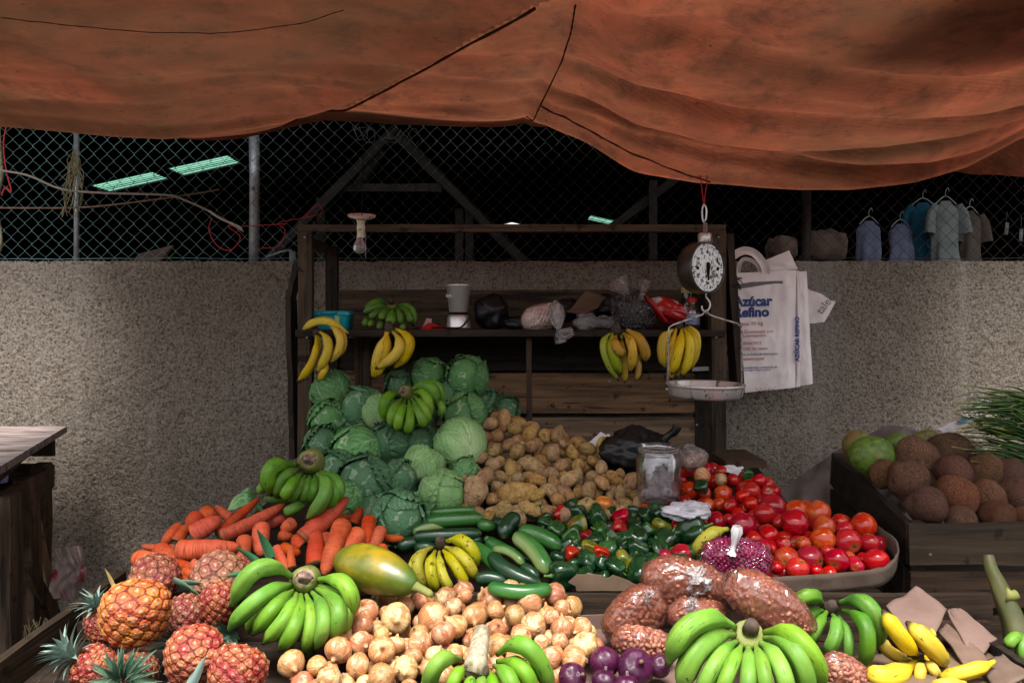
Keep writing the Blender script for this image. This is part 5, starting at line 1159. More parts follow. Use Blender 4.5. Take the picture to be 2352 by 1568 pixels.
def pine_mesh(seed, mt, N=78):
    r_ = random.Random(seed); mb = MB(); sp = math.sqrt(4*math.pi/N)
    C_ = np.array([[math.sqrt(1-z*z)*math.cos(k*2.39996), math.sqrt(1-z*z)*math.sin(k*2.39996), z] for k, z in [(k, 1-2*(k+.5)/N) for k in range(N)]])
    def shape(d, h):
        z = d[2]; rr = .93*(1-abs(z)**3.2)**.5*(1+.06*z) if abs(z) < 1 else 0; xy = math.hypot(d[0], d[1]) or 1e-9
        p_ = Vector((d[0]/xy*rr, d[1]/xy*rr, 1.12*z)); return p_+Vector((d[0], d[1], d[2]))*h
    def f(th, ph):
        d = np.array([math.sin(ph)*math.cos(th), math.sin(ph)*math.sin(th), math.cos(ph)]); ds = np.sort(np.linalg.norm(C_-d, axis=1)); q = ds[0]/ds[1]
        hgt = .062*(1-q**5)+.035*math.exp(-(ds[0]/sp/.16)**2)+.012*nz(d*5, 1, seed)
        return shape(d, hgt), q, ds[0]/sp
    mb.blob(f, 112, 84)
    mb.mi = 1
    for c0 in C_:                                        # dry pointed bract on every eye
        if abs(c0[2]) > .97: continue
        n = Vector(c0); s_ = Vector((-n.y, n.x, 0)).normalized(); u = n.cross(s_); c = shape(c0, .085); L_ = r_.uniform(.07,.14)
        mb.add([c+s_*.030-n*.02, c-s_*.030-n*.02, c+n*.025+u*L_+s_*r_.uniform(-.04,.04), c+n*.02+u*.02], [(0,3,2),(3,1,2),(0,1,3)])
        for sg in (-1, 1):
            if r_.random() < .6: mb.add([c+s_*.012*sg-n*.015, c+s_*.035*sg-n*.02, c+s_*.10*sg+n*.004+u*r_.uniform(-.05,.05)], [(0,1,2)])
    return mb.mesh('pineapple', [mt, M_bract])
PMH = {k: [pine_mesh(i+2, m, 98+20*i) for i in range(2 if k != 't' else 1)] for k, m in PA.items()}
def leaf_mat(name, a, b_): return pmat(name, [(.3,a),(.7,b_)], 6, rough=.5, bump=.2, spec=.4, ast=[(.8,(.25,.27,.2),0.),(1.,(.3,.3,.22),.5)], tst=[(.9,(.2,.13,.06),0.),(1.,(.25,.15,.08),.9)])
L_gray = leaf_mat('grey_green_crown_leaf', (.10,.17,.14), (.22,.31,.27)); L_dark = leaf_mat('dark_green_crown_leaf', (.018,.05,.03), (.05,.10,.055)); L_blade = leaf_mat('green_blade', (.025,.12,.05), (.07,.22,.10))
def blade(mb, base, d, L_, w_, curl, sdw=None):
    d = d.normalized(); s_ = d.cross(Vector(sdw) if sdw is not None else Vector((.1,.3,1))).normalized(); n_ = s_.cross(d)
    def f(u, v):
        v2 = v*2-1; ww = w_*(1-u**1.7)*(.75+.5*u*(1-u)); c = base+d*(L_*u)-n_*(curl*L_*u*u)
        return c+s_*(v2*ww)+n_*(abs(v2)*ww*.45)
    mb.grid(f, 8, 4)
def crown_mesh(seed, n=34, L_=1.1, spread=1.):
    r_ = random.Random(seed); mb = MB()
    for i in range(n):
        q = i/n; az = i*2.4; el = R(12+74*q)/spread; l = L_*(1-.45*abs(q-.45)*1.4)*r_.uniform(.85,1.1)
        d = Vector((math.cos(az)*math.cos(el), math.sin(az)*math.cos(el), math.sin(el)))
        blade(mb, Vector((.12*math.cos(az), .12*math.sin(az), .05+.35*q)), d, l, r_.uniform(.10,.15), r_.uniform(.25,.55))
    return mb
CRM = {'g': crown_mesh(3).mesh('crown', L_gray), 'd': crown_mesh(8, 52, .85, 1.25).mesh('crown', L_dark)}
def pine(px, py, rx, ry, Y, k, var, rot, label, crown=None, cs=1., axis=None):
    me = PMH[k][var % len(PMH[k])]; s_ = rx*.88*.336*Y/F/.88; o = link_mesh('pineapple', me, P(*Z1(px, py), Y), [R(q) for q in rot], (s_, s_, s_*(ry/rx)*.82)); tag(o, label, 'pineapple', 'pineapples at the front left')
    if axis: o.rotation_euler = Vector(axis).to_track_quat('Z', 'Y').to_euler()
    if crown: link_mesh('crown', CRM[crown], (0,0,1.02), (0,0,1.1), (cs, cs, cs*rx/ry/.82), o)
    return o
pine(925,1090,228,220,1.78,'o',0,(8,4,20),'big orange pineapple standing out in front of the others')
pine(1055,860,165,160,2.02,'d',1,(35,-10,60),'dusky red brown pineapple directly behind the big orange one')
pine(1490,855,180,170,2.04,'t',0,(55,20,10),'tan dried-looking pineapple below the thick level carrot')
pine(1490,1040,122,170,1.94,'r',0,(12,-8,70),'bright red pineapple against the left tip of the front green bananas')
pine(1270,1130,140,170,1.92,'d',0,(15,5,120),'dark orange pineapple in the shaded gap right of the big orange one')
pine(1330,1390,196,205,1.66,'r',1,(22,4,15),'red pineapple with a green blade in front at the bottom left')
pine(1625,1490,196,180,1.62,'r',0,(30,10,140),'red pineapple with whitish spikes cropped at the bottom, beside the brown onion')
pine(655,1470,150,160,1.72,'r',1,(10,-25,40),'red pineapple at the far left whose grey crown points left','g',1.5,(-.78,-.25,.55))
pine(690,1180,100,130,1.92,'r',0,(10,-30,200),'small red pineapple half behind the big orange one, grey crown pointing up left','g',1.45,(-.25,-.1,.95))
pine(925,1500,150,150,1.74,'d',1,(78,6,10),'pineapple whose dark leafy crown faces the viewer at bottom left','d',1.75,(.06,-.93,.18))
pine(1620,800,100,80,2.1,'r',0,(60,10,20),'pink pineapple end peeping over the top of the front green bananas')
pine(1420,1560,120,120,1.72,'d',0,(40,0,60),'brown pineapple hidden low between the two red ones at the bottom')
for (x0, y0), (x1, y1), w_, Y, lb, Z in [((390,715),(305,490),46,2.0,'long dark green pineapple blade standing in front of the forked carrot',Z2), ((300,745),(150,620),34,2.02,'curved dark green blade pointing left at the carrots',Z2), ((235,820),(80,830),34,1.98,'short green blade lying across the tan pineapple',Z2)]:
    a, b = P(*Z(x0, y0), Y), P(*Z(x1, y1), Y-.02); mb = MB(); blade(mb, a, b-a, (b-a).length, w_*.336*Y/F, .18, (0,1,0)); tag(mb.obj('pineapple_leaf', L_blade), lb, 'leaf')
a, b = P(*Z1(1290,1600), 1.6), P(*Z1(1415,1370), 1.6); mb = MB(); blade(mb, a, b-a, (b-a).length, 46*.336*1.6/F, .05, (0,1,0)); tag(mb.obj('pineapple_leaf', L_gray), 'broad grey green blade standing in front of the red pineapple at the bottom', 'leaf')
a, b = P(*Z1(1180,860), 1.98), P(*Z1(1320,960), 1.95); mb = MB()
for k in range(7): blade(mb, a+Vector((.004*k,0,-.003*k)), Vector((.06+.01*k,-.02*(k%3),-.03+.012*(k%4))), .07, .009, .2, (0,1,0))
tag(mb.obj('pineapple_leaf', L_dark), 'dark leaf tuft between the dusky and the tan pineapple', 'leaf')

for (x0, y0), Y, n, lb in [((1560,1240),1.80,11,'dark leaf tuft in the gap under the left tip of the front green bananas'), ((1500,1330),1.74,9,'dark leaf tuft between the two red pineapples at the bottom'), ((1230,1290),1.82,8,'dark leaf tuft under the dark orange pineapple')]:
    a = P(*Z1(x0, y0), Y+.03); mb = MB()
    for k in range(n): q = k*2.4; blade(mb, a, Vector((math.cos(q)*.9, -.45, math.sin(q)*.8+.1)), rnd.uniform(.05,.085), .010, .3, (0,1,0))
    tag(mb.obj('pineapple_leaf', L_dark), lb, 'leaf')

# ---------------------------------------------------------------- papaya
pc = Z2(1060,845); Y = 2.0
mb = MB(); a, b = P(770,1283,2.04), P(955,1347,1.92); d = b-a; L_ = d.length; d.normalize()
prof_ = [(0,.02),(.03,.32),(.09,.55),(.2,.82),(.35,.98),(.5,1.),(.68,.9),(.84,.68),(.93,.5),(.97,.36),(1.,.2)]
us = [i/30 for i in range(31)]
mb.tube([a+d*(L_*u)+Vector((0,0,.006*math.sin(3*u))) for u in us], [.058*float(np.interp(u, [q[0] for q in prof_], [q[1] for q in prof_])) for u in us], 28, shape=lambda q, t: 1+.02*math.cos(5*q)*(.3+t))
M_pap = pmat('ripening_papaya_skin', [(.30,(.03,.055,.006)),(.45,(.11,.12,.008)),(.57,(.28,.19,.008)),(.75,(.38,.24,.012))], 7, rough=.35, bump=.1, spec=.5, detail=4, coat=.15, spots=[((.02,.025,.008), 22, .66, .06)], tst=[(.62,(.05,.10,.012),0.),(.95,(.05,.10,.012),.95)])
pp = thing('papaya', 'large yellow and green papaya lying on the onions with its stem to the right', 'papaya', P(850,1385,1.98))
mb.obj('fruit', M_pap, pp)
mb = MB(); mb.tube([b-d*.012, b+d*.01, P(985,1362,1.9), P(990,1366,1.89)], [.016,.010,.0095,.007], 10, shape=lambda q, t: 1+.08*math.sin(3*q)); mb.obj('stem', M_stalk, pp)

# ---------------------------------------------------------------- coconuts and green mangoes in the crate
def coco_mat(name, a, b_, c):
    return pmat(name, [(.3,a),(.5,b_),(.72,c)], 6, (5,5,1.1), rough=.9, bump=.45, bscale=9, bdist=.03, detail=8, spec=.15, var=(.012,.12,.25), spots=[((.035,.02,.014), 1.1, .56, .15)])
CO = [coco_mat('coconut_husk', (.04,.017,.010), (.11,.050,.028), (.24,.125,.073)), coco_mat('dark_coconut_husk', (.035,.016,.010), (.09,.042,.026), (.18,.095,.06))]
def coco_mesh(seed, mt):
    r_ = random.Random(seed); mb = MB(); r_el = r_.uniform(.95,1.22)
    mb.blob(lambda th, ph: (Vector((math.sin(ph)*math.cos(th), math.sin(ph)*math.sin(th), math.cos(ph)*r_el))*(1+.06*math.cos(3*th)*math.sin(ph)+.12*nz((math.cos(th),math.sin(th),ph), 1.5, seed)), ph/math.pi, 0), 30, 20)
    for k in range(110):                                  # loose fibres
        th, ph = r_.uniform(0,6.28), r_.uniform(.1,3.0); q = Vector((math.sin(ph)*math.cos(th), math.sin(ph)*math.sin(th), 1.06*math.cos(ph))); tn = Vector((r_.uniform(-1,1), r_.uniform(-1,1), r_.uniform(-1,1)))
        tn = (tn-q.normalized()*tn.dot(q.normalized())*.75).normalized(); l = r_.uniform(.1,.35)
        mb.tube([q*.99, q+tn*l*.5+q*.03, q+tn*l+q*r_.uniform(0,.12)], .004, 3, caps=False)
    return mb.mesh('coconut', mt)
CM = [coco_mesh(i+1, CO[i % 2]) for i in range(4)]
cc = [(2105,1052,50,2.72,0,'brown coconut directly right of the big green mango'), (2180,1042,52,2.74,1,'very dark coconut in front of the white paper'), (2085,1102,46,2.58,0,'coconut with a pale fibrous tip below the big green mango'), (2190,1086,42,2.62,0,'coconut in the middle row right of the dark gap'), (2262,1084,44,2.62,0,'split-banded coconut left of the purple paper scrap'), (2320,1092,38,2.6,1,'coconut at the right end of the middle row'), (2195,1140,49,2.5,0,'largest round coconut in the front of the crate'), (2268,1142,42,2.5,0,'fibrous oval coconut right of the largest one'), (2338,1142,46,2.5,0,'light brown coconut cropped by the right edge'), (2130,1160,44,2.45,0,'coconut resting on the crate corner at the front left'), (2205,1196,36,2.43,0,'pale bald coconut peeping over the front slat'), (2290,1190,40,2.44,1,'dark shaggy coconut low behind the front slat'), (2032,1088,34,2.66,0,'reddish coconut in shade under the big green mango'), (2350,1185,24,2.42,0,'small coconut at the right edge just above the front slat'), (2235,1130,30,2.66,1,'coconut hidden in the gap behind the front row'), (2140,1110,36,2.68,1,'coconut hidden in the dark gap of the middle row')]
for i, (x, y, r, Y, v_, lb) in enumerate(cc):
    o = link_mesh('coconut', CM[(i % 2)*2+v_], P(x, y, Y), (rnd.uniform(-1,1), rnd.uniform(-1,1), rnd.uniform(0,6)), r*Y/F); tag(o, lb, 'coconut', 'coconuts in the crate')
M_mango = pmat('green_mango_skin', [(.3,(.03,.06,.006)),(.5,(.085,.15,.014)),(.72,(.16,.23,.03))], 55, rough=.6, bump=.4, bscale=160, spots=[((.22,.13,.03), 14, .62, .1), ((.025,.04,.008), 110, .56, .08)])
M_mang2 = pmat('brown_green_mango_skin', [(.3,(.10,.07,.018)),(.55,(.15,.14,.03)),(.75,(.20,.15,.05))], 45, rough=.6, bump=.4, bscale=160, spots=[((.20,.09,.03), 16, .52, .1), ((.03,.04,.01), 110, .58, .08)])
for x, y, rx, ry, Y, mt, tilt, lb in [(2002,1048,58,48,2.74,M_mango,.25,'big bright green mango at the left corner of the crate'), (1968,1022,32,36,2.86,M_mang2,.2,'brownish mango half behind the big green one'), (2062,1018,34,24,2.92,M_mango,.1,'small green mango behind the coconuts, left of the papers'), (2122,1012,42,24,2.96,M_mang2,-.2,'dark speckled green mango in front of the white paper, at the back')]:
    mb = MB(); c = P(x, y, Y); a, h = rx/F*Y, ry/F*Y
    mb.blob(lambda th, ph: (Vector((a*math.cos(ph)*(1+.0*th), h*.9*math.sin(ph)*math.cos(th), h*math.sin(ph)*math.sin(th)*(1+.12*math.cos(ph)))), ph/math.pi, 0), 26, 18)
    me = mb.mesh('mango', mt); tag(link_mesh('mango', me, c, (0, tilt, .3)), lb, 'mango', 'green mangoes in the crate')
# ---------------------------------------------------------------- clear bags with nuts and beans
FILM = film('clear_bag_film', (.95,.82,.78), .86, .18, .35, 22, .5, (.34,.13,.09))
FILM_C = film('clear_plastic_film', (.93,.90,.92), .5, .10, .9, 60, .22)
FILM_M = film('milky_plastic_film', (.88,.84,.84), .4, .22, .8, 55, .75)
FILM_D = film('dark_bag_film', (.75,.68,.72), .35, .10, 1., 65, .02)
M_nut = pmat('brown_nut_skin', [(.3,(.16,.052,.032)),(.5,(.27,.10,.06)),(.72,(.36,.155,.095))], 22, rough=.6, bump=.2)
M_rbean = pmat('crimson_bean_skin', [(.3,(.16,.004,.05)),(.7,(.34,.012,.10))], 30, rough=.35, bump=.05)
M_bbean = pmat('black_bean_skin', [(.3,(.012,.007,.012)),(.7,(.035,.02,.03))], 30, rough=.35, bump=.05)
M_wbean = pmat('pinkish_white_bean_skin', [(.3,(.60,.42,.36)),(.7,(.8,.64,.58))], 30, rough=.5, bump=.05)
def capsule(mb, c, d, l, r, n=7):
    d = d.normalized(); x = d.cross(Vector((.2,.5,.83)))
    x = x.normalized() if x.length > 1e-3 else Vector((1,0,0)); y = d.cross(x); vs, fs = [], []
    for i, (u, k) in enumerate(((-.5,.25),(-.42,.75),(-.2,1),(.2,1),(.42,.75),(.5,.25))):
        for q in range(n): a = 6.2832*q/n; vs.append(c+d*(l*u)+x*(r*k*math.cos(a))+y*(r*k*math.sin(a)))
    for i in range(5):
        for q in range(n): q2 = (q+1) % n; fs.append((i*n+q, i*n+q2, i*n+n+q2, i*n+n+q))
    fs += [tuple(range(n))[::-1], tuple(range(5*n, 6*n))]; mb.add(vs, fs)
def bag(name, label, c, rx, ry, Y, tilt, knot, mt, nn, l, r, fm, cat='bag', group=None, depth=.75, tuft=(.045,.022), tdir=None, tm=None, part='nuts', pleat=1., sh=None):
    C_ = P(*c, Y); a, b = rx/F*Y, ry/F*Y; e = min(a, b)*depth*1.15; rt = Matrix.Rotation(-R(tilt), 3, 'Y'); sd = rnd.uniform(0, 50)
    K = (P(*knot, Y-e*.8)-C_) if knot else Vector((a*.9,0,0)); K = K.normalized()
    root = thing(name, label, cat, C_-Vector((0,0,b)), group)
    shp = sh or (lambda x: 1.)
    def surf(th, ph, k=1., pl=True):
        d = Vector((math.sin(ph)*math.cos(th), math.sin(ph)*math.sin(th), math.cos(ph)))
        q = Vector((math.copysign(abs(d.x)**.85, d.x)*a, math.copysign(abs(d.y)**.9, d.y)*e, math.copysign(abs(d.z)**.85, d.z)*b*shp(d.x)))*(k*(1+.10*nz(d, 1.3, sd)+.04*nz(d, 3.5, sd)))
        q = rt @ q
        if pl:
            n = q.normalized(); u = K.cross(Vector((.3,.2,.9))).normalized(); w_ = K.cross(u); az = math.atan2(n.dot(u), n.dot(w_)); g = max(0, n.dot(K))
            q *= 1+pleat*(.030+.075*g)*((1-abs(math.sin(az*8+3*nz(n, 2, sd))))**2-.35)*(1-.6*g**4)+.010*nz(n, 7, sd)
            q += K*(.10*min(a,b)*g**6)
        return C_+q
    mb = MB()
    mb.blob(lambda th, ph: (surf(th, ph, .83, False), 0, 0), 28, 18)
    for i in range(nn):
        z = 1-2*(i+.5)/nn; th = i*2.39996; p_ = surf(th, math.acos(z), .875+rnd.uniform(-.015,.015), False); n = (p_-C_).normalized()
        d = Vector((rnd.uniform(-1,1), rnd.uniform(-1,1), rnd.uniform(-1,1))); d = d-n*d.dot(n)*.95
        capsule(mb, p_, d, l*rnd.uniform(.8,1.15), r*rnd.uniform(.85,1.15))
    o = mb.obj(part, mt, root)
    if nn > 100: o['kind'] = 'stuff'
    mb = MB(); mb.blob(lambda th, ph: (surf(th, ph, 1.02), 0, 0), 110, 60); mb.obj('film', fm, root)
    if knot:
        mb = MB(); s0 = C_+K*((surf(0,0)-C_).length*0); kp = P(*knot, Y-e*.98); td = Vector(tdir if tdir else (.1,-.5,.6)).normalized(); L_, w_ = tuft
        pts = [kp-td*.012, kp, kp+td*L_*.25, kp+td*L_*.5, kp+td*L_*.8, kp+td*L_]
        mb.tube(pts, [w_*.9, w_*.38, w_*.42, w_*.7, w_*.95, w_*.8], 28, shape=lambda q, t: 1+.22*math.sin(7*q+t*4)*min(1, abs(t-.15)*4), caps=False)
        mb.obj('knot', tm or FILM_M, root)
    return root
NG = 'brown nut bags'
bag('nut_bag', 'clear bag of brown nuts lying lowest behind the purple onions', (1477,1478), 72, 38, 1.78, -12, None, M_nut, 230, .021, .0056, FILM, group=NG)
bag('nut_bag', 'clear bag of brown nuts slumped on the left, leaning toward the onions', (1458,1412), 84, 54, 1.88, 38, (1490,1365), M_nut, 260, .021, .0056, FILM, group=NG, tuft=(.01,.012))
bag('nut_bag', 'small clear nut bag squeezed under the tied one', (1605,1415), 72, 42, 1.84, -5, (1590,1385), M_nut, 230, .021, .0056, FILM, group=NG, tuft=(.012,.012))
bag('nut_bag', 'large clear nut bag with a pointed corner reaching right over the green bananas', (1768,1392), 122, 56, 1.80, -33, None, M_nut, 330, .022, .0058, FILM, group=NG, sh=lambda x: 1-.5*max(0, x)**1.5, pleat=1.4)
bag('nut_bag', 'tied clear nut bag on top of the others with a pale knot facing the viewer', (1570,1337), 98, 54, 1.90, -8, (1600,1325), M_nut, 290, .021, .0056, FILM, group=NG, tuft=(.03,.030), tdir=(.1,-.7,-.55), pleat=1.6)
bag('nut_bag', 'clear nut bag at the bottom edge below the yellow bananas', (1938,1545), 58, 40, 1.70, -25, None, M_nut, 200, .021, .0056, FILM, group=NG)
bag('bean_bag', 'clear bag of crimson beans tied with an upright white knot beside the tomatoes', (1690,1285), 84, 52, 2.02, -6, (1683,1262), M_rbean, 620, .0095, .0042, film('bean_bag_film', (.95,.8,.88), .85, .08, .7, 40, .0), group=None, tuft=(.062,.013), tdir=(.16,-.2,1.), tm=flat('white_twisted_plastic', (.72,.68,.70), .4), part='beans', pleat=1.8)
# shelf bags
bag('bean_bag', 'clear bag of pinkish white beans on the shelf beside the black bags', (1245,728), 52, 30, 3.42, 18, None, M_wbean, 420, .017, .0072, film('bean_film', (.93,.88,.88), .75, .12, .4, 40, .04), part='beans')
bag('bean_bag', 'clear bag of black beans with two knotted ears standing on the shelf', (1455,715), 54, 42, 3.42, -12, (1440,672), M_bbean, 260, .011, .0045, FILM_D, tuft=(.07,.045), tdir=(-.75,-.1,.8), part='beans', tm=FILM_D)
rb = [o for o in S.objects if o.get('label', '').startswith('clear bag of black')][0]
mb = MB(); kp = P(1474,680,3.36); td = Vector((.3,-.1,1)).normalized()
mb.tube([kp-td*.02, kp, kp+td*.02, kp+td*.05, kp+td*.07], [.02,.009,.014,.022,.02], 20, shape=lambda q, t: 1+.22*math.sin(6*q+t*4), caps=False); mb.obj('knot', FILM_D, rb)
def sheet(pts4, nu, nv, amp, fr, sd):
    """crumpled quad between four corners (px,py,Y)"""
    c = [P(*p) for p in pts4]
    def f(u, v):
        q = (c[0]*(1-u)+c[1]*u)*(1-v)+(c[3]*(1-u)+c[2]*u)*v
        return q+Vector((nz((u*fr,v*fr,sd)), nz((u*fr,v*fr,sd+9))*1.3, nz((u*fr,v*fr,sd+5))))*amp
    mb = MB(); mb.grid(f, nu, nv); return mb
def crumple(name, label, cat, c, rx, ry, Y, mt, dp=.6, amp=.28, sd=1., nu=44, nv=28, parent=None):
    C_ = P(*c, Y); a, b = rx/F*Y, ry/F*Y; mb = MB()
    def f(th, ph):
        d = Vector((math.sin(ph)*math.cos(th), math.sin(ph)*math.sin(th), math.cos(ph))); v = Vector((noise.voronoi(d*2.2+Vector((sd,0,0)))[0][0],)*3)[0]
        k = 1+amp*(nz(d, 1.7, sd)+.7*abs(nz(d, 3.8, sd))+.35*abs(nz(d, 8, sd)))-amp*.5*v
        return C_+Vector((d.x*a*k, d.y*min(a,b)*dp*k*1.3, d.z*b*k)), 0, 0
    mb.blob(f, nu, nv); o = mb.obj(name, mt, parent)
    return tag(o, label, cat) if parent is None else o
M_blk = pmat('black_plastic', [(.3,(.006,.006,.007)),(.7,(.014,.013,.014))], 12, rough=.38, bump=.5, bscale=40, bdist=.004, spec=.3)
crumple('black_bag', 'round black plastic bag on the shelf right of the steel cup', 'bag', (1128,716), 40, 42, 3.5, M_blk, .9, .2, 2)
crumple('black_bag', 'low black plastic bag lying on the shelf under the bag of white beans', 'bag', (1188,742), 40, 16, 3.5, M_blk, .9, .25, 3)
crumple('black_bag', 'black plastic bag on the shelf behind the curled cardboard', 'bag', (1300,710), 34, 26, 3.58, M_blk, .9, .25, 4)
crumple('black_bag', 'dark bag in the shelf gap left of the black beans', 'bag', (1392,706), 28, 30, 3.6, M_blk, .9, .25, 5)
bb = crumple('black_bag', 'large black plastic bag lying against the back boards behind the potatoes', 'bag', (1462,1038), 84, 52, 2.96, M_blk, .9, .22, 6, 56, 36)
mb = MB(); mb.tube(spline([P(1520,1015,2.95),P(1535,1000,2.94),P(1550,990,2.93),P(1556,978,2.93)],4), [.018,.02,.016,.014,.013,.012,.012,.013,.014,.015,.016,.018,.018], 12, shape=lambda a, t: 1+.2*math.sin(4*a+t*9)); mb.obj('ear', M_blk, bb)
# knotted white bag hanging over the shelf edge
kb = thing('knotted_bag', 'milky plastic bag end knotted and hanging over the shelf edge by the white beans', 'bag', P(1285,785,3.3))
mb = MB(); mb.tube([P(1276,692,3.34),P(1277,705,3.33),P(1280,725,3.32),P(1280,745,3.31),P(1282,757,3.305)], [.012,.042,.045,.03,.008], 30, shape=lambda a, t: 1+.14*math.sin(6*a+t*3), squash=.6, caps=False); mb.obj('film', FILM_M, kb)
mb = MB(); mb.tube([P(1282,757,3.305),P(1290,765,3.3),P(1300,768,3.3),P(1316,760,3.3)], [.008,.03,.035,.028], 26, shape=lambda a, t: 1+.18*math.sin(7*a+t*3), squash=.6, caps=False); mb.tube([P(1282,757,3.305),P(1284,772,3.3),P(1288,788,3.3)], [.008,.024,.03], 22, shape=lambda a, t: 1+.18*math.sin(6*a), squash=.5, caps=False); mb.obj('tail', FILM_C, kb)
crumple('plastic_bag', 'crumpled empty clear plastic bag on the shelf below the curled cardboard', 'bag', (1345,738), 26, 20, 3.36, FILM_C, .8, .3, 8)
crumple('plastic_bag', 'second crumpled clear bag on the shelf, beside the black beans', 'bag', (1385,738), 26, 14, 3.4, FILM_C, .8, .3, 9)
mb = sheet([(1308,712,3.42),(1345,668,3.5),(1392,682,3.5),(1368,710,3.38)], 14, 14, .004, 2, 3)
tag(mb.obj('cardboard_piece', M_card), 'curled brown cardboard piece lying on the bags on the shelf', 'cardboard')
mb = sheet([(1302,716,3.40),(1330,722,3.36),(1365,712,3.36),(1340,706,3.42)], 10, 6, .004, 3, 6)
tag(mb.obj('cardboard_piece', M_card), 'thin tan cardboard strip under the curled piece on the shelf', 'cardboard')
pk = crumple('printed_packet', 'red and clear printed packet leaning on the shelf beside the bottles', 'packet', (1530,712), 56, 26, 3.44, pmat('red_printed_film', [(.42,(.42,.012,.015)),(.50,(.45,.02,.02)),(.53,(.55,.42,.42)),(.75,(.7,.62,.62))], 7, rough=.2, bump=.4, bscale=40, spots=[((.02,.08,.2),9,.66,.02)]), .7, .22, 11)
pk.rotation_euler = (0,.25,0)
mb = MB(); mb.tube([P(1478,678,3.38),P(1500,700,3.37),P(1530,740,3.36)], [.014,.017,.014], 10, squash=.5); mb.obj('edge', flat('red_plastic', (.42,.015,.015), .3), pk).matrix_parent_inverse = Matrix.Rotation(.25,4,'Y').inverted()
# bottles at the right of the shelf
M_glass = film('clear_glass', (.86,.86,.88), .7, .04, .1, 10, .05); M_gdark = flat('dark_bottle_glass', (.025,.012,.008), .1, .6)
M_redcap = flat('red_cap', (.42,.012,.014), .4); M_ycap = flat('yellow_label', (.48,.38,.16), .6); M_label = pmat('striped_paper_label', [(.35,(.5,.5,.55)),(.5,(.12,.15,.3)),(.65,(.6,.6,.62))], 60, (.1,.1,1), rough=.6)
def bottle(px, pyt, pyb, w_, Y, gm, capm, label, lab=None, tilt=0., neck=.4):
    b = P(px, pyb, Y); h = (pyb-pyt)/F*Y; r = w_/2/F*Y; root = thing('bottle', label, 'bottle', b); rt = Matrix.Rotation(tilt,3,'Y')
    mb = MB(); mb.lathe([(0,0),(r*.9,0),(r,h*.04),(r,h*.55),(r*.85,h*.66),(r*neck,h*.76),(r*neck,h*.88)], 18, b, axis=rt); mb.obj('glass', gm, root)
    mb = MB(); mb.lathe([(r*neck*1.2,h*.84),(r*neck*1.25,h*.85),(r*neck*1.25,h*.99),(r*neck*.9,h),(0,h)], 16, b, axis=rt); mb.obj('cap', capm, root)
    if lab: mb = MB(); mb.lathe([(r*1.02,h*.14),(r*1.02,h*.5)], 18, b, axis=rt); mb.obj('label', lab, root)
bottle(1590,683,755,32,3.42,M_glass,M_redcap,'clear bottle with a red cap and striped label, left one of the red-capped pair',M_label,neck=.6)
bottle(1645,686,755,34,3.5,M_glass,M_redcap,'clear bottle with a red cap directly below the scale dial',None,neck=.6)
bottle(1573,658,755,30,3.55,M_gdark,M_ycap,'dark tall bottle with a pale yellow top leaning behind the red-capped one',None,.06,.75)
bottle(1624,684,755,26,3.6,M_gdark,M_nub,'small dark bottle between the two red-capped bottles',None)
bottle(1672,690,755,26,3.6,M_glass,flat('grey_cap',(.3,.29,.3),.5),'slim clear bottle at the right end of the shelf',M_label)
bottle(1655,712,755,24,3.4,M_gdark,flat('dull_cap',(.16,.12,.1),.5),'short dark jar in front at the right end of the shelf',M_label,neck=.8)
# papers pinned under the right end of the shelf
mb = sheet([(1588,765,3.7),(1608,765,3.7),(1608,805,3.7),(1586,806,3.7)],4,4,.002,3,1); M_paper = flat('grey_white_paper',(.5,.49,.52),.8)
tag(mb.obj('paper', M_paper), 'small printed paper pinned under the shelf behind the right plantains', 'paper')
mb = sheet([(1590,843,3.72),(1652,840,3.72),(1652,850,3.72),(1590,852,3.72)],6,2,.002,3,2); tag(mb.obj('paper', M_paper), 'white paper strip on the back boards below the shelf', 'paper')
# turquoise tub
Y = 3.40; tub = thing('plastic_tub', 'turquoise rectangular plastic tub with a lid on the left end of the shelf', 'tub', P(755,757,Y))
def rrect(z, w_, d, rr, n=6):
    out = []
    for cx_, cy_, a0 in ((1,1,0),(-1,1,90),(-1,-1,180),(1,-1,270)):
        for k in range(n+1): a = R(a0+90*k/n); out.append((cx_*(w_/2-rr)+rr*math.cos(a), cy_*(d/2-rr)+rr*math.sin(a), z))
    return out
def loft(mb, rings, c, cap=True):
    n = len(rings[0]); vs = [Vector(q)+c for r_ in rings for q in r_]; fs = []
    for i in range(len(rings)-1):
        for k in range(n): k2 = (k+1) % n; fs.append((i*n+k, i*n+k2, i*n+n+k2, i*n+n+k))
    if cap: fs += [tuple(range(n))[::-1], tuple(range((len(rings)-1)*n, len(rings)*n))]
    mb.add(vs, fs)
M_turq = pmat('turquoise_plastic', [(.3,(.0,.22,.27)),(.7,(.005,.28,.33))], 4, rough=.3, bump=.02); M_white = flat('white_print', (.75,.75,.75), .5)
c = P(755,757,Y)+Vector((0,.06,.0)); mb = MB(); loft(mb, [rrect(0,.155,.10,.02), rrect(.004,.16,.104,.02), rrect(.062,.172,.112,.022)], c); mb.obj('body', M_turq, tub, sharp=40)
mb = MB(); loft(mb, [rrect(.060,.182,.12,.024), rrect(.063,.186,.124,.025), rrect(.074,.184,.122,.025), rrect(.080,.17,.11,.02)], c); mb.obj('lid', M_turq, tub, sharp=40)
mb = MB(); mb.tube([c+Vector(q) for q in ((-.035,-.064,.074),(-.028,-.067,.067),(.028,-.067,.067),(.035,-.064,.074))], .0022, 6); mb.obj('latch', flat('dark_turquoise',(.0,.1,.13),.3), tub)
text('print', 'Pampers', .019, c+Vector((-.046,-.0575,.033)), M_white, tub, rot=(R(84),0,0))
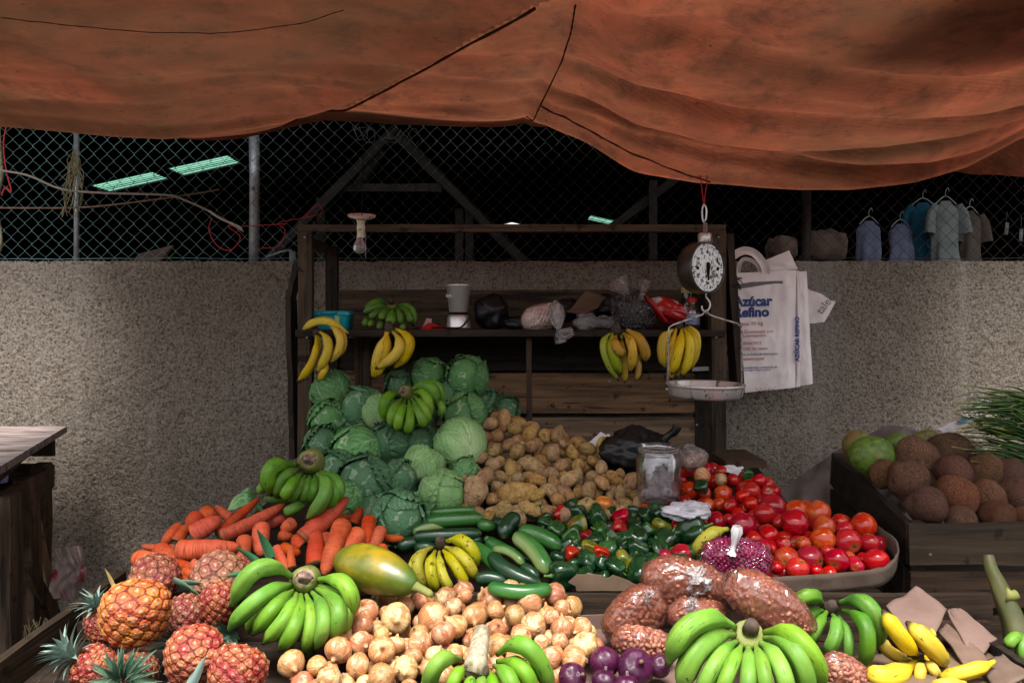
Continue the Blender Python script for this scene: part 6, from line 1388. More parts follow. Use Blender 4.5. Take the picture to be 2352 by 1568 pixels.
mb = MB(); mb.tube(spline([c+Vector(q) for q in ((-.026,-.0575,.058),(-.021,-.0575,.051),(-.016,-.0575,.058),(-.021,-.0572,.061))],4), .0012, 5); mb.obj('emblem', flat('green_print',(.22,.38,.06),.5), tub)
mb = MB(); mb.box(c+Vector((.036,-.0578,.043)), (.022,.0015,.034), Matrix.Rotation(-.1,3,'X')); mb.obj('sticker', pmat('green_white_sticker', [(.4,(.5,.55,.2)),(.5,(.2,.4,.12)),(.6,(.7,.72,.6))], 40), tub)
# red and white scrap
sc_ = thing('torn_packet', 'small red and white torn packet lying on the shelf beside the steel cup', 'packet', P(985,756,3.5))
mb = sheet([(968,756,3.46),(980,730,3.52),(992,732,3.52),(990,750,3.47)],8,8,.003,5,3); mb.obj('white_part', flat('pinkish_white',(.6,.4,.4),.5), sc_)
mb = sheet([(964,757,3.44),(985,740,3.47),(1022,752,3.47),(1020,757,3.43)],8,8,.003,5,5); mb.obj('red_part', flat('bright_red_film',(.45,.02,.015),.3), sc_)
# steel blender base
bl = thing('blender_base', 'spotted steel blender motor cup standing on the shelf with its cord wrapped round', 'blender', P(1053,756,3.45))
M_steel = pmat('spotted_brushed_steel', [(.3,(.58,.54,.54)),(.7,(.80,.76,.76))], 5, rough=.38, bump=.1, metal=.75, spots=[((.10,.05,.04), 60, .66, .04)])
c = P(1053,754,3.45); s_ = 3.45/F
mb = MB(); mb.lathe([(0,33*s_),(17*s_,33*s_),(21*s_,38*s_),(28*s_,95*s_),(30*s_,97*s_),(30.5*s_,100*s_),(28*s_,101*s_),(26*s_,97*s_),(18*s_,45*s_),(0,45*s_)], 32, c); mb.obj('cup', M_steel, bl)
mb = MB(); mb.lathe([(0,0),(28*s_,0),(28*s_,3*s_),(25*s_,26*s_),(22*s_,32*s_),(0,33*s_)], 32, c); mb.obj('motor_foot', M_steel, bl)
mb = MB(); mb.lathe([(21.5*s_,30*s_),(23.5*s_,33*s_),(21.5*s_,37*s_)], 28, c)
mb.tube(spline([c+Vector((24*s_,-12*s_,34*s_)),c+Vector((26*s_,-16*s_,26*s_)),c+Vector((18*s_,-26*s_,12*s_)),c+Vector((4*s_,-32*s_,2*s_)),c+Vector((-30*s_,-30*s_,2*s_)),c+Vector((-60*s_,-10*s_,2*s_))],6), .0032, 8); mb.obj('cord', M_rope, bl)
text('print', 'BULL', .019, c+Vector((-27*s_,-.042,71*s_)), M_white, bl, rot=(R(86),0,R(-38)))
mb = MB(); mb.box(c+Vector((-19*s_,-.0355,69*s_)), (.026,.001,.0022), Matrix.Rotation(R(-38),3,'Z')); mb.obj('print_line', M_white, bl)

# ---------------------------------------------------------------- hanging scale
sc_ = thing('hanging_scale', 'old spotted dial scale with a steel pan hung from the tarpaulin by red cord', 'scale', P(1621,917,2.9)); Y = 2.9; s_ = Y/F
M_house = pmat('black_enamel', [(.3,(.02,.015,.014)),(.7,(.045,.034,.03))], 12, rough=.35, bump=.1, spots=[((.10,.055,.04), 14, .62, .06)])
M_dial = pmat('stained_white_dial', [(.3,(.76,.76,.78)),(.7,(.88,.88,.9))], 8, rough=.4, bump=.05, spots=[((.06,.03,.022), 55, .55, .05), ((.20,.13,.10), 24, .58, .08), ((.03,.02,.015), 110, .60, .04)])
M_pan = pmat('worn_tin', [(.3,(.48,.45,.44)),(.7,(.75,.72,.71))], 9, (1,1,.35), rough=.38, bump=.15, metal=.65, spots=[((.13,.06,.04), 20, .54, .1), ((.08,.04,.03), 70, .62, .04)])
dc = P(1624,614,Y); n_ = Vector((math.sin(R(36)), -math.cos(R(36)), 0)); u_ = Vector((math.cos(R(36)), math.sin(R(36)), 0)); AX = Matrix((u_, Vector((0,0,1)), n_)).transposed(); rd = 57*s_
mb = MB(); mb.lathe([(0,-.075),(rd*.8,-.075),(rd*.98,-.066),(rd*1.06,-.045),(rd*1.06,.0),(rd*1.05,.006),(rd*.99,.007),(rd*.985,.0),(rd*.5,-.002)], 44, dc, axis=AX); mb.obj('housing', M_house, sc_)
mb = MB(); mb.lathe([(0,.001),(rd*.97,.001)], 44, dc, axis=AX); dl = mb.obj('dial', M_dial, sc_)
mb = MB()
for k in range(48):
    a = R(k*7.5); e0, e1 = rd*(.80 if k % 4 else .74), rd*.88; d = AX @ Vector((math.sin(a), math.cos(a), 0)); t_ = AX @ Vector((math.cos(a), -math.sin(a), 0)); b = dc+n_*.002
    w_ = .0006 if k % 4 else .0011; mb.add([b+d*e0-t_*w_, b+d*e0+t_*w_, b+d*e1+t_*w_, b+d*e1-t_*w_], [(0,1,2,3)])
for q in (-.6, .6):
    d = AX @ Vector((q*rd, -.05*rd, .002)); mb.lathe([(.006,.002),(.006,.003),(0,.003)], 12, dc+d, axis=AX)
mb.obj('dial_marks', M_rope, dl)
for k in range(12):
    a = R(k*30); text('numeral', str((k*5) if k else 0), .016, dc+AX @ Vector((math.sin(a)*rd*.64, math.cos(a)*rd*.64-.005, .002)), M_rope, dl, rot=AX.to_euler(), align='CENTER')
mb = MB(); d = AX @ Vector((.03,-1,0)); t_ = AX @ Vector((1,.03,0)); b = dc+n_*.006
mb.tube([b-d*rd*.2, b, b+d*rd*.3], [.006,.007,.004], 8); mb.tube([b+d*rd*.05, b+d*rd*.52], .003, 6); mb.obj('pointer', M_rope, sc_)
mb = MB(); mb.lathe([(0,-12*s_),(16*s_,-12*s_),(17*s_,-9*s_),(17*s_,8*s_),(15*s_,11*s_),(5*s_,12*s_),(4.5*s_,34*s_),(0,35*s_)], 24, P(1620,546,Y)); mb.obj('top_cap', M_pan, sc_)
mb = MB(); q = [P(1617,512,Y), P(1613,500,Y), P(1613,480,Y), P(1617,470,Y), P(1622,480,Y), P(1622,498,Y), P(1619,508,Y)]; mb.tube(spline(q,4), .0035, 7); mb.obj('hook', M_pan, sc_)
mb = MB(); mb.tube(spline([P(1617,474,Y),P(1614,450,2.92),P(1611,425,2.95),P(1609,395,2.97)],4), .0022, 6); mb.tube(spline([P(1618,474,Y),P(1619,450,2.92),P(1623,425,2.95),P(1624,395,2.97)],4), .0022, 6); mb.obj('cord', M_redcord, sc_)
mb = MB(); mb.tube(spline([P(1622,672,Y),P(1622,682,Y),P(1630,694,Y),P(1630,706,Y),P(1621,716,Y),P(1613,710,Y),P(1612,702,Y)],4), .0032, 7); mb.obj('lower_hook', M_pan, sc_)
mb = MB(); mb.tube([P(1621,712,Y),P(1614,722,Y),P(1600,727,Y),P(1545,746,Y),P(1537,752,Y),P(1535,764,Y),P(1533,893,Y)], .0034, 8); mb.tube([P(1621,712,Y),P(1629,722,Y),P(1640,727,Y),P(1694,743,Y),P(1702,750,Y),P(1703,762,Y),P(1704,884,Y)], .0034, 8); mb.tube([P(1533,888,Y),P(1530,894,Y-.005),P(1538,894,Y-.01)], .003, 6); mb.obj('hanger_wire', pmat('rust_specked_steel_wire', [(.3,(.25,.22,.22)),(.7,(.6,.58,.58))], 50, rough=.4, metal=.5, spots=[((.08,.04,.03),90,.56,.05)]), sc_)
pr = 87*s_; AX2 = Matrix.Rotation(R(1),3,'X') @ Matrix.Rotation(R(.8),3,'Y')
mb = MB(); mb.lathe([(0,.004),(pr*.86,.004),(pr*.93,.012),(pr*.97,.042),(pr*1.0,.046),(pr*1.03,.046),(pr*1.035,.040),(pr*1.0,.036),(pr*.985,.03),(pr*.955,.006),(pr*.9,-.003),(pr*.82,-.005),(0,-.005)], 56, P(1620,909,Y), axis=AX2); mb.obj('pan', M_pan, sc_)

# ---------------------------------------------------------------- sugar sack tote on the rack's right post
tv = lambda zx, zy: (1531.25+zx*.3514, 398.1+zy*.3516)
M_poly = pmat('woven_white_polypropylene', [(.3,(.66,.57,.57)),(.55,(.80,.71,.71)),(.75,(.86,.80,.80))], 6, rough=.6, bump=.35, bscale=22, bdist=.008, spots=[((.60,.48,.47),5,.62,.15)])
M_blue = flat('blue_print', (.025,.045,.22), .6); M_redp = flat('faded_red_print', (.50,.13,.09), .6); M_greyp = flat('grey_print', (.13,.12,.13), .6); M_orp = flat('orange_print', (.55,.16,.04), .6)
YT = 3.62; tote = thing('sack_tote', 'white printed sugar sack tote bag with a strap handle hung on the right post', 'bag', P(*tv(640,1420), YT))
def tpanel(tl_, tr_, br_, bl_, Y0, thick, sd, nu=30, nv=40, amp=.006):
    c = [P(*tv(*q), Y0) for q in (tl_, tr_, br_, bl_)]; mb = MB()
    def f(u, v, s__):
        q = (c[0]*(1-u)+c[1]*u)*(1-v)+(c[3]*(1-u)+c[2]*u)*v; e = min(1, min(u,1-u)*8)*min(1, min(v,1-v)*8)
        return q+Vector((0, s__*thick*e*.5+amp*nz((u*3,v*4,sd))+amp*.8*abs(nz((u*6,v*5,sd+3)))*e, 0))
    mb.grid(lambda u, v: f(u, v, -1), nu, nv); mb.grid(lambda u, v: f(u, 1-v, 1), nu, nv); return mb
tpanel((382,655),(848,632),(840,1398),(425,1440),YT,.03,1,nu=44,nv=60,amp=.011).obj('body', M_poly, tote)
_tc = [P(*tv(*q), YT) for q in ((382,655),(848,632),(840,1398),(425,1440))]
def tote_front(x, z):
    v = (_tc[0].z-z)/(_tc[0].z-_tc[3].z); l = _tc[0].x*(1-v)+_tc[3].x*v; r_ = _tc[1].x*(1-v)+_tc[2].x*v; u = (x-l)/(r_-l)
    e = min(1, max(0, min(u,1-u)*8))*min(1, max(0, min(v,1-v)*8)); am = .011
    return YT-.03*e*.5+am*nz((u*3,v*4,1))+am*.8*abs(nz((u*6,v*5,4)))*e
def conform(o, lift=.0018):
    mw = Matrix.Translation(wloc(o)) @ o.rotation_euler.to_matrix().to_4x4() @ Matrix.Diagonal((*o.scale, 1)); iv = mw.inverted(); ys_ = [(mw @ v.co).y for v in o.data.vertices]; ym = max(ys_)
    for v in o.data.vertices:
        q = mw @ v.co; q.y = tote_front(q.x, q.z)-lift-(.0008 if q.y < ym-.0004 else 0); v.co = iv @ q
tpanel((845,634),(868,640),(872,1392),(838,1398),YT+.01,.03,2,6,30).obj('side_gusset', M_poly, tote)
tpanel((640,570),(800,503),(858,625),(660,650),YT+.008,.008,3,12,10).obj('top_flap', M_poly, tote)
hp = spline([P(*tv(*q), YT-.012) for q in ((402,650),(400,610),(430,545),(505,505),(570,520),(620,570),(645,620),(648,655))], 5)
def strap(pts, w_, mt, nm, par, sd=0):
    mb = MB(); n = len(pts)-1
    def f(u, v):
        i = min(n, round(u*n)); d = (pts[min(i+1,n)]-pts[max(i-1,0)]).normalized(); s__ = d.cross(Vector((0,1,0))).normalized()
        return pts[i]+s__*((v-.5)*w_)+Vector((0, .012*math.sin(v*math.pi)+.006*nz((u*5,v*3,sd)), 0))
    mb.grid(f, n, 6); return mb.obj(nm, mt, par)
strap(hp, .036, M_poly, 'handle', tote, 1)
strap(spline([P(*tv(*q), YT-.004) for q in ((470,650),(475,600),(505,560),(560,570),(600,610),(612,650))], 5), .018, M_poly, 'handle', tote, 4)
def tt(body, end, base, cap, mt, xs=1., nm='print', bold=0.):
    p_ = P(*tv(end, base), YT-.034); conform(text(nm, body, cap*.3516/F*YT/.70, p_, mt, tote, align='RIGHT', xs=xs, bold=bold, rot=(R(90),R(-1.6),0)))
tt('Azúcar', 697, 860, 62, M_blue, .98, bold=.0024); tt('Refino', 680, 932, 62, M_blue, 1.0, bold=.0024)
tt('Peso Neto: 50 kg', 641, 990, 25, M_redp, 1.0); tt('Producido en Guatemala por', 712, 1040, 22, M_redp, 1.02); tt('Ingenio Concepción', 660, 1066, 22, M_redp, 1.02)
tt('ZAFRA 2016/2017', 628, 1116, 19, M_redp, 1.05); tt('VENCIMIENTO: 36 meses', 666, 1150, 17, M_redp, 1.1); tt('después de la fecha de fabricación', 738, 1184, 15, M_greyp, 1.05); tt('www.pantaleon.com', 646, 1218, 21, M_redp, 1.05)
tt('Debe ser almacenado bajo condiciones de', 732, 1270, 13, M_blue, 1.0); tt('adecuadas en un lugar fresco y seco.', 692, 1287, 13, M_blue, 1.05)
text('print', 'AZÚCAR REFINO', .026, P(*tv(866,1228), YT-.016), M_blue, tote, rot=(R(90),R(-90),0), xs=1.0, bold=.001)
def slab(pts, th, mt, nm, par=None, label=None, cat=None):
    """outline of (px,py,Y) points with a real thickness along Y"""
    v = [P(*q) for q in pts]; n = len(v); mb = MB()
    mb.add(v+[q+Vector((0,th,0)) for q in v], [tuple(range(n)), tuple(range(n,2*n))[::-1]]+[(i,n+i,n+(i+1)%n,(i+1)%n) for i in range(n)])
    o = mb.obj(nm, mt, par, smooth=False); return tag(o, label, cat) if label else o
yt = YT-.031
slab([(*tv(*q), yt) for q in ((400,745),(480,722),(560,708),(640,705),(720,700),(800,702),(806,745),(790,720),(720,718),(640,728),(560,742),(480,752))], .002, M_greyp, 'print_swoosh', tote)
conform(bpy.data.objects['print_swoosh'])
for a, b in (((585,1400),(625,1428)),((618,1398),(640,1424)),((652,1396),(652,1424)),((690,1394),(668,1422)),((722,1394),(684,1424))):
    mb = MB(); mb.beam(P(*tv(*a), yt+.008), P(*tv(*b), yt+.008), .002, .006, up=(0,1,0)); conform(mb.obj('print_ray', M_orp, tote))
t2 = thing('sack_tote', 'second white sack bag hanging behind the printed one, its edge showing at the right', 'bag', P(*tv(910,1375), YT+.08))
tpanel((700,648),(915,640),(955,1375),(760,1405),YT+.07,.02,7).obj('body', M_poly, t2)
t3 = thing('folded_sack', 'folded corner of a white sack with grey lettering sticking out behind the totes', 'bag', P(*tv(990,975), YT+.12))
mb = sheet([(*tv(900,740),YT+.12),(*tv(1105,838),YT+.11),(*tv(1032,970),YT+.10),(*tv(900,985),YT+.12)],10,10,.004,3,4); mb.obj('cloth', M_poly, t3)
text('print', 'taleo', .052, P(*tv(1012,925), YT+.085), M_greyp, t3, rot=(R(90),R(-52),0))
mb = MB()
for k in range(110):
    c = P(*tv(rnd.uniform(385,470), rnd.uniform(680,745)), YT-.05+rnd.uniform(-.015,.015)); d = Vector((rnd.uniform(-.6,1), rnd.uniform(-.6,.3), rnd.uniform(-1,.8))).normalized()
    mb.tube([c, c+d*.014, c+d*.024+Vector((0,0,-.004))], .0018, 4)
tag(mb.obj('black_tuft', M_rope), 'black frayed plastic tuft hanging in front of the upper left of the tote', 'tuft')

# ---------------------------------------------------------------- bulb fixture
bv = lambda zx, zy: (612.5+zx*.2604, 367.5+zy*.2604); Y = 3.18; s_ = Y/F
lf = thing('bulb_holder', 'hanging cream lamp holder with a round base plate and a clear unlit bulb', 'lamp', P(*bv(822,830), Y)); AX = Matrix.Rotation(R(14),3,'X') @ Matrix.Rotation(R(3),3,'Y')
M_cream = pmat('yellowed_cream_plastic', [(.3,(.62,.54,.38)),(.7,(.78,.7,.54))], 20, rough=.45, bump=.1, spots=[((.18,.11,.07),40,.62,.06)]); M_plate = pmat('dirty_pinkish_plate', [(.3,(.45,.33,.30)),(.7,(.7,.56,.53))], 30, rough=.6, spots=[((.06,.035,.03),30,.54,.1)])
c = P(*bv(838,505), Y); mb = MB(); mb.lathe([(8*s_,-6*s_),(14*s_,-6*s_),(30*s_,0),(32*s_,4*s_),(31*s_,6*s_),(28*s_,3*s_),(12*s_,-3*s_),(0,-3*s_)], 36, c, axis=AX); mb.obj('base_plate', M_plate, lf)
c = P(*bv(832,610), Y); mb = MB(); mb.lathe([(10.5*s_,24*s_),(10.5*s_,17*s_),(9*s_,16*s_),(9*s_,8*s_),(10*s_,4*s_),(9*s_,-6*s_),(9*s_,-14*s_),(9.8*s_,-16*s_),(9*s_,-19*s_),(0,-19*s_)], 28, c, axis=AX); mb.obj('socket', M_cream, lf)
mb = MB(); o_ = P(*bv(823,617), Y-.0165); mb.lathe([(0,0),(6.5*s_,0),(7*s_,-.003),(7*s_,-.006)], 20, o_, axis=Matrix.Rotation(R(90),3,'X')); ou = mb.obj('outlet', M_cream, lf)
mb = MB()
for dx in (-2.6,0,2.4): mb.box(o_+Vector((dx*s_,-.0008,0)), (1.2*s_,.0016,4*s_))
mb.obj('slot', M_rope, ou)
c = P(*bv(822,765), Y); mb = MB(); mb.lathe([(8*s_,21*s_),(8.4*s_,16*s_),(11*s_,11*s_),(15*s_,4*s_),(16.3*s_,-2*s_),(14.5*s_,-9*s_),(9*s_,-14.5*s_),(3*s_,-16.5*s_),(0,-16.6*s_)], 32, c)
m, nt, b = mat0('frosted_bulb_glass'); b.inputs['Base Color'].default_value = (.42,.36,.40,1); b.inputs['Roughness'].default_value = .12; b.inputs['Transmission Weight'].default_value = .55; mb.obj('bulb', m, lf)
mb = MB(); x0, y0 = bv(873,640); x1, y1 = bv(872,865); n = 34
for k in range(n): q = P(x0, y0+(y1-y0)*k/(n-1), Y-.014); mb.blob(lambda th, ph: (q+Vector((math.sin(ph)*math.cos(th), math.sin(ph)*math.sin(th), math.cos(ph)))*.0014, 0, 0), 6, 4)
mb.obj('pull_chain', M_galv, lf)
mb = MB(); mb.tube(spline([P(*bv(840,485),Y),P(*bv(838,420),Y+.02),P(*bv(846,330),Y+.03),P(*bv(845,200),Y+.05),P(*bv(850,-150),Y+.1)],5), .002, 6); mb.obj('wire', M_rope, lf)

# ---------------------------------------------------------------- jar, papers, small bags on the bench
Y = 2.62; s_ = Y/F; jr = thing('plastic_jar', 'wide clear plastic jar holding crumpled plastic, standing between potatoes and tomatoes', 'jar', P(1512,1148,Y)); c = P(1512,1148,Y)
JARF = film('clear_jar_plastic', (.95,.93,.95), .7, .06, .12, 12, .03)
mb = MB(); mb.lathe([(0,0),(44*s_,0),(48*s_,3*s_),(50*s_,20*s_),(51*s_,98*s_),(47*s_,106*s_),(45*s_,108*s_),(45*s_,122*s_),(47*s_,123*s_),(47*s_,126*s_),(44*s_,126*s_),(43*s_,108*s_),(49*s_,97*s_),(48*s_,20*s_),(46*s_,4*s_),(0,3*s_)], 40, c); mb.obj('wall', JARF, jr)
mb = MB()
for z in (112, 117): mb.lathe([(45*s_,z*s_),(46.5*s_,(z+1)*s_),(45*s_,(z+2)*s_)], 36, c)
mb.obj('thread', FILM_M, jr)
crumple('crumpled_film', 'crumpled milky plastic stuffed inside the clear jar', 'plastic bag', (1512,1105), 28, 36, Y, FILM_C, .8, .3, 21)
M_sheet = pmat('white_thin_plastic', [(.3,(.42,.40,.45)),(.7,(.58,.55,.60))], 8, rough=.3, bump=.25)
crumple('plastic_sheet', 'white crumpled plastic sheet lying between the peppers and the tomatoes', 'plastic sheet', (1578,1174), 56, 20, 2.46, M_sheet, 1.6, .32, 44, 56, 36)
M_wp = flat('white_paper', (.62,.60,.62), .8)
mb = sheet([(1330,1038,3.05),(1378,992,3.12),(1402,1000,3.10),(1362,1045,3.02)],10,8,.006,3,7); tag(mb.obj('paper', M_wp), 'white paper corner sticking out behind the potatoes', 'paper')
mb = sheet([(1640,1075,2.86),(1672,1068,2.9),(1708,1072,2.88),(1700,1092,2.82)],12,8,.008,4,8); tag(mb.obj('paper', M_wp), 'crumpled white paper lying at the top of the tomatoes', 'paper')
ob = thing('onion_bag', 'small clear bag of brown onions at the top of the tomatoes behind the jar', 'bag', P(1590,1075,2.84))
for k, (x, y, r) in enumerate(((1603,1055,20),(1580,1060,16))): link_mesh('onion', OM[1][k], P(x, y, 2.84)-Vector(ob.location), (R(70),0,k*2), r*2.84/F, ob)
crumple('film', None, None, (1590,1052), 34, 30, 2.83, FILM_C, .9, .25, 12, parent=ob)
for x, y, r, j, lb in ((1612,1092,19,1,'reddish onion lying loose among the tomatoes below the small onion bag'),(1655,1100,15,2,'pale onion half buried in the tomatoes'),):
    o = link_mesh('onion', OM[j][0], P(x, y, 2.74), (R(95),0,.4), r*2.74/F); tag(o, lb, 'onion')
o = link_mesh('pepper', PV[G][0][0], P(1612,1117,2.64), (R(150),.3,0), 18*2.64/F); tag(o, 'green pepper lying upside down on the tomatoes near the jar', 'pepper')
o = link_mesh('lime', PV['mid green pepper'][1][0], P(1715,1090,2.8), (R(20),.3,0), 13*2.8/F); tag(o, 'small green lime at the top right of the tomatoes', 'lime')

# ---------------------------------------------------------------- cardboard
def ribbon(pts, h, mt, nm, label, th=.005, cat='cardboard', flare=(0,0,0)):
    top = [P(*q) for q in pts]; top = spline(top, 5); n = len(top)-1; mb = MB()
    mb.grid(lambda u, v: top[round(u*n)]+Vector((flare[0]*v, flare[1]*v, -h*v))+Vector((0,.004*nz((u*14,v*2,1)),.003*nz((u*30,0,3))*(1-v))), n, 4)
    o = mb.obj(nm, mt, smooth=True); m_ = o.modifiers.new('thickness', 'SOLIDIFY'); m_.thickness = th; return tag(o, label, cat)
z5 = lambda x, y, Y: (*Z5(x, y), Y)
M_tray = pmat('damp_brown_cardboard', [(.3,(.05,.032,.022)),(.7,(.105,.07,.05))], 9, rough=.9, bump=.5, bscale=60, spots=[((.03,.018,.012), 12, .58, .12)])
ribbon([z5(-40,790,2.08), z5(300,770,2.08), z5(430,746,2.085), z5(900,716,2.09), z5(1200,682,2.10), z5(1290,650,2.13), z5(1352,590,2.18), z5(1370,520,2.24), z5(1335,440,2.32), z5(1200,345,2.45), z5(1100,270,2.6)], .05, M_tray, 'cardboard_tray', 'low cardboard tray with a curved rim round the front tomatoes', flare=(-.004,.006,0))
slab([(*Z4(x, y), 2.085) for x, y in ((240,880),(285,840),(300,826),(340,830),(385,822),(450,832),(485,836),(492,856),(520,850),(545,832),(600,850),(655,872),(690,892),(740,912),(690,940),(600,938),(440,938),(295,940),(288,905))], .006, M_card, 'torn_cardboard', None, 'torn corrugated cardboard strip standing in front of the peppers', 'cardboard')
mb = MB(); mb.grid(lambda u, v: (.08+.55*u, 2.0-.5*v, .838-.028*v+.004*nz((u*4,v*4,1))), 14, 10); o = mb.obj('cardboard_sheet', M_card2); tag(o, 'pinkish cardboard sheet under the nut bags and the right onions', 'cardboard')
slab([(*Z3(x, y), 2.0) for x, y in ((1290,1112),(1640,1100),(1640,1420),(1430,1420),(1300,1300))], .006, M_card2, 'cardboard_liner', None, 'pale pink cardboard liner standing behind the onions, left of the nut bags', 'cardboard')
def flap(c4_, label, mt=M_card2, th=.006, amp=.006):
    mb = sheet(c4_, 16, 14, amp, 2.5, rnd.uniform(0,40)); o = mb.obj('cardboard_flap', mt); m_ = o.modifiers.new('thickness','SOLIDIFY'); m_.thickness = th; return tag(o, label, 'cardboard')
flap([z5(1285,980,1.95), z5(1518,836,1.99), z5(1762,1015,1.93), z5(1590,1370,1.78)], 'wide pinkish cardboard flap behind the yellow bananas, nearest the crate')
flap([z5(1752,1010,1.93), z5(1850,1004,1.93), z5(2145,1245,1.84), z5(1960,1420,1.76)], 'narrow bent cardboard flap at the right of the yellow bananas')
flap([z5(1700,1180,1.87), z5(1762,1130,1.90), z5(2090,1420,1.75), z5(1900,1470,1.73)], 'brown inner cardboard fold between the two flaps', M_card)
flap([z5(900,1380,1.86), z5(2100,1300,1.86), z5(2400,1660,1.62), z5(700,1660,1.62)], 'brown cardboard base under the yellow bananas', M_card, .006, .004)
flap([z5(2010,1440,1.72), z5(2200,1360,1.74), z5(2400,1520,1.62), z5(2140,1640,1.60)], 'dark brown cardboard piece in the bottom right corner', M_card)
slab([(*Z5(x, y), 1.70) for x, y in ((2180,1540),(2200,1505),(2250,1540),(2240,1580),(2170,1575))], .002, pmat('printed_scrap', [(.45,(.55,.55,.5)),(.52,(.2,.18,.4))], 25), 'paper_scrap', None, 'small printed paper scrap in the bottom right corner', 'paper')
mb = MB(); mb.beam(P(*Z5(2080,1285),1.84), P(*Z5(2420,1500),1.66), .02, .03, nseg=5, jit=.002); tag(mb.obj('wooden_stick', W['x3'], smooth=False), 'dark wooden stick pointing at the cardboard flap in the bottom right corner', 'stick')
mb = MB(); mb.box(P(*Z1(960,790), 2.12), (.035,.004,.035), Matrix.Rotation(.3,3,'Y')); tag(mb.obj('plastic_scrap', FILM_M), 'small clear plastic scrap behind the dusky pineapple', 'scrap')
mb = MB(); blade(mb, P(*Z1(770,900),2.05), Vector((-.02,0,.05)), .05, .007, .1, (0,1,0)); tag(mb.obj('dry_leaf', flat('dry_yellow_leaf',(.4,.28,.1))), 'dry yellow leaf standing on the left edge board beside the grey crown', 'leaf')

# ---------------------------------------------------------------- thick banana trunk at the right
bt = thing('bunch_trunk', 'thick green banana bunch trunk with a cut tip standing at the right edge', 'banana trunk', P(2330,1480,1.9))
pts = [P(*Z5(x, y), 1.95-.0001*(y-560)) for x, y in ((2075,575),(2095,680),(2150,800),(2205,930),(2260,1060),(2300,1180),(2330,1300))]
M_trunk = pmat('green_banana_trunk', [(.3,(.022,.028,.006)),(.5,(.055,.058,.012)),(.72,(.115,.105,.035))], 7, (1,1,.5), rough=.6, bump=.3, spots=[((.06,.035,.02),9,.6,.1)], tst=[(0.,(.04,.025,.02),1.),(.06,(.1,.07,.04),0.)])
mb = MB(); mb.tube(spline(pts,5), [.012+.0008*i for i in range(31)], 18, shape=lambda a, t: 1+.08*math.sin(2*a+1)+.05*math.sin(5*a+t*6)); mb.obj('stalk', M_trunk, bt)
mb = MB(); a = P(*Z5(2205,880),1.90); mb.tube([a, a+Vector((.014,-.003,-.003)), a+Vector((.026,-.004,.002))], [.018,.012,.011], 12); mb.obj('stump', M_stalk, bt)
for b_, m_, t_, w_ in (((2330,1190),(2270,1225),(2225,1290),90),((2340,1200),(2340,1290),(2350,1400),100)):
    mb = MB(); banana_geo(mb, Z5(*b_), Z5(*m_), Z5(*t_), w_*.2969, (1.84,1.80,1.80)); mb.obj('banana', B_deep, bt)
# shaded dark clutter on the bench behind the trunk
crumple('black_bag', 'shiny black plastic bag in the shade between the crate and the cardboard flap', 'bag', Z5(1900,1040), 52, 40, 2.12, M_blk, .9, .25, 31)

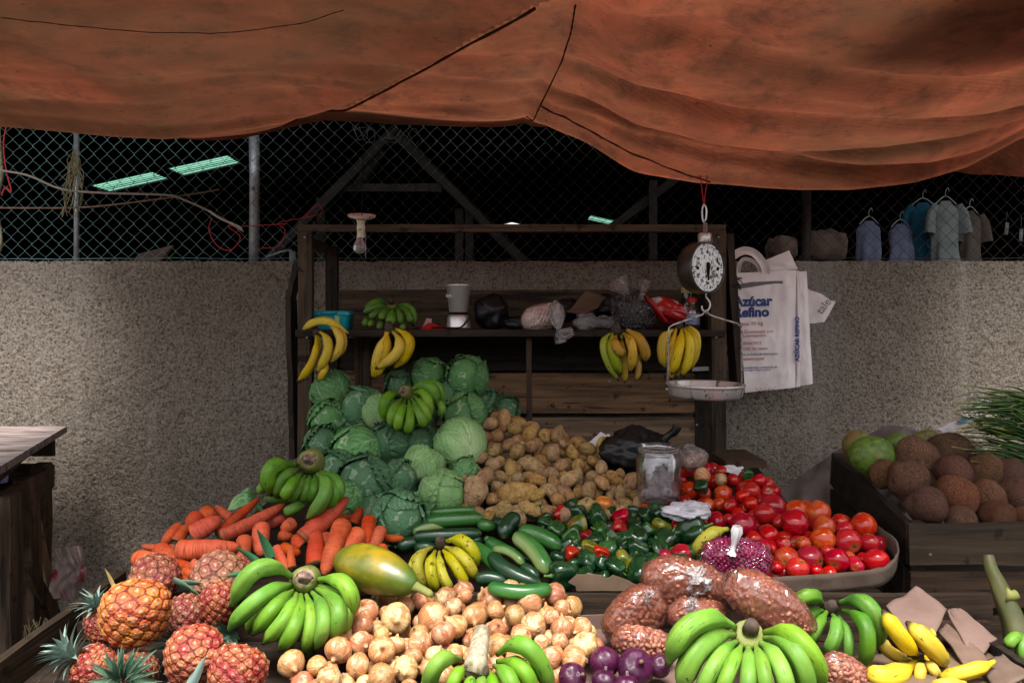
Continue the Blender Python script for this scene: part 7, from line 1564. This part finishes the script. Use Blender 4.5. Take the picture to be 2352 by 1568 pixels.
# ---------------------------------------------------------------- behind the coconuts: papers, bottle, scallions
mb = sheet([(2160,1000,2.86),(2175,978,2.92),(2256,1024,2.80),(2254,1062,2.74)],16,12,.010,3,11); tag(mb.obj('paper', M_wp), 'crumpled white paper sack corner between the dark coconut and the scallions', 'paper')
mb = sheet([(2285,1045,2.78),(2305,1036,2.80),(2310,1072,2.74),(2270,1062,2.74)],8,8,.004,3,12); tag(mb.obj('paper', flat('lilac_paper',(.46,.38,.46),.8)), 'lilac paper scrap beside the split-banded coconut', 'paper')
cb_ = thing('carton', 'flattened white carton with a blue stripe behind the scallions', 'carton', P(2200,978,3.02))
mb = sheet([(2150,985,3.02),(2215,958,3.06),(2235,968,3.0),(2180,996,2.96)],8,6,.004,3,13); mb.obj('card', M_wp, cb_); mb = sheet([(2196,967,3.028),(2217,957,3.045),(2226,962,3.0),(2206,972,2.99)],4,4,.001,3,13); mb.obj('stripe', flat('blue_stripe',(.02,.22,.38),.5), cb_)
Y = 3.1; s_ = Y/F; AX = Matrix.Rotation(R(88),3,'Y') @ Matrix.Rotation(R(0),3,'Z')
mb = MB(); pr_ = [(0,0),(22*s_,0),(27*s_,2*s_)]
for k in range(9): z = 6+k*11; pr_ += [(28*s_,z*s_),(28*s_,(z+7)*s_),(25.5*s_,(z+9)*s_)]
pr_ += [(28*s_,108*s_),(10*s_,140*s_),(10*s_,150*s_)]
mb.lathe(pr_, 32, P(2228,940,Y), axis=AX); tag(mb.obj('plastic_bottle', film('ribbed_bottle_plastic',(.93,.92,.93),.3,.08,.2,14,.25)), 'clear ribbed plastic bottle lying on its side above the scallions', 'bottle')
SCM = pmat('scallion_leaf', [(.3,(.018,.055,.008)),(.55,(.048,.115,.013)),(.75,(.13,.18,.025))], 12, rough=.4, bump=.1, var=(.02,.1,.3), tst=[(.85,(.20,.22,.04),0.),(1.,(.35,.28,.08),.8)])
for k in range(175):
    y0 = rnd.uniform(950,1085); x0 = 2450+rnd.uniform(-20,60); Y0 = 2.82+rnd.uniform(-.12,.14)
    if k < 152:
        x1 = rnd.choice([rnd.uniform(2185,2300), rnd.uniform(2230,2345)]); y1 = 905+(y0-950)*.85+rnd.uniform(-22,26)-(x1-2185)*.10; sg = rnd.uniform(-6,30)
    else: x1, y1, sg = rnd.uniform(2225,2340), rnd.uniform(1045,1100), rnd.uniform(-60,-30)
    pts = spline([P(x0,y0,Y0)]+[P(x0+(x1-x0)*q+rnd.uniform(-5,5), y0+(y1-y0)*q-sg*math.sin(math.pi*q)*(1 if q < .6 else .6)+rnd.uniform(-4,4), Y0-.12*q) for q in (.3,.6,.82)]+[P(x1,y1+rnd.uniform(-4,14),Y0-.14)], 5)
    mb = MB(); n = len(pts); mb.tube(pts, [.0070*(1-.7*(i/n)**2) for i in range(n)], 6, squash=.45)
    tag(mb.obj('scallion', SCM), None, 'scallion', 'scallions behind the coconuts')['label'] = 'thin green scallion leaf in the loose bundle behind the coconuts'
